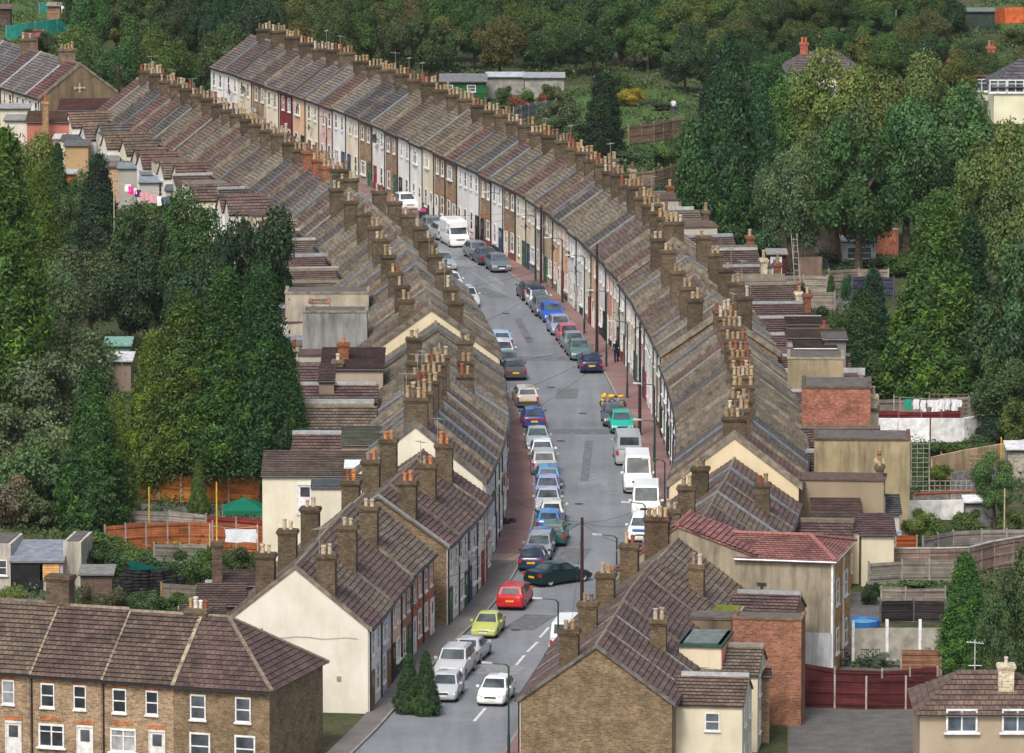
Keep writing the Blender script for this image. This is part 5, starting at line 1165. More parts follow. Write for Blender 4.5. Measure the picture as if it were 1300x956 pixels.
    for i,s in enumerate((1,-1)):
        if van:
            g=MB(); q=[B1[i]+V3((0,-.12,.04)),V3((s*bw,y1-1.3,zb1+.04)),V3((s*lr(bw,tp,.42),y1-1.3,lr(zb1,H,.42))),V3((s*lr(bw,tp,.42),lr(y1,y2,.62),lr(zb1,H,.42)))]
            g.face([x+V3((s*.035,0,0)) for x in q]); out['side_window_%d'%i]=(g,M['glass'],(.03,.035,.04),False)
        else:
            md=(y2+y3)/2-.05
            yb,yt=lr(y1,y2,.3),y2-.03
            g=MB(); q=[V3((s*bw*.99,yb,zb1+.04)),V3((s*bw,md,zb1+.04)),V3((s*tp*.985,md,H-.12)),V3((s*tp*.985,yt,H-.12))]; g.face([x+V3((s*.03,0,0)) for x in q]); out['side_window_%d'%i]=(g,M['glass'],(.03,.035,.04),False)
            g=MB(); yr=lr(y3,y4,.45); q=[V3((s*bw,md-.08,zb4+.03)),V3((s*bw*.97,yr,zb4+.03)),V3((s*tp*.975,y3+.02,H-.13)),V3((s*tp*.985,md-.08,H-.12))]; g.face([x+V3((s*.03,0,0)) for x in q]); out['rear_side_window_%d'%i]=(g,M['glass'],(.03,.035,.04),False)
    # lamps
    for i,s in enumerate((1,-1)):
        g=MB(); z=c['hf']-.1; g.prism([V3((s*hw*.9,f-.02,z-.09)),V3((s*hw*.52,f+.015,z-.09)),V3((s*hw*.52,f+.0,z+.07)),V3((s*hw*.88,f-.1,z+.09))],[V3((s*hw*.93,f-.3,z-.07)),V3((s*hw*.52,f-.2,z-.07)),V3((s*hw*.52,f-.2,z+.1)),V3((s*hw*.9,f-.3,z+.11))]); out['headlight_%d'%i]=(g,M['lens'],(.55,.57,.58),False)
        g=MB(); zt=c['dk']-.12; hh=.2 if ty not in('estate','suv','van','smallvan','motorhome') else .3
        if ty in('hatch',): hh=.24
        g.box((s*hw*.84,tb+.03,zt-hh/2),(.22 if hh<.25 else .17,.13,hh)); out['tail_light_%d'%i]=(g,M['lens'],(.4,.015,.012),False)
        g=MB(); g.box((s*(hw+.09),y1-.18,c['hr']+.07),(.17,.09,.13)); out['door_mirror_%d'%i]=(g,M['paint'],None,False)
    g=MB(); g.prism([V3((hw*.86,f+.035,.3)),V3((-hw*.86,f+.035,.3)),V3((-hw*.86,f+.03,.5)),V3((hw*.86,f+.03,.5))],[V3((hw*.97,f-.25,.3)),V3((-hw*.97,f-.25,.3)),V3((-hw*.97,f-.25,.5)),V3((hw*.97,f-.25,.5))]); out['front_bumper']=(g,M['paint'],'b',False)
    g=MB(); g.prism([V3((hw*.88,tb-.03,.32)),V3((-hw*.88,tb-.03,.32)),V3((-hw*.88,tb-.03,.55)),V3((hw*.88,tb-.03,.55))],[V3((hw*.97,tb+.2,.32)),V3((-hw*.97,tb+.2,.32)),V3((-hw*.97,tb+.2,.55)),V3((hw*.97,tb+.2,.55))]); out['rear_bumper']=(g,M['paint'],'b',False)
    g=MB(); g.box((0,f+.01,c['hf']-.12),(hw*.8,.04,.12)); out['grille']=(g,M['rubber'],(.02,.02,.02),False)
    g=MB(); g.box((0,f+.045,.42),(.5,.02,.11)); out['number_plate_f']=(g,M['plain'],(.7,.7,.68),False)
    g=MB(); g.box((0,tb-.035,.62 if not van else .6),(.5,.03,.12)); out['number_plate_r']=(g,M['plain'],(.75,.45,.02),False)
    return out
CARP={}
def cpart(ty,key):
    if ty not in CARP:
        CARP[ty]={}
        for k,(m,mat,col,sm) in car_meshes(ty).items():
            nm=k.rsplit('_',1)[0] if k[-1] in '01' or k.endswith('_f') or k.endswith('_r') else k
            CARP[ty][k]=(m.build(nm,mat,None,(0,0,0),smooth=sm,link=False),nm,col)
    return CARP[ty]
def car(ty,loc,ang,color,label,bump=None,name='parked_car',cat='car',roofc=None,extra=None,group='cars parked along the street'):
    r=thing(name,label,cat,loc,group,ang); r.location.z=.0
    for k,(o,nm,col) in cpart(ty,None).items():
        cc=color if col is None else ((bump or color) if col=='b' else col)
        inst(o,nm,r,(0,0,0),0,(1,1,1),cc)
    c=CT[ty]; yw=c['L']/2-.78; sc=1.0 if ty in('hatch','saloon','estate','coupe') else 1.12
    for s in(1,-1):
        for y in (yw,-yw+.05):
            w=inst(TYR,'wheel',r,(s*(c['W']/2-.1),y,.32*sc),0,(1,sc,sc),(.02,.02,.02)); inst(RIM,'rim',w,(0,0,0),0,(1,1,1),random.choice([(.45,.46,.47),(.3,.3,.31),(.55,.55,.56)]))
    if extra: extra(r,c)
    return r
CAR_AT=[]
def park(ty,u,v,facing,color,label,dang=0,ref='L',**k):
    """u, v: photo pixel of the bottom middle of the end nearest the camera"""
    p=P(u,v); y=p.y
    line=FL if ref=='L' else FR
    t=line.tan(line.s_of_y(max(374,min(y,720))))
    base=math.atan2(t.y,t.x)-math.pi/2+R(dang); L=CT[ty]['L']
    dirv=V3((-math.sin(base),math.cos(base),0))
    c=p+dirv*(L/2)
    ang=base if facing=='away' else base+math.pi
    return car(ty,(c.x,c.y,0),ang,color,label,**k)
S=(.46,.48,.5); WH=(.74,.75,.75)
def roofrails(r,c):
    m=MB()
    for s in(1,-1): m.tube((s*.6,c['y'][1]-.1,c['H']+.04),(s*.6,c['y'][2]+.1,c['H']+.04),.022,n=5)
    m.build('roof_rails',M['metal'],r,(0,0,0),color=(.25,.25,.26))
park('hatch',622,898,'to',WH,'white hatchback on the right lane, lowest car in the picture',ref='R')
park('hatch',561,893,'to',S,'silver hatchback half hidden behind the twin conifers')
park('suv',569,866,'to',(.5,.51,.53),'silver people carrier with roof rails facing down the street',extra=roofrails,dang=-3)
park('saloon',589,845,'away',(.42,.45,.48),'silver-blue saloon parked behind the silver people carrier',dang=-4)
park('coupe',613,812,'to',(.46,.5,.12),'lime yellow coupe facing down the street')
park('estate',647,776,'away',(.5,.012,.02),'bright red estate car seen from behind',dang=0)
park('saloon',675,745,'away',(.004,.024,.028),'dark green saloon pulling out across the street',dang=-42)
park('hatch',674,727,'away',(.02,.03,.08),'dark navy hatchback just behind the dark green saloon')
park('estate',682,713,'to',(.25,.27,.29),'grey estate facing down, next above the dark navy hatchback')
park('hatch',687,703,'away',(.06,.14,.38),'mid blue hatchback with round red tail light near the green estate')
park('estate',701,695,'away',(.015,.09,.075),'dark green estate parked slightly out into the road')
park('hatch',696,679,'away',(.05,.2,.5),'bright blue hatchback behind the dark green estate')
park('hatch',700,667,'away',(.58,.57,.53),'silver-beige hatchback sticking out past the bright blue one')
park('saloon',695,653,'to',(.42,.45,.48),'silver-grey saloon facing down above the silver-beige hatchback')
park('hatch',695,637,'to',(.3,.33,.56),'lilac hatchback facing down the street')
park('estate',696,622,'away',(.05,.22,.42),'blue estate with tall red tail lights above the lilac hatchback')
park('suv',691,606,'away',(.34,.35,.36),'silver pickup style car with dark rear window and white roof',bump=(.1,.1,.1))
park('hatch',689,590,'to',WH,'white hatchback facing down on the left kerb')
park('saloon',683,573,'to',(.3,.37,.37),'pale green-silver saloon behind the blue hatchback with red light strip')
def strip(r,c):
    m=MB(); m.box((0,-c['L']/2-.01,.78),(1.1,.05,.1)); m.build('light_strip',M['lens'],r,(0,0,0),color=(.35,.02,.02))
park('hatch',678.5,546,'away',(.03,.06,.22),'deep blue hatchback with red light strip across its tail',extra=strip)
park('estate',670,519,'away',(.48,.45,.4),'beige-silver estate with dark bumper standing apart at the kerb',bump=(.06,.06,.06))
park('saloon',655,484,'away',(.07,.065,.075),'dark grey saloon with yellow plate on the left side of the street')
park('saloon',648,474,'to',(.1,.17,.18),'teal-green saloon facing down behind the dark grey saloon')
park('estate',641,461,'to',(.55,.57,.58),'pale grey estate facing down, behind the teal-green saloon')
park('hatch',638,446,'away',(.3,.42,.55),'pale blue hatchback behind the pale grey estate on the left')
park('estate',597,391,'to',(.5,.52,.53),'silver estate alone on the left beyond the rooftops')
park('hatch',577,371,'to',(.6,.62,.63),'white-silver hatchback partly hidden by left rooftops')
park('estate',568,345,'to',(.3,.33,.36),'grey estate furthest down behind the left rooftops')
# right side
K='R'
park('hatch',637,347,'to',(.13,.15,.18),'slate grey hatchback facing down alone at the bend kerb',ref=K)
park('saloon',622,338,'away',(.05,.06,.08),'dark blue-black saloon between two grey cars by the bend',ref=K)
park('hatch',612,331,'to',(.2,.23,.25),'grey-silver hatchback with dark windows just below the motorhome',ref=K)
park('motorhome',587,316,'to',(.76,.77,.77),'white motorhome with bulging cab roof facing down',ref=K,cat='motorhome',name='motorhome').scale=(.86,.76,.84)
park('estate',568,306,'away',(.42,.45,.48),'silver estate right behind the white motorhome',ref=K)
park('hatch',555,299,'to',(.14,.17,.18),'dark grey-green hatchback last in the line beyond the motorhome',ref=K)
park('hatch',521,268,'to',WH,'white car glimpsed over the left rooftops at the far bend',ref=K)
park('estate',677,383,'away',(.035,.03,.04),'black estate with wide red tail lights on the right',ref=K)
def soft(r,c):
    m=MB(); bw=c['W']/2*.7; m.box((0,(c['y'][1]+c['y'][2])/2,c['H']-.01),(bw*2,abs(c['y'][1]-c['y'][2])+.1,.05)); m.build('soft_top',M['cloth'],r,(0,0,0),color=(.03,.04,.09))
park('hatch',687,393,'to',(.6,.62,.6),'white car with dark blue soft top',ref=K,extra=soft)
park('hatch',694,403,'to',(.1,.12,.14),'dark slate hatchback tucked behind the vivid blue one',ref=K)
park('hatch',704,411,'to',(.012,.09,.48),'vivid blue hatchback facing down the right side',ref=K)
park('hatch',714,427,'to',(.25,.27,.42),'lilac-silver hatchback below the vivid blue one',ref=K)
park('hatch',725,439,'to',(.5,.09,.12),'pinkish red hatchback facing down the right side',ref=K)
park('saloon',732,449,'to',(.2,.24,.25),'grey-green saloon below the pinkish red hatchback',ref=K)
park('saloon',739,459,'to',(.1,.17,.15),'dark sage green saloon facing down, above the navy hatchback',ref=K)
park('hatch',751.5,475,'away',(.012,.02,.07),'navy hatchback with yellow plate at the lower end of its row',ref=K)
park('hatch',781,543,'to',(.07,.085,.1),'dark grey hatchback just behind the yellow motorbike',ref=K)
park('hatch',790.5,552,'to',(.01,.38,.29),'turquoise green hatchback facing down the right side',ref=K,bump=(.02,.05,.05))
park('smallvan',799,592,'away',(.35,.37,.38),'grey van behind the high white van',ref=K,cat='van')
park('van',810,628,'to',(.78,.79,.79),'high-roofed white van facing down the right side',ref=K,name='parked_van',cat='van',bump=(.12,.12,.12))
park('smallvan',820,662,'to',(.78,.79,.79),'lower boxy white van between the high van and the striped car',ref=K,name='parked_van',cat='van',bump=(.5,.5,.5))
def police(r,c):
    m=MB(); f=c['L']/2; hw=c['W']/2; m.box((0,f-.55,c['hf']+.17),(1.1,.7,.03)); m.build('bonnet_panel',M['paint'],r,(0,0,0),color=(.06,.2,.6)); m=MB()
    for k in range(4): m.box(((hw+.0)*1,f-.9-k*.7,.62),(.04,.34,.24)); m.box((-(hw+.0)*1,f-.9-k*.7,.62),(.04,.34,.24))
    m.build('side_stripe',M['plain'],r,(0,0,0),color=(.75,.4,.03))
park('estate',813,690,'to',WH,'white car with blue bonnet and orange side stripes behind the chimneys',ref=K,extra=police)
park('smallvan',717,836,'away',(.76,.77,.78),'white van parked at the right kerb in front of brick chimneys',ref=K,name='parked_van',cat='van',bump=(.06,.06,.07))
# ------------------------------------------------------------------ lamps and poles
def lamp(u,vt,y,arm=-1.25,h=None,label=''):
    x=xat(u,y,vt); h=hat(vt,y) if h is None else h
    r=thing('street_lamp',label,'street lamp',(x,y,0),'street lamps on the right pavement')
    G_=(.012,.05,.045)
    m=MB(); m.tube((x,y,0),(x,y,1.3),.085,.08,8); m.tube((x,y,1.3),(x,y,h-.15),.055,.045,8); m.build('pole',M['metal'],r,color=G_)
    m=MB(); m.tube((x,y,h-.18),(x+arm*.12,y,h-.02),.045,.04,6); m.tube((x+arm*.12,y,h-.02),(x+arm*.75,y,h+.06),.038,.035,6); m.build('arm',M['metal'],r,color=G_)
    m=MB(); a=arm/abs(arm); x0=x+arm*.72
    m.prism([V3((x0,y-.06,h+.02)),V3((x0,y+.06,h+.02)),V3((x0,y+.05,h+.1)),V3((x0,y-.05,h+.1))],[V3((x0+a*.6,y-.09,h+.05)),V3((x0+a*.6,y+.09,h+.05)),V3((x0+a*.56,y+.06,h+.16)),V3((x0+a*.56,y-.06,h+.16))]); m.build('lamp_head',M['plain'],r,color=(.42,.44,.45))
LAMPS=[(645.8,843,382,'lowest street lamp, arm over the road by the dashed line'),(708.6,761,402,'street lamp standing in front of the white van by the chimneys'),(783,680,424,'street lamp left of the striped white car'),(819,639,436,'street lamp rising in front of the boxy white van'),(844,583.6,452,'street lamp beside the high-roofed white van'),(831.7,534,468.5,'street lamp just right of the turquoise hatchback and pole'),
 (831,488,485,'street lamp against white fronts behind the turquoise hatchback'),(796.5,408.5,515,'street lamp near the walking pedestrian'),(770,369.5,531,'street lamp above the navy hatchback'),(742,325,549,'street lamp beside the person with a bicycle'),(714,303,567,'street lamp on the pavement behind the vivid blue hatchback'),(680,274,580,'street lamp above the black estate'),(634.3,245,599,'street lamp beside the slate grey hatchback at the bend'),
 (583.5,218,620,'street lamp behind the white motorhome'),(527.4,194,636,'street lamp by the white car at the far bend'),(498,194,641,'street lamp in front of white houses of the far terrace'),(414.6,148,661,'street lamp second from the far end of the terrace'),(353.6,126,678,'street lamp at the far pink and cream houses'),(300,106,694,'street lamp at the white end house of the far terrace')]
for u,v,y,l in LAMPS:
    # stand on the pavement of the right terrace
    lamp(u,v,y,label=l,h=max(4.6,min(6.6,hat(v,y))))
def pole(u,vt,y,label,wires=(),h=None):
    x=xat(u,y,vt); h=hat(vt,y) if h is None else h
    r=thing('telegraph_pole',label,'telegraph pole',(x,y,0)); m=MB(); m.tube((x,y,0),(x,y,h),.13,.09,10); m.build('pole',M['matte'],r,color=(.045,.025,.022))
    m=MB(); m.tube((x-.3,y,h-.35),(x+.3,y,h-.35),.035,n=5); m.tube((x,y-.3,h-.5),(x,y+.3,h-.5),.035,n=5); m.build('crossbar',M['metal'],r,color=(.12,.11,.1))
    for (wx,wy,wz) in wires:
        a=V3((x,y,h-.3)); b=V3((wx,wy,wz)); m=MB(); n=8; pts=[a.lerp(b,k/n)+V3((0,0,-.5*4*(k/n)*(1-k/n))) for k in range(n+1)]
        for p,q in zip(pts,pts[1:]): m.tube(p,q,.012,n=3)
        m.build('wire',M['rubber'],r,color=(.04,.04,.04))
    return r
def front(line,y,z=4.9,o=0): p=line.off(line.s_of_y(y),o); return (p.x,p.y,z)
pole(739,657,410,'dark telegraph pole in the near street with wires fanning out',[front(FL,y) for y in (400,408,424,432,446)]+[front(FR,y) for y in (396,424,434,443)])
pole(812.5,432,497,'telegraph pole beside the turquoise hatchback',[front(FL,y) for y in (470,484,500)]+[front(FR,y) for y in (480,488,508)],h=8.2)
pole(758,310,538,'telegraph pole above the navy hatchback row',[front(FL,y) for y in (520,540)]+[front(FR,y) for y in (524,530,552,560)])
pole(687,262,579,'telegraph pole behind the black estate',[front(FL,y) for y in (560,575,590)]+[front(FR,y) for y in (566,590,598)])
pole(572,196,619,'telegraph pole by the brick houses behind the motorhome',[front(FR,y) for y in (605,612,630,636)])
pole(151,81,662,'telegraph pole between the brown gable and the left terrace end',[(-46,690,5),(-40,700,5)]); pole(203,182,600,'wooden pole behind the pink washing at far left',h=6.0)
pole(1285,560,448,'thin orange pole by the tan wall at right',h=4.2) if False else None
for u,v0,v1,c,l in ((274,612,712,(.6,.4,.04),'yellow wooden post near the hanging sheet'),(188,618,692,(.5,.34,.06),'yellow wooden post rising from the left hedge'),(1277,620,704,(.45,.35,.22),'tall thin pale pole at the right edge'),(1272,555,600,(.6,.36,.02),'short orange post by the tan wall'),(1134,12,60,(.3,.3,.3),'tall thin mast among the far trees at top right'),(1012,262,340,(.1,.1,.1),'dark post behind the maroon shed'),(1142,495,528,(.7,.65,.6),'pale post at the left end of the white washing')):
    y=toward(v1); x=xat(u,y); m=MB(); m.tube((x,y,0),(x,y,hat(v0,y)),.06,.05,6); o=m.build('garden_post' ,M['plain'],None,(x,y,0),color=c); tag(o,l,'post')
# aerial mast by the right conifers
x=xat(1241,392); r=thing('tv_aerial','television aerial on tall mast beside the lower right conifers','aerial',(x,392,0)); m=MB(); m.tube((x,392,0),(x,392,hat(812,392)),.04,n=5); m.tube((x-.5,392,hat(815,392)),(x+.5,392,hat(815,392)-.1),.03,n=5); m.tube((x-.35,392,hat(845,392)),(x+.4,392,hat(845,392)),.03,n=5)
for k in range(6): m.tube((x-.4+k*.16,391.8,hat(815,392)),(x-.4+k*.16,392.2,hat(815,392)+.0),.02,n=4)
m.build('mast',M['metal'],r,color=(.5,.5,.5))
# ladder
y=558; x=xat(1009,y); r=thing('ladder','wooden ladder leaning up into the tree by the maroon shed','ladder',(x,y,0)); m=MB()
for s in (-.22,.22): m.tube((x+.4+s,y,0),(x-.1+s,y+.8,hat(298,y)),.035,n=5)
for k in range(14): f=k/14; m.tube((x+.4-.22-.5*f,y+.8*f,f*hat(298,y)),(x+.4+.22-.5*f,y+.8*f,f*hat(298,y)),.025,n=4)
m.build('rails',M['matte'],r,color=(.35,.32,.27))
# ------------------------------------------------------------------ people
def skinmesh(verts,edges,radii,name,mat,parent,color,sub=2):
    me=bpy.data.meshes.new(name); me.from_pydata(verts,edges,[]); me.materials.append(mat)
    o=bpy.data.objects.new(name,me); C.objects.link(o); o.parent=parent; o.color=(*color,1)
    md=o.modifiers.new('Skin','SKIN'); sv=me.skin_vertices[0].data if me.skin_vertices else None
    if sv is None:
        me.attributes  # ensure
    for i,r_ in enumerate(radii): me.skin_vertices[0].data[i].radius=(r_[0],r_[1]) if isinstance(r_,tuple) else (r_,r_)
    me.skin_vertices[0].data[0].use_root=True
    s=o.modifiers.new('Subsurf','SUBSURF'); s.levels=sub; s.render_levels=sub
    for p in me.polygons: p.use_smooth=True
    return o
def person(loc,rz,label,top,legs,hair,pose='walk',h=1.74,bag=None):
    r=thing('person',label,'person',loc,None,rz); k=h/1.74
    st=.22 if pose=='walk' else .04
    v=[(0,0,.95),(0,0,1.15),(0,.0,1.38),(0,0,1.5),(0,.02,1.62),
       (.1,0,.9),(.11,st*.5+.03,.5),(.11,st-.08 if pose=='walk' else .0,.08),(.11,st+.1,.04),
       (-.1,0,.9),(-.11,-st*.4+.05,.5),(-.11,-st-.05,.1),(-.11,-st+.1,.05),
       (.19,0,1.42),(.25,-.06,1.15),(.25,.06 if pose=='walk' else .12,.9),(-.19,0,1.42),(-.25,.02,1.15),(-.24,.16,.93)]
    if pose=='bike':
        v[14]=(.24,.12,1.2); v[15]=(.2,.4,1.05); v[17]=(-.24,.12,1.2); v[18]=(-.2,.4,1.05)
    e=[(0,1),(1,2),(2,3),(3,4),(0,5),(5,6),(6,7),(7,8),(0,9),(9,10),(10,11),(11,12),(2,13),(13,14),(14,15),(2,16),(16,17),(17,18)]
    rad=[(.15,.11),(.15,.11),(.17,.12),.055,.06,.1,.07,.05,.045,.1,.07,.05,.045,.065,.05,.036,.065,.05,.036]
    v=[(a*k,b*k,c*k) for a,b,c in v]
    skinmesh(v,e,rad,'body',M['cloth'],r,top)
    # trousers shell
    lv=[v[0],v[5],v[6],v[7],v[9],v[10],v[11]]; skinmesh(lv,[(0,1),(1,2),(2,3),(0,4),(4,5),(5,6)],[(.155,.125),.112,.085,.066,.112,.085,.066],'trousers',M['cloth'],r,legs)
    def ell(name,c,s,mat,col):
        m=MB(); n=12
        for i in range(n):
            for j in range(8):
                q=[]
                for ii,jj in((i,j),(i+1,j),(i+1,j+1),(i,j+1)):
                    a=2*math.pi*ii/n; b=math.pi*jj/8; q.append((c[0]+s[0]*math.cos(a)*math.sin(b),c[1]+s[1]*math.sin(a)*math.sin(b),c[2]-s[2]*math.cos(b)))
                m.face(q)
        return m.build(name,M[mat],r,(0,0,0),color=col,smooth=True)
    ell('head',(0,.02*k,1.63*k),(.075,.095,.115),'skin',(.45,.28,.2)); ell('hair',(0,-.012*k,1.665*k),(.085,.1,.1),'cloth',hair)
    for s in(1,-1): ell('hand',(v[15] if s>0 else v[18]),(.035,.045,.055),'skin',(.45,.28,.2))
    for i in (8,12): ell('shoe',(v[i][0],v[i][1]-.03,.05),(.05,.14,.05),'rubber',(.02,.02,.02))
    if bag: m=MB(); m.box((0,-.2,1.25),(.3,.16,.42)); m.build('rucksack',M['cloth'],r,(0,0,0),color=bag)
    return r
a_=FR.tan(FR.s_of_y(533)); ra_=math.atan2(a_.y,a_.x)-math.pi/2
person(P(782.5,461.5),ra_,'person in dark jacket and trousers walking away up the right pavement',(.015,.018,.03),(.02,.025,.04),(.03,.02,.015),'walk',1.78)
pb=P(737,396); person(pb,ra_+2.6,'person in dark clothes standing with a bicycle by the house fronts',(.012,.012,.016),(.03,.03,.035),(.02,.015,.01),'bike',1.7)
person(P(855,146),0,'small figure in a white top on the hillside garden path',(.6,.6,.66),(.08,.08,.12),(.1,.06,.04),'stand',1.65)
person(P(186,262),.4,'person in black standing below the pink washing at far left',(.015,.015,.02),(.02,.02,.03),(.02,.015,.01),'stand',1.7)
def torus(m,c,ax,R_,r_,n=20):
    # wheel in plane containing z and ax
    ax=V3(ax).normalized(); up=V3((0,0,1)); pts=[V3(c)+ax*(R_*math.cos(2*math.pi*k/n))+up*(R_*math.sin(2*math.pi*k/n)) for k in range(n)]
    for k in range(n): m.tube(pts[k],pts[(k+1)%n],r_,n=5)
def bike(loc,rz,label):
    r=thing('bicycle',label,'bicycle',loc,None,rz)
    for x in(-.5,.5):
        m=MB(); torus(m,(x,0,.33),(1,0,0),.31,.022); 
        for k in range(6): a=math.pi*k/6; m.tube((x-.3*math.cos(a),0,.33-.3*math.sin(a)),(x+.3*math.cos(a),0,.33+.3*math.sin(a)),.005,n=3)
        m.build('wheel',M['rubber'],r,(0,0,0),color=(.02,.02,.02))
    m=MB()
    for a,b in (((-.5,0,.33),(-.1,0,.3)),((-.5,0,.33),(-.2,0,.8)),((-.1,0,.3),(-.2,0,.8)),((-.1,0,.3),(.35,0,.75)),((-.2,0,.78),(.33,0,.8)),((.33,0,.95),(.5,0,.33))): m.tube(a,b,.02,n=5)
    m.build('frame',M['metal'],r,(0,0,0),color=(.05,.05,.08)); m=MB(); m.tube((.3,-.27,.98),(.3,.27,.98),.015,n=5); m.build('handlebar',M['metal'],r,(0,0,0),color=(.3,.3,.3)); m=MB(); m.box((-.22,0,.86),(.24,.12,.05)); m.build('saddle',M['rubber'],r,(0,0,0),color=(.02,.02,.02))
bike(pb+V3((.15,-.55,0)),math.pi*.8,'bicycle held by the person beside the house fronts')
def motorbike(loc,rz):
    r=thing('motorbike','bright yellow motorbike parked nose out on the right side','motorbike',loc,None,rz); Y=(.7,.38,.01); K_=(.02,.02,.022)
    for x,w in((-.68,.07),(.7,.055)):
        m=MB(); torus(m,(x,0,.31),(1,0,0),.25,w); o=m.build('wheel',M['rubber'],r,(0,0,0),color=K_); m=MB(); torus(m,(x,0,.31),(1,0,0),.16,.02,14)
        for k in range(3): a=math.pi*k/3; m.tube((x-.16*math.cos(a),0,.31-.16*math.sin(a)),(x+.16*math.cos(a),0,.31+.16*math.sin(a)),.018,n=4)
        m.build('rim',M['metal'],o,(0,0,0),color=(.5,.4,.1))
    def el(name,c,s,mat,col,rot=0):
        m=MB(); n=10
        for i in range(n):
            for j in range(8):
                q=[]
                for ii,jj in((i,j),(i+1,j),(i+1,j+1),(i,j+1)):
                    a=2*math.pi*ii/n; b=math.pi*jj/8; X,Y_,Z_=s[0]*math.cos(a)*math.sin(b),s[1]*math.sin(a)*math.sin(b),-s[2]*math.cos(b)
                    q.append((c[0]+X*math.cos(rot)-Z_*math.sin(rot),c[1]+Y_,c[2]+X*math.sin(rot)+Z_*math.cos(rot)))
                m.face(q)
        m.build(name,M[mat],r,(0,0,0),color=col,smooth=True)
    el('fuel_tank',(.12,0,.86),(.3,.17,.16),'paint',Y,-.1); el('front_fairing',(.62,0,.86),(.2,.19,.25),'paint',Y,.5); el('tail',(-.55,0,.88),(.3,.12,.09),'paint',Y,-.25); el('seat',(-.25,0,.84),(.26,.14,.07),'rubber',K_); el('engine',(.05,0,.48),(.3,.2,.22),'metal',(.08,.08,.085)); el('front_mudguard',(.72,0,.56),(.2,.08,.08),'paint',Y); el('headlight',(.8,0,.86),(.06,.09,.08),'lens',(.6,.6,.6))
    m=MB(); m.tube((.7,.09,.31),(.5,.09,.95),.03,n=6); m.tube((.7,-.09,.31),(.5,-.09,.95),.03,n=6); m.build('fork',M['metal'],r,(0,0,0),color=(.4,.35,.15)); m=MB(); m.tube((.45,-.36,1.02),(.45,.36,1.02),.02,n=5); m.build('handlebar',M['metal'],r,(0,0,0),color=K_); m=MB(); m.tube((-.1,.16,.3),(-.8,.2,.55),.05,.06,8); m.build('exhaust',M['metal'],r,(0,0,0),color=(.3,.3,.3))
motorbike(P(778,518),math.pi*.93)
r=thing('wheelie_bin','dark wheelie bin with pink bag by the far bend','wheelie bin',P(536,284)); p=r.location; m=MB(); m.prism([V3((p.x+a*.22,p.y+b*.25,0.1)) for a,b in((-1,-1),(1,-1),(1,1),(-1,1))],[V3((p.x+a*.29,p.y+b*.34,1.0)) for a,b in((-1,-1),(1,-1),(1,1),(-1,1))]); m.build('bin_body',M['rubber'],r,color=(.025,.03,.05)); m=MB(); m.box((p.x,p.y,1.04),(.62,.72,.07)); m.build('lid',M['rubber'],r,color=(.02,.025,.04)); m=MB(); m.box((p.x+.1,p.y,1.2),(.5,.4,.25)); m.build('bag',M['cloth'],r,color=(.5,.06,.14))
# flag and signs on house fronts
def onwall(line,y,z,w,h,col,label,name,cat,o=-.12,side=1):
    s=line.s_of_y(y); t=line.tan(s); p=line.off(s,o); m=MB(); m.box((p.x,p.y,z),(w,.05,h),t,V3((t.y,-t.x,0))); ob=m.build(name,M['plain'],None,(p.x,p.y,z),color=col); tag(ob,label,cat); return ob
onwall(FR,449,3.6,1.6,.8,(.02,.4,.1),'bright green shop sign on the right terrace','shop_sign','sign',-.25); onwall(FR,446,2.9,1.2,.6,(.5,.03,.03),'small red shop sign below the green one','shop_sign','sign',-.25)
onwall(FL,462,2.6,1.5,1.0,(.45,.04,.05),'red flag hanging on the left house fronts','flag','flag',.25); onwall(FL,464,3.2,1.0,.8,(.04,.06,.25),'blue flag hanging next to the red flag','flag','flag',.25)
# ------------------------------------------------------------------ foliage
def quad_leaves(name,Cn,Nn,size,tint,core=None,aspect=.62):
    """Cn centres, Nn facing normals, size per leaf, tint (n,3)"""
    n=len(Cn); Nn=Nn/np.linalg.norm(Nn,axis=1,keepdims=True)
    r=rng.normal(size=(n,3)); a=np.cross(Nn,r); a/=np.linalg.norm(a,axis=1,keepdims=True)+1e-9; b=np.cross(Nn,a)
    s=size[:,None]; V=np.stack([Cn-a*s,Cn-b*s*aspect,Cn+a*s,Cn+b*s*aspect],1).reshape(-1,3)
    F=np.arange(4*n).reshape(n,4); T=np.repeat(tint,4,0)
    if core is not None:
        cv,cf,ct=core; off=len(V); V=np.vstack([V,cv]); T=np.vstack([T,ct]); faces=F.tolist()+[[int(x)+off for x in f] for f in cf]
    else: faces=F.tolist()
    me=bpy.data.meshes.new(name); me.from_pydata(V.tolist(),[],faces); me.materials.append(M['leaf'])
    at=me.color_attributes.new('var','FLOAT_COLOR','POINT'); cc=np.ones((len(V),4)); cc[:,:3]=T; at.data.foreach_set('color',cc.ravel()); me.update(); return me
def ico(c,r,lev=2):
    import bmesh
    bm=bmesh.new(); bmesh.ops.create_icosphere(bm,subdivisions=lev,radius=1); v=np.array([x.co[:] for x in bm.verts]); f=[[q.index for q in p.verts] for p in bm.faces]; bm.free()
    d=1+.12*np.sin(v[:,0]*5+c[0]*9)*np.sin(v[:,1]*4+c[1]*7); return v*d[:,None]*np.array(r)+np.array(c),f
def merge(parts):
    V=[];F=[];o=0
    for v,f in parts: V.append(v); F+= [[i+o for i in q] for q in f]; o+=len(v)
    V=np.vstack(V); return V,F
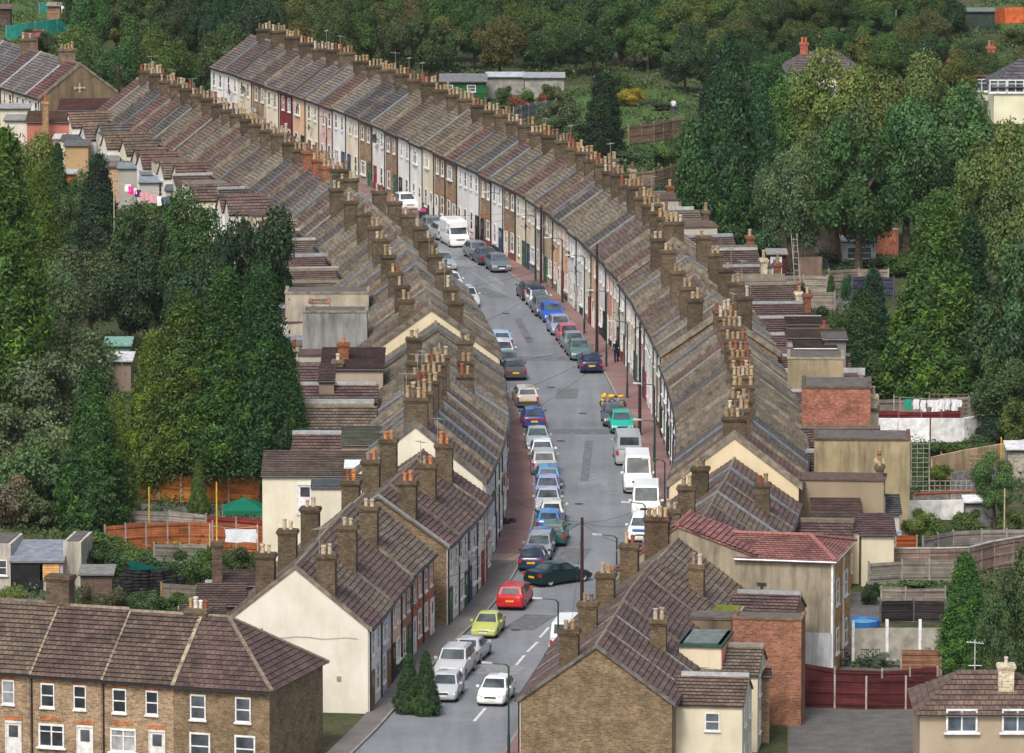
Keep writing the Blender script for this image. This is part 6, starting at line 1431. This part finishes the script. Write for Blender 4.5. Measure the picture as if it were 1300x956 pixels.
def crown_broad(seed,nb=26,per=1500,leaf=.033,flat=1.0,loose=.18):
    g=np.random.default_rng(seed); bl=[]
    while len(bl)<nb:
        p=g.normal(size=3); p/=np.linalg.norm(p); p*=g.uniform(.3,.86)**.75; p[2]*=.95
        if p[2]<-.62: continue
        r=g.uniform(.14,.37)*(1.1 if p[2]>0 else .95)*(1.15-.35*np.linalg.norm(p))
        bl.append((p,r))
    Cs=[];Ns=[];Ts=[]
    for p,r in bl:
        d=g.normal(size=(per,3)); d/=np.linalg.norm(d,axis=1,keepdims=True); keep=(d[:,2]>-.55)|(g.random(per)<.35); d=d[keep]
        rr=r*(1+g.normal(size=len(d))*loose); lump=1+.16*np.sin(d[:,0]*7+p[0]*20)*np.sin(d[:,1]*8+p[1]*13)*np.sin(d[:,2]*6+p[2]*17)
        q=p+d*(rr*lump)[:,None]; Cs.append(q); Ns.append(d+g.normal(size=d.shape)*.75+np.array([0,0,.35]))
        t=g.uniform(.74,1.3)*np.ones((len(q),1))*np.array([[1,1,1]])*(g.uniform(.75,1.3,size=(len(q),1))); t[:,0]*=g.uniform(.9,1.15); Ts.append(t)
    Cc=np.vstack(Cs);Nc=np.vstack(Ns);Tc=np.vstack(Ts)
    # drop leaves well inside other blobs
    ins=np.zeros(len(Cc),bool)
    for p,r in bl: ins|=(np.linalg.norm(Cc-p,axis=1)<r*.72)
    Cc,Nc,Tc=Cc[~ins],Nc[~ins],Tc[~ins]
    cv,cf=merge([ico(p,(r*.42,)*3,1) for p,r in bl]+[ico((0,0,-.05),(.2,.2,.2),2)])
    Cc=Cc.copy(); Cc[:,2]*=flat; cv[:,2]*=flat
    return quad_leaves('crown',Cc,Nc,g.uniform(.6,1.35,size=len(Cc))*leaf,Tc,(cv,cf,np.full((len(cv),3),.8)))  # core tinted darker, painting shade into the gaps of the crown
def crown_conifer(seed,nt=300,per=130,leaf=.0115,rad=.3,pw=.75,narrow=1.0):
    """height 1, base at 0"""
    g=np.random.default_rng(seed); Cs=[];Ns=[];Ts=[]
    prof=lambda t: rad*.93*np.clip((1-t),0,1)**pw*np.clip(.55+t*6,0,1)**.6*narrow
    for k in range(nt):
        t=g.random()**1.25*.97; th=g.uniform(0,2*math.pi); R0=prof(t)*g.uniform(.72,1.1)
        base=np.array([math.cos(th)*R0*.62,math.sin(th)*R0*.62,t-.03]); tip=np.array([math.cos(th)*R0*.98,math.sin(th)*R0*.98,t+g.uniform(.05,.14)*(1-.55*t)])
        f=g.random(per)[:,None]**.7; sp=(1-f)*.034+.008
        q=base+(tip-base)*f+g.normal(size=(per,3))*sp*np.array([1,1,1.1]); Cs.append(q)
        o=np.array([math.cos(th),math.sin(th),.25]); Ns.append(o+g.normal(size=(per,3))*.7)
        yt=g.random()<.3
        tt=g.uniform(.78,1.22)*(.82+.4*f)*np.array([[1.,1,1]]); tt=tt*g.uniform(.8,1.2,size=(per,1));  # brighter toward spray tips, a highlight painted into the tint
        if yt: tt=tt*np.array([[1.5,1.4,.8]])  # yellow-green tips, strengthened to imitate sunlit sprays in the colour
        Ts.append(tt)
    q=np.stack([g.normal(size=160)*.012,g.normal(size=160)*.012,g.uniform(.9,1.03,160)],1); Cs.append(q); Ns.append(g.normal(size=(160,3))); Ts.append(np.ones((160,3)))
    # core
    vs=[];fs=[]; n=12; lv=[0.02,.1,.25,.4,.55,.7,.85,.97]
    for j,t in enumerate(lv):
        for i in range(n):
            a=2*math.pi*i/n; r=prof(t)*.5*(1+.12*math.sin(i*2.3+j*1.7)); vs.append((r*math.cos(a),r*math.sin(a),t))
    for j in range(len(lv)-1):
        for i in range(n): fs.append([j*n+i,j*n+(i+1)%n,(j+1)*n+(i+1)%n,(j+1)*n+i])
    return quad_leaves('crown',np.vstack(Cs),np.vstack(Ns),g.uniform(.6,1.4,size=sum(len(c) for c in Cs))*leaf,np.vstack(Ts),(np.array(vs),fs,np.full((len(vs),3),.7)),.36)  # inner core darker than the leaves: shade painted inside the crown
BR=[crown_broad(k) for k in (1,2,3,4)]; BRS=[crown_broad(k,14,1100,.042,.9,.25) for k in (5,6)]; WIL=[crown_broad(9,30,1300,.026,1.0,.3)]
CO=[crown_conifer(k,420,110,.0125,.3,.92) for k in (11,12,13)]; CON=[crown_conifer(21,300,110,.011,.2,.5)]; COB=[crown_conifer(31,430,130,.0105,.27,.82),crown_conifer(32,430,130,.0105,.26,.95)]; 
def trunk_mesh(seed,h,r,limbs,spread,z0=.35):
    g=random.Random(seed); m=MB(); pts=[V3((0,0,-.1))]; 
    for k in range(1,6): pts.append(V3((g.uniform(-.12,.12)*r*4*k/5,g.uniform(-.12,.12)*r*4*k/5,h*k/5)))
    for i in range(5): m.tube(pts[i],pts[i+1],r*(1-.15*i)*(1.25 if i==0 else 1),r*(1-.15*(i+1)),8)
    for k in range(limbs):
        f=g.uniform(z0,.75); i=int(f*5); b=pts[i].lerp(pts[min(i+1,5)],f*5-i); a=g.uniform(0,6.28); e=b+V3((math.cos(a)*spread,math.sin(a)*spread,h*g.uniform(.1,.25)))
        m.tube(b,(b+e)/2+V3((0,0,-.05*h)),r*.42,r*.3,6); m.tube((b+e)/2+V3((0,0,-.05*h)),e,r*.3,r*.1,6)
    return m.build('trunk',M['bark'],None,(0,0,0),link=False).data
TM=[trunk_mesh(k,1.0,.035,9,.17) for k in (1,2,3)]; TMC=[trunk_mesh(k,1.0,.018,14,.07,.15) for k in (4,5)]
TREES=[]
def tree(kind,u,vt,vb,wpx,col,label,name=None,group=None,cat='tree',cb=.0,depth=1.0):
    p=P(u,vb); h=max(1.0,hat(vt,p.y)); s=FPX/(p.y*1.0); rad=wpx/2/s
    nm=name or {'broad':'broadleaf_tree','con':'conifer_tree','conb':'conifer_tree','narrow':'conifer_tree','willow':'willow_tree','bush':'bush'}[kind]
    r=thing(nm,label,cat,p,group,0)
    rz=random.uniform(0,6.28); k=random.random()
    def put(me,name_,loc,sc,c):
        o=bpy.data.objects.new(name_,me); C.objects.link(o); o.parent=r; o.location=loc; o.scale=sc; o.rotation_euler=(0,0,rz); o.color=(c[0]*(1.02 if 'bush' in nm or kind not in('broad','willow') else 1.2),c[1]*(.93 if kind not in('broad','willow') else 1.26),c[2]*(1.05 if kind not in('broad','willow') else 1.2),1); return o
    if kind in('broad','willow'):
        me=random.choice(BR if kind=='broad' else WIL); ch=h*(.93 if not cb else 1-cb); put(me,'crown',(0,0,h-ch/2),(rad*.9,rad*.9*depth,ch/2/1.02),col)
        if kind=='broad' and True: pass
        put(random.choice(TM),'trunk',(0,0,0),(h*.8,h*.8,h*.74),(1,1,1))
    elif kind=='bush':
        put(random.choice(BRS),'foliage',(0,0,h*.42),(rad*1.02,rad*.9*depth,h*.6),col)
    else:
        me,rr={'con':(random.choice(CO),.3),'conb':(random.choice(COB),.26),'narrow':(CON[0],.2)}[kind]
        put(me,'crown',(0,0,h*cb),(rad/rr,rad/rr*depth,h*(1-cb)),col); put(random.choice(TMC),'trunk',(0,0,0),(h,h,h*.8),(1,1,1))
    TREES.append(r); return r
DG=(.034,.074,.022); MG=(.058,.112,.026); OL=(.1,.125,.032); YG=(.16,.2,.03); BG=(.03,.085,.036); BRN=(.15,.105,.045); RUST=(.16,.065,.035); PG=(.1,.15,.06); BLK=(.018,.042,.021); LEY=(.06,.14,.022); WG=(.085,.125,.06); YEL=(.3,.26,.03)
T=tree
# left side
T('conb',5,172,530,175,(.048,.105,.016),'towering bright green conifer at the left edge')
T('con',74,186,330,62,DG,'dark conifer peeping out right of the towering one'); T('conb',52,215,420,90,(.07,.12,.016),'yellow-tipped conifer leaning against the towering one')
T('con',126,200,335,92,BLK,'blackish conical conifer before the far-left outhouses')
T('broad',30,160,300,90,OL,'olive tree top behind the towering left conifer'); T('broad',100,215,330,60,(.05,.08,.03),'narrow olive tree between the two dark conifers')
T('broad',185,256,420,105,(.032,.058,.02),'round green tree in front of the white rear gables'); T('broad',235,250,390,110,(.034,.066,.018),'mid green tree top left of the darkest broad tree')
T('broad',318,250,470,128,(.02,.04,.018),'darkest broad tree beside the mid-left rear wings')
T('broad',115,305,440,110,(.06,.075,.035),'greyish olive tree behind the yellow-green bushes'); T('broad',185,310,450,130,(.024,.045,.02),'deep green tree filling the gap above the big conifers'); T('broad',255,330,480,120,(.02,.04,.018),'dark tree directly behind the tallest conifer pair')
T('broad',62,330,470,100,(.07,.1,.045),'soft olive tree right of the towering conifer'); T('bush',98,405,500,110,PG,'pale green bush below the soft olive tree'); T('bush',60,440,540,120,(.09,.13,.06),'wide pale bush at the foot of the towering conifer')
T('conb',196,425,632,100,(.08,.13,.02),'outermost left of the huge merged conifers, yellow-green flank',cb=.1); T('conb',238,375,634,130,(.05,.095,.018),'second from left of the huge merged conifers, feathery',cb=.14)  # leftmost yellow-green paints the sunlit side of the clump into its colour
T('conb',288,348,636,150,(.03,.078,.016),'tallest middle one of the huge merged conifers',cb=.15); T('conb',335,345,640,125,(.022,.064,.018),'dark pointed one right of middle in the merged conifers',cb=.15); T('conb',366,440,640,80,(.028,.078,.018),'outermost right of the huge merged conifers by the houses',cb=.12)
T('con',118,472,676,120,(.03,.08,.02),'single dense green conifer above the yard garage'); T('con',150,500,664,70,(.1,.16,.03),'yellow-green conifer edge behind the single dense one')
T('con',252,586,654,34,(.07,.12,.03),'small conical conifer in front of the orange fence')
T('bush',25,505,610,120,PG,'blue-green bush mass at left edge'); T('bush',50,540,640,140,(.06,.12,.04),'leafy green bush left of the single dense conifer'); T('bush',15,590,668,90,(.13,.12,.07),'greyish brown bare-looking bush at left edge'); T('bush',60,600,670,80,(.07,.1,.04),'small olive bush by the blue-white heap')
T('bush',110,672,712,110,MG,'green shrub behind the yard garage'); T('bush',130,690,738,80,DG,'dark hedge shrub left of the tyres'); T('bush',165,688,735,90,MG,'hedge shrub behind the tyres, left'); T('bush',210,692,738,80,DG,'hedge shrub behind the tyres, right'); T('bush',262,690,748,60,MG,'round shrub beneath the hanging sheet'); T('bush',305,690,742,50,(.06,.09,.03),'small shrub right of the brick stack'); T('bush',130,730,785,60,(.08,.09,.04),'straggly shrub in front of the yard shed'); T('bush',185,745,783,70,DG,'dark shrub below the tyre stacks'); T('bush',225,752,780,50,MG,'small shrub above the foreground ridge'); T('bush',20,738,775,70,(.1,.15,.03),'lime green shrub in front of the garage'); T('bush',95,745,780,60,MG,'green shrub behind the foreground chimney')
T('bush',232,683,704,30,YEL,'small yellow flowering shrub by the orange fence')
T('con',519,832,905,50,(.035,.075,.03),'left one of the small twin conifers beside the street'); T('con',541,829,908,48,(.035,.075,.03),'right one of the small twin conifers beside the street')
T('bush',215,245,300,110,MG,'bushy green growth below the left washing'); T('bush',230,262,330,90,(.05,.1,.03),'bright leafy shrub beside the darkest broad tree')
# right side
T('con',925,48,330,125,(.024,.066,.024),'huge dark conifer on the hillside right of centre'); T('con',905,60,300,90,BLK,'left shoulder conifer of the huge dark one'); T('con',962,92,290,95,BG,'dark blue-green conifer right of the huge one'); T('broad',905,140,330,110,(.036,.076,.024),'dense deep green tree above the terrace end')
T('narrow',766,95,205,62,BLK,'blackish pointed conifer in the hillside gardens')
T('willow',1002,190,345,105,WG,'silvery green willow behind the maroon shed'); T('bush',950,270,345,90,(.03,.075,.025),'dark leafy bush left of the willow')
T('broad',1060,120,330,130,(.055,.085,.03),'olive brown-tinged tree between willow and large green tree'); T('broad',1090,150,350,140,(.036,.074,.022),'dark tree behind the large green tree')
T('broad',1150,120,320,150,(.046,.098,.034),'large rounded fresh green tree on the right'); T('broad',1215,105,300,150,(.055,.105,.036),'broad pale green tree top right of the rounded one')
T('broad',1050,75,250,130,OL,'yellowish olive tree below the purple-roofed bungalow'); T('broad',1115,70,230,130,(.1,.11,.03),'yellow-olive tree in the middle of the right wood'); T('broad',1180,75,220,120,(.085,.11,.035),'olive tree in front of the red bungalow'); T('broad',1010,88,230,110,MG,'green tree left under the purple-roofed bungalow')
T('broad',1270,150,340,140,(.085,.115,.035),'tall olive tree at the right edge'); T('broad',1300,200,420,150,(.07,.1,.03),'olive tree cut by the right edge, middle')
T('conb',1188,252,525,175,(.05,.11,.022),'very tall yellow-green conifer on the right'); T('conb',1228,280,510,130,(.02,.06,.024),'dark flank conifer right of the very tall one'); T('broad',1290,300,540,170,(.04,.075,.03),'dark broad tree filling the right edge'); T('broad',1245,340,500,100,(.035,.065,.03),'dark tree between the tall conifer and right edge')
T('con',1108,345,475,80,(.022,.06,.03),'dark narrow conifer left of the very tall one'); T('con',1092,370,495,95,DG,'lower dark conifer above the brick wing'); T('bush',1115,430,510,90,DG,'dark bush behind the brick wing'); T('bush',1060,395,450,60,MG,'leafy green bush beside grey shed'); T('bush',1042,385,430,50,(.05,.09,.03),'olive bush right of tiled outhouses')
T('narrow',1055,350,380,14,(.05,.11,.02),'small clipped egg-shaped topiary',cat='topiary'); T('bush',1075,347,382,18,(.025,.1,.03),'clipped square-topped topiary hedge',cat='topiary')
T('bush',1020,350,372,50,(.09,.13,.04),'yellow-green low shrubs above grey fence'); T('bush',1085,318,345,90,(.05,.09,.04),'tangled shrubs by the upper right walls'); T('bush',1150,320,350,70,MG,'shrubs at the foot of the upper right wood')
T('broad',1270,455,560,120,(.05,.08,.03),'lower dark tree right of the washing line'); T('bush',1240,440,520,90,(.05,.08,.035),'thin-leaved bush behind the white washing'); T('bush',1180,470,515,90,(.02,.035,.02),'very dark undergrowth bush behind the long fence'); T('bush',1263,520,570,60,BLK,'blackish round bush right of the brown board fence'); T('bush',1290,500,575,60,(.08,.13,.03),'bright green shrub at the right edge'); T('bush',1243,496,515,28,YEL,'small yellow-leaved shrub by the long fence')
T('bush',1200,560,590,110,MG,'hedge row behind the trellis'); T('bush',1250,548,585,80,(.04,.09,.03),'green shrubs before the sloping tan wall'); T('bush',1193,588,615,40,(.1,.15,.02),'lime green rounded shrub under the trellis'); T('bush',1165,575,600,40,MG,'shrub inside the arbour trellis')
T('broad',1262,578,690,64,(.06,.1,.035),'slender small tree at the right with thin trunk',cb=.3)
for i,(u,l) in enumerate(((1172,'leftmost'),(1200,'second'),(1228,'third'),(1256,'fourth'),(1284,'rightmost'))): T('bush',u,644+i%2*4,690,52,[(.1,.15,.025),MG,(.07,.12,.03),MG,(.09,.14,.04)][i],f'{l} bushy clump of the long leafy hedge on the right')
T('bush',1105,672,705,44,(.07,.1,.04),'palm-like shrub beside cream outbuilding wall'); T('bush',1106,738,768,30,DG,'round dark shrub by the orange brick rear wall'); T('bush',1165,732,752,110,(.07,.13,.04),'row of leafy vegetables in front of tall grey fence',cat='vegetables')
T('conb',1225,706,862,92,(.045,.12,.025),'bright green bushy conifer at lower right'); T('broad',1285,690,900,110,(.05,.075,.03),'tall olive tree at lower right edge'); T('broad',1262,765,905,60,(.05,.08,.03),'smaller olive tree behind the stone chimney')
T('bush',1055,842,880,50,(.06,.1,.04),'pale shrub at bottom by the maroon fence'); T('bush',1120,836,846,40,(.12,.17,.1),'spiky pale plant by the garden chairs')
# hillside gardens in the middle
for u,vt,vb,w,c,l in ((655,104,140,46,MG,'green bush right of the green hut'),(672,112,148,56,RUST,'reddish autumn bush in the hillside gardens'),(640,108,135,30,(.06,.1,.03),'olive shrub by the green hut corner'),(548,92,112,26,RUST,'small red-brown bush left of the green hut'),(700,105,135,40,(.09,.12,.04),'pale olive shrub above the hillside garden'),(715,122,165,60,(.07,.1,.04),'straggly olive bush left of the pointed conifer'),(690,140,170,40,(.08,.13,.04),'grassy green shrub on the slope'),(800,110,135,44,YEL,'yellow-leaved shrub right of the pointed conifer'),(790,90,128,50,MG,'green bushes above the yellow shrub'),(840,120,140,40,(.06,.09,.04),'low olive shrub by the garden enclosure'),(820,180,208,90,(.05,.1,.035),'wide overgrown bush below the brown timber fence'),(860,175,212,60,MG,'green bush at the right end of the slope'),(785,205,232,40,(.04,.08,.03),'dark shrub beneath the pointed conifer'),(735,150,190,50,(.06,.11,.035),'bush between the terrace chimneys and pointed conifer'),(760,190,215,40,(.06,.12,.03),'low green shrub by the terrace chimneys'),(850,228,262,60,(.03,.07,.03),'dark hedge behind the terrace by the picket fence'),(880,250,300,60,(.03,.06,.028),'dark green shrub above the terrace chimneys')):
    T('bush',u,vt,vb,w,c,l)
# woods beyond: ranks of individual trees
cols=[(.034,.066,.022),(.042,.08,.024),(.058,.092,.024),(.078,.1,.026),(.026,.052,.022),(.08,.1,.026),(.045,.075,.026),(.085,.085,.028),(.05,.09,.026)]
cn=['dark','deep green','green','olive','blackish','yellow-olive','grey-green','brownish','fresh green']
wr=random.Random(77); rank=0
def wood(v_b,us,hpx,w,rankname,skip=()):
    cnt=0
    for u in us:
        if any(a<u<b for a,b in skip): continue
        uu=u+wr.uniform(-12,12); vb=v_b+wr.uniform(-8,8); k=wr.randrange(len(cols)); cnt+=1
        f=wr.uniform(.8,1.15)
        tree('broad',uu,vb-hpx*f,vb,w*wr.uniform(.85,1.25),tuple(x*wr.uniform(.72,1.0) for x in cols[k]),f'{cn[k]} tree, {ORD[min(cnt-1,29)]} from left {rankname}',group='woodland trees beyond the terraces')
wood(135,range(95,300,32),105,66,'in the wood behind the left terrace end')
wood(108,range(285,560,34),95,66,'in the front rank behind the far terrace')
wood(92,range(560,860,34),72,62,'in the wood behind the green hut')
wood(80,range(110,900,38),88,70,'in the middle rank of the far wood')
wood(50,range(110,1010,38),84,74,'in the back rank of the far wood')
wood(22,range(110,1150,40),62,74,'in the deep rank of the far wood',skip=((665,760),))
wood(-8,range(230,1190,42),80,80,'in the last rank of the far wood',skip=((675,760),))
wood(122,range(880,1300,34),72,62,'in the wood just behind the dark bungalow')
wood(98,range(880,1180,34),66,62,'two ranks behind the dark bungalow')
wood(64,range(860,1190,36),66,66,'in the wood above the dark bungalow',skip=((1000,1085),))
wood(50,range(985,1200,30),70,66,'in the wood over the dark bungalow roof',skip=((1000,1060),))
wood(22,range(1000,1190,34),60,70,'in the high wood left of the container hut')
wood(42,range(985,1200,34),52,60,'in the wood left of the top right allotments')
wood(82,range(1160,1265,36),32,46,'in the low row before the top right allotments')
for i,(u,v) in enumerate([(20,80),(5,110),(45,60),(70,70),(98,85),(1205,40),(1240,70),(1290,60),(118,50),(1180,30)]): T('bush',u,v-24,v,50,cols[(i*3)%9],f'{cn[(i*3)%9]} allotment bush near the {["garden tubs","left edge","tan hut","brown shed","turquoise net","dark container hut","orange mesh","right edge pale house","top left wood edge","blue-grey shed"][i]}')
# ------------------------------------------------------------------ undergrowth (uncountable)
def undergrowth(name,label,cat,areas,n,col,size=.16,hh=.7):
    g=rng; Cs=[]
    for (u0,u1,v0,v1,wt) in areas:
        k=int(n*wt); 
        uu=g.uniform(u0,u1,k); vv=g.uniform(v0,v1,k)
        nz=np.sin(uu*.11+vv*.23)+np.sin(uu*.05-vv*.31+1)+g.normal(size=k)*.5
        for a,b,c in zip(uu,vv,nz):
            if c<-.1: continue
            p=P(a,b); Cs.append((p.x,p.y,abs(g.normal())*hh*.35*min(1.5,max(.3,c))))
    Cs=np.array(Cs); N=g.normal(size=Cs.shape)*.7+np.array([0,-.2,.8]); t=g.uniform(.6,1.4,size=(len(Cs),1))*np.ones((1,3)); t[:,0]*=g.uniform(.8,1.5,len(Cs))
    o=Cs.mean(0); o[2]=0; me=quad_leaves(name,Cs-o,N,g.uniform(.6,1.5,len(Cs))*size,t); ob=bpy.data.objects.new(name,me); C.objects.link(ob); ob.location=o; ob.color=(*col,1); ob['kind']='stuff'; tag(ob,label,cat); return ob
undergrowth('undergrowth','low weeds and ground plants filling the right hand gardens','undergrowth',[(1040,1300,300,345,.14),(960,1130,345,500,.24),(1110,1300,540,640,.2),(1100,1300,690,760,.12),(1030,1300,835,848,.05),(860,1300,210,300,.16)],90000,(.05,.09,.03),.1)
undergrowth('undergrowth','low weeds and ground plants filling the left hand gardens','undergrowth',[(0,330,590,700,.35),(0,300,700,790,.25),(0,200,280,480,.2),(60,330,480,600,.2)],80000,(.05,.09,.03),.1)
undergrowth('undergrowth','rough grass and scrub on the hillside gardens and allotments','undergrowth',[(540,900,80,235,.5),(-20,130,0,120,.2),(1160,1310,0,90,.2),(130,560,70,110,.1)],90000,(.055,.1,.035),.15,.8)
# ------------------------------------------------------------------ camera, light, colour
cam=bpy.data.cameras.new('camera'); co=bpy.data.objects.new('camera',cam); C.objects.link(co)
co.location=(0,0,CH); co.rotation_euler=(math.pi/2-PITCH,0,0); cam.sensor_width=36; cam.lens=FPX/1300*36; cam.clip_start=1; cam.clip_end=6000
bpy.context.scene.camera=co
w=bpy.data.worlds.new('World'); bpy.context.scene.world=w; w.use_nodes=True; nt=w.node_tree; nt.nodes.clear()
EL,AZ=R(50),R(198)   # sun direction: azimuth clockwise from +Y
sky=nt.nodes.new('ShaderNodeTexSky'); sky.sky_type='NISHITA'; sky.sun_disc=False; sky.sun_elevation=EL; sky.sun_rotation=AZ; sky.air_density=1.2; sky.dust_density=5; sky.ozone_density=1
hs=nt.nodes.new('ShaderNodeHueSaturation'); hs.inputs['Saturation'].default_value=.8
bg=nt.nodes.new('ShaderNodeBackground'); bg.inputs[1].default_value=.15; out=nt.nodes.new('ShaderNodeOutputWorld')
nt.links.new(sky.outputs[0],hs.inputs['Color']); nt.links.new(hs.outputs[0],bg.inputs[0]); nt.links.new(bg.outputs[0],out.inputs[0])
sl=bpy.data.lights.new('sun','SUN'); sl.energy=1.9; sl.angle=R(12); sl.color=(1,.97,.94); so=bpy.data.objects.new('sun',sl); C.objects.link(so)
dv=V3((math.sin(AZ)*math.cos(EL),math.cos(AZ)*math.cos(EL),math.sin(EL))); so.rotation_euler=dv.to_track_quat('Z','Y').to_euler()
sc=bpy.context.scene; sc.view_settings.view_transform='Standard'; sc.view_settings.look='None'; sc.view_settings.exposure=0.24; sc.view_settings.gamma=1; sc.view_settings.use_curve_mapping=False
sc.cycles.volume_bounces=0; sc.cycles.max_bounces=5; sc.cycles.diffuse_bounces=3; sc.cycles.transparent_max_bounces=4

# thin air between the hill and the far woods
hz=NT('air'); pv=hz.n('ShaderNodeVolumePrincipled',inp={'Density':0.000035,'Color':(.84,.87,.92,1),'Anisotropy':.2}); oo=hz.n('ShaderNodeOutputMaterial'); hz.t.links.new(pv.outputs[0],oo.inputs['Volume'])
m=MB(); m.box((0,620,44),(1900,1500,92)); ob=m.build('haze',hz.m,None,(0,0,0)); ob['kind']='stuff'; tag(ob,'thin pale haze hanging over the whole valley','haze')
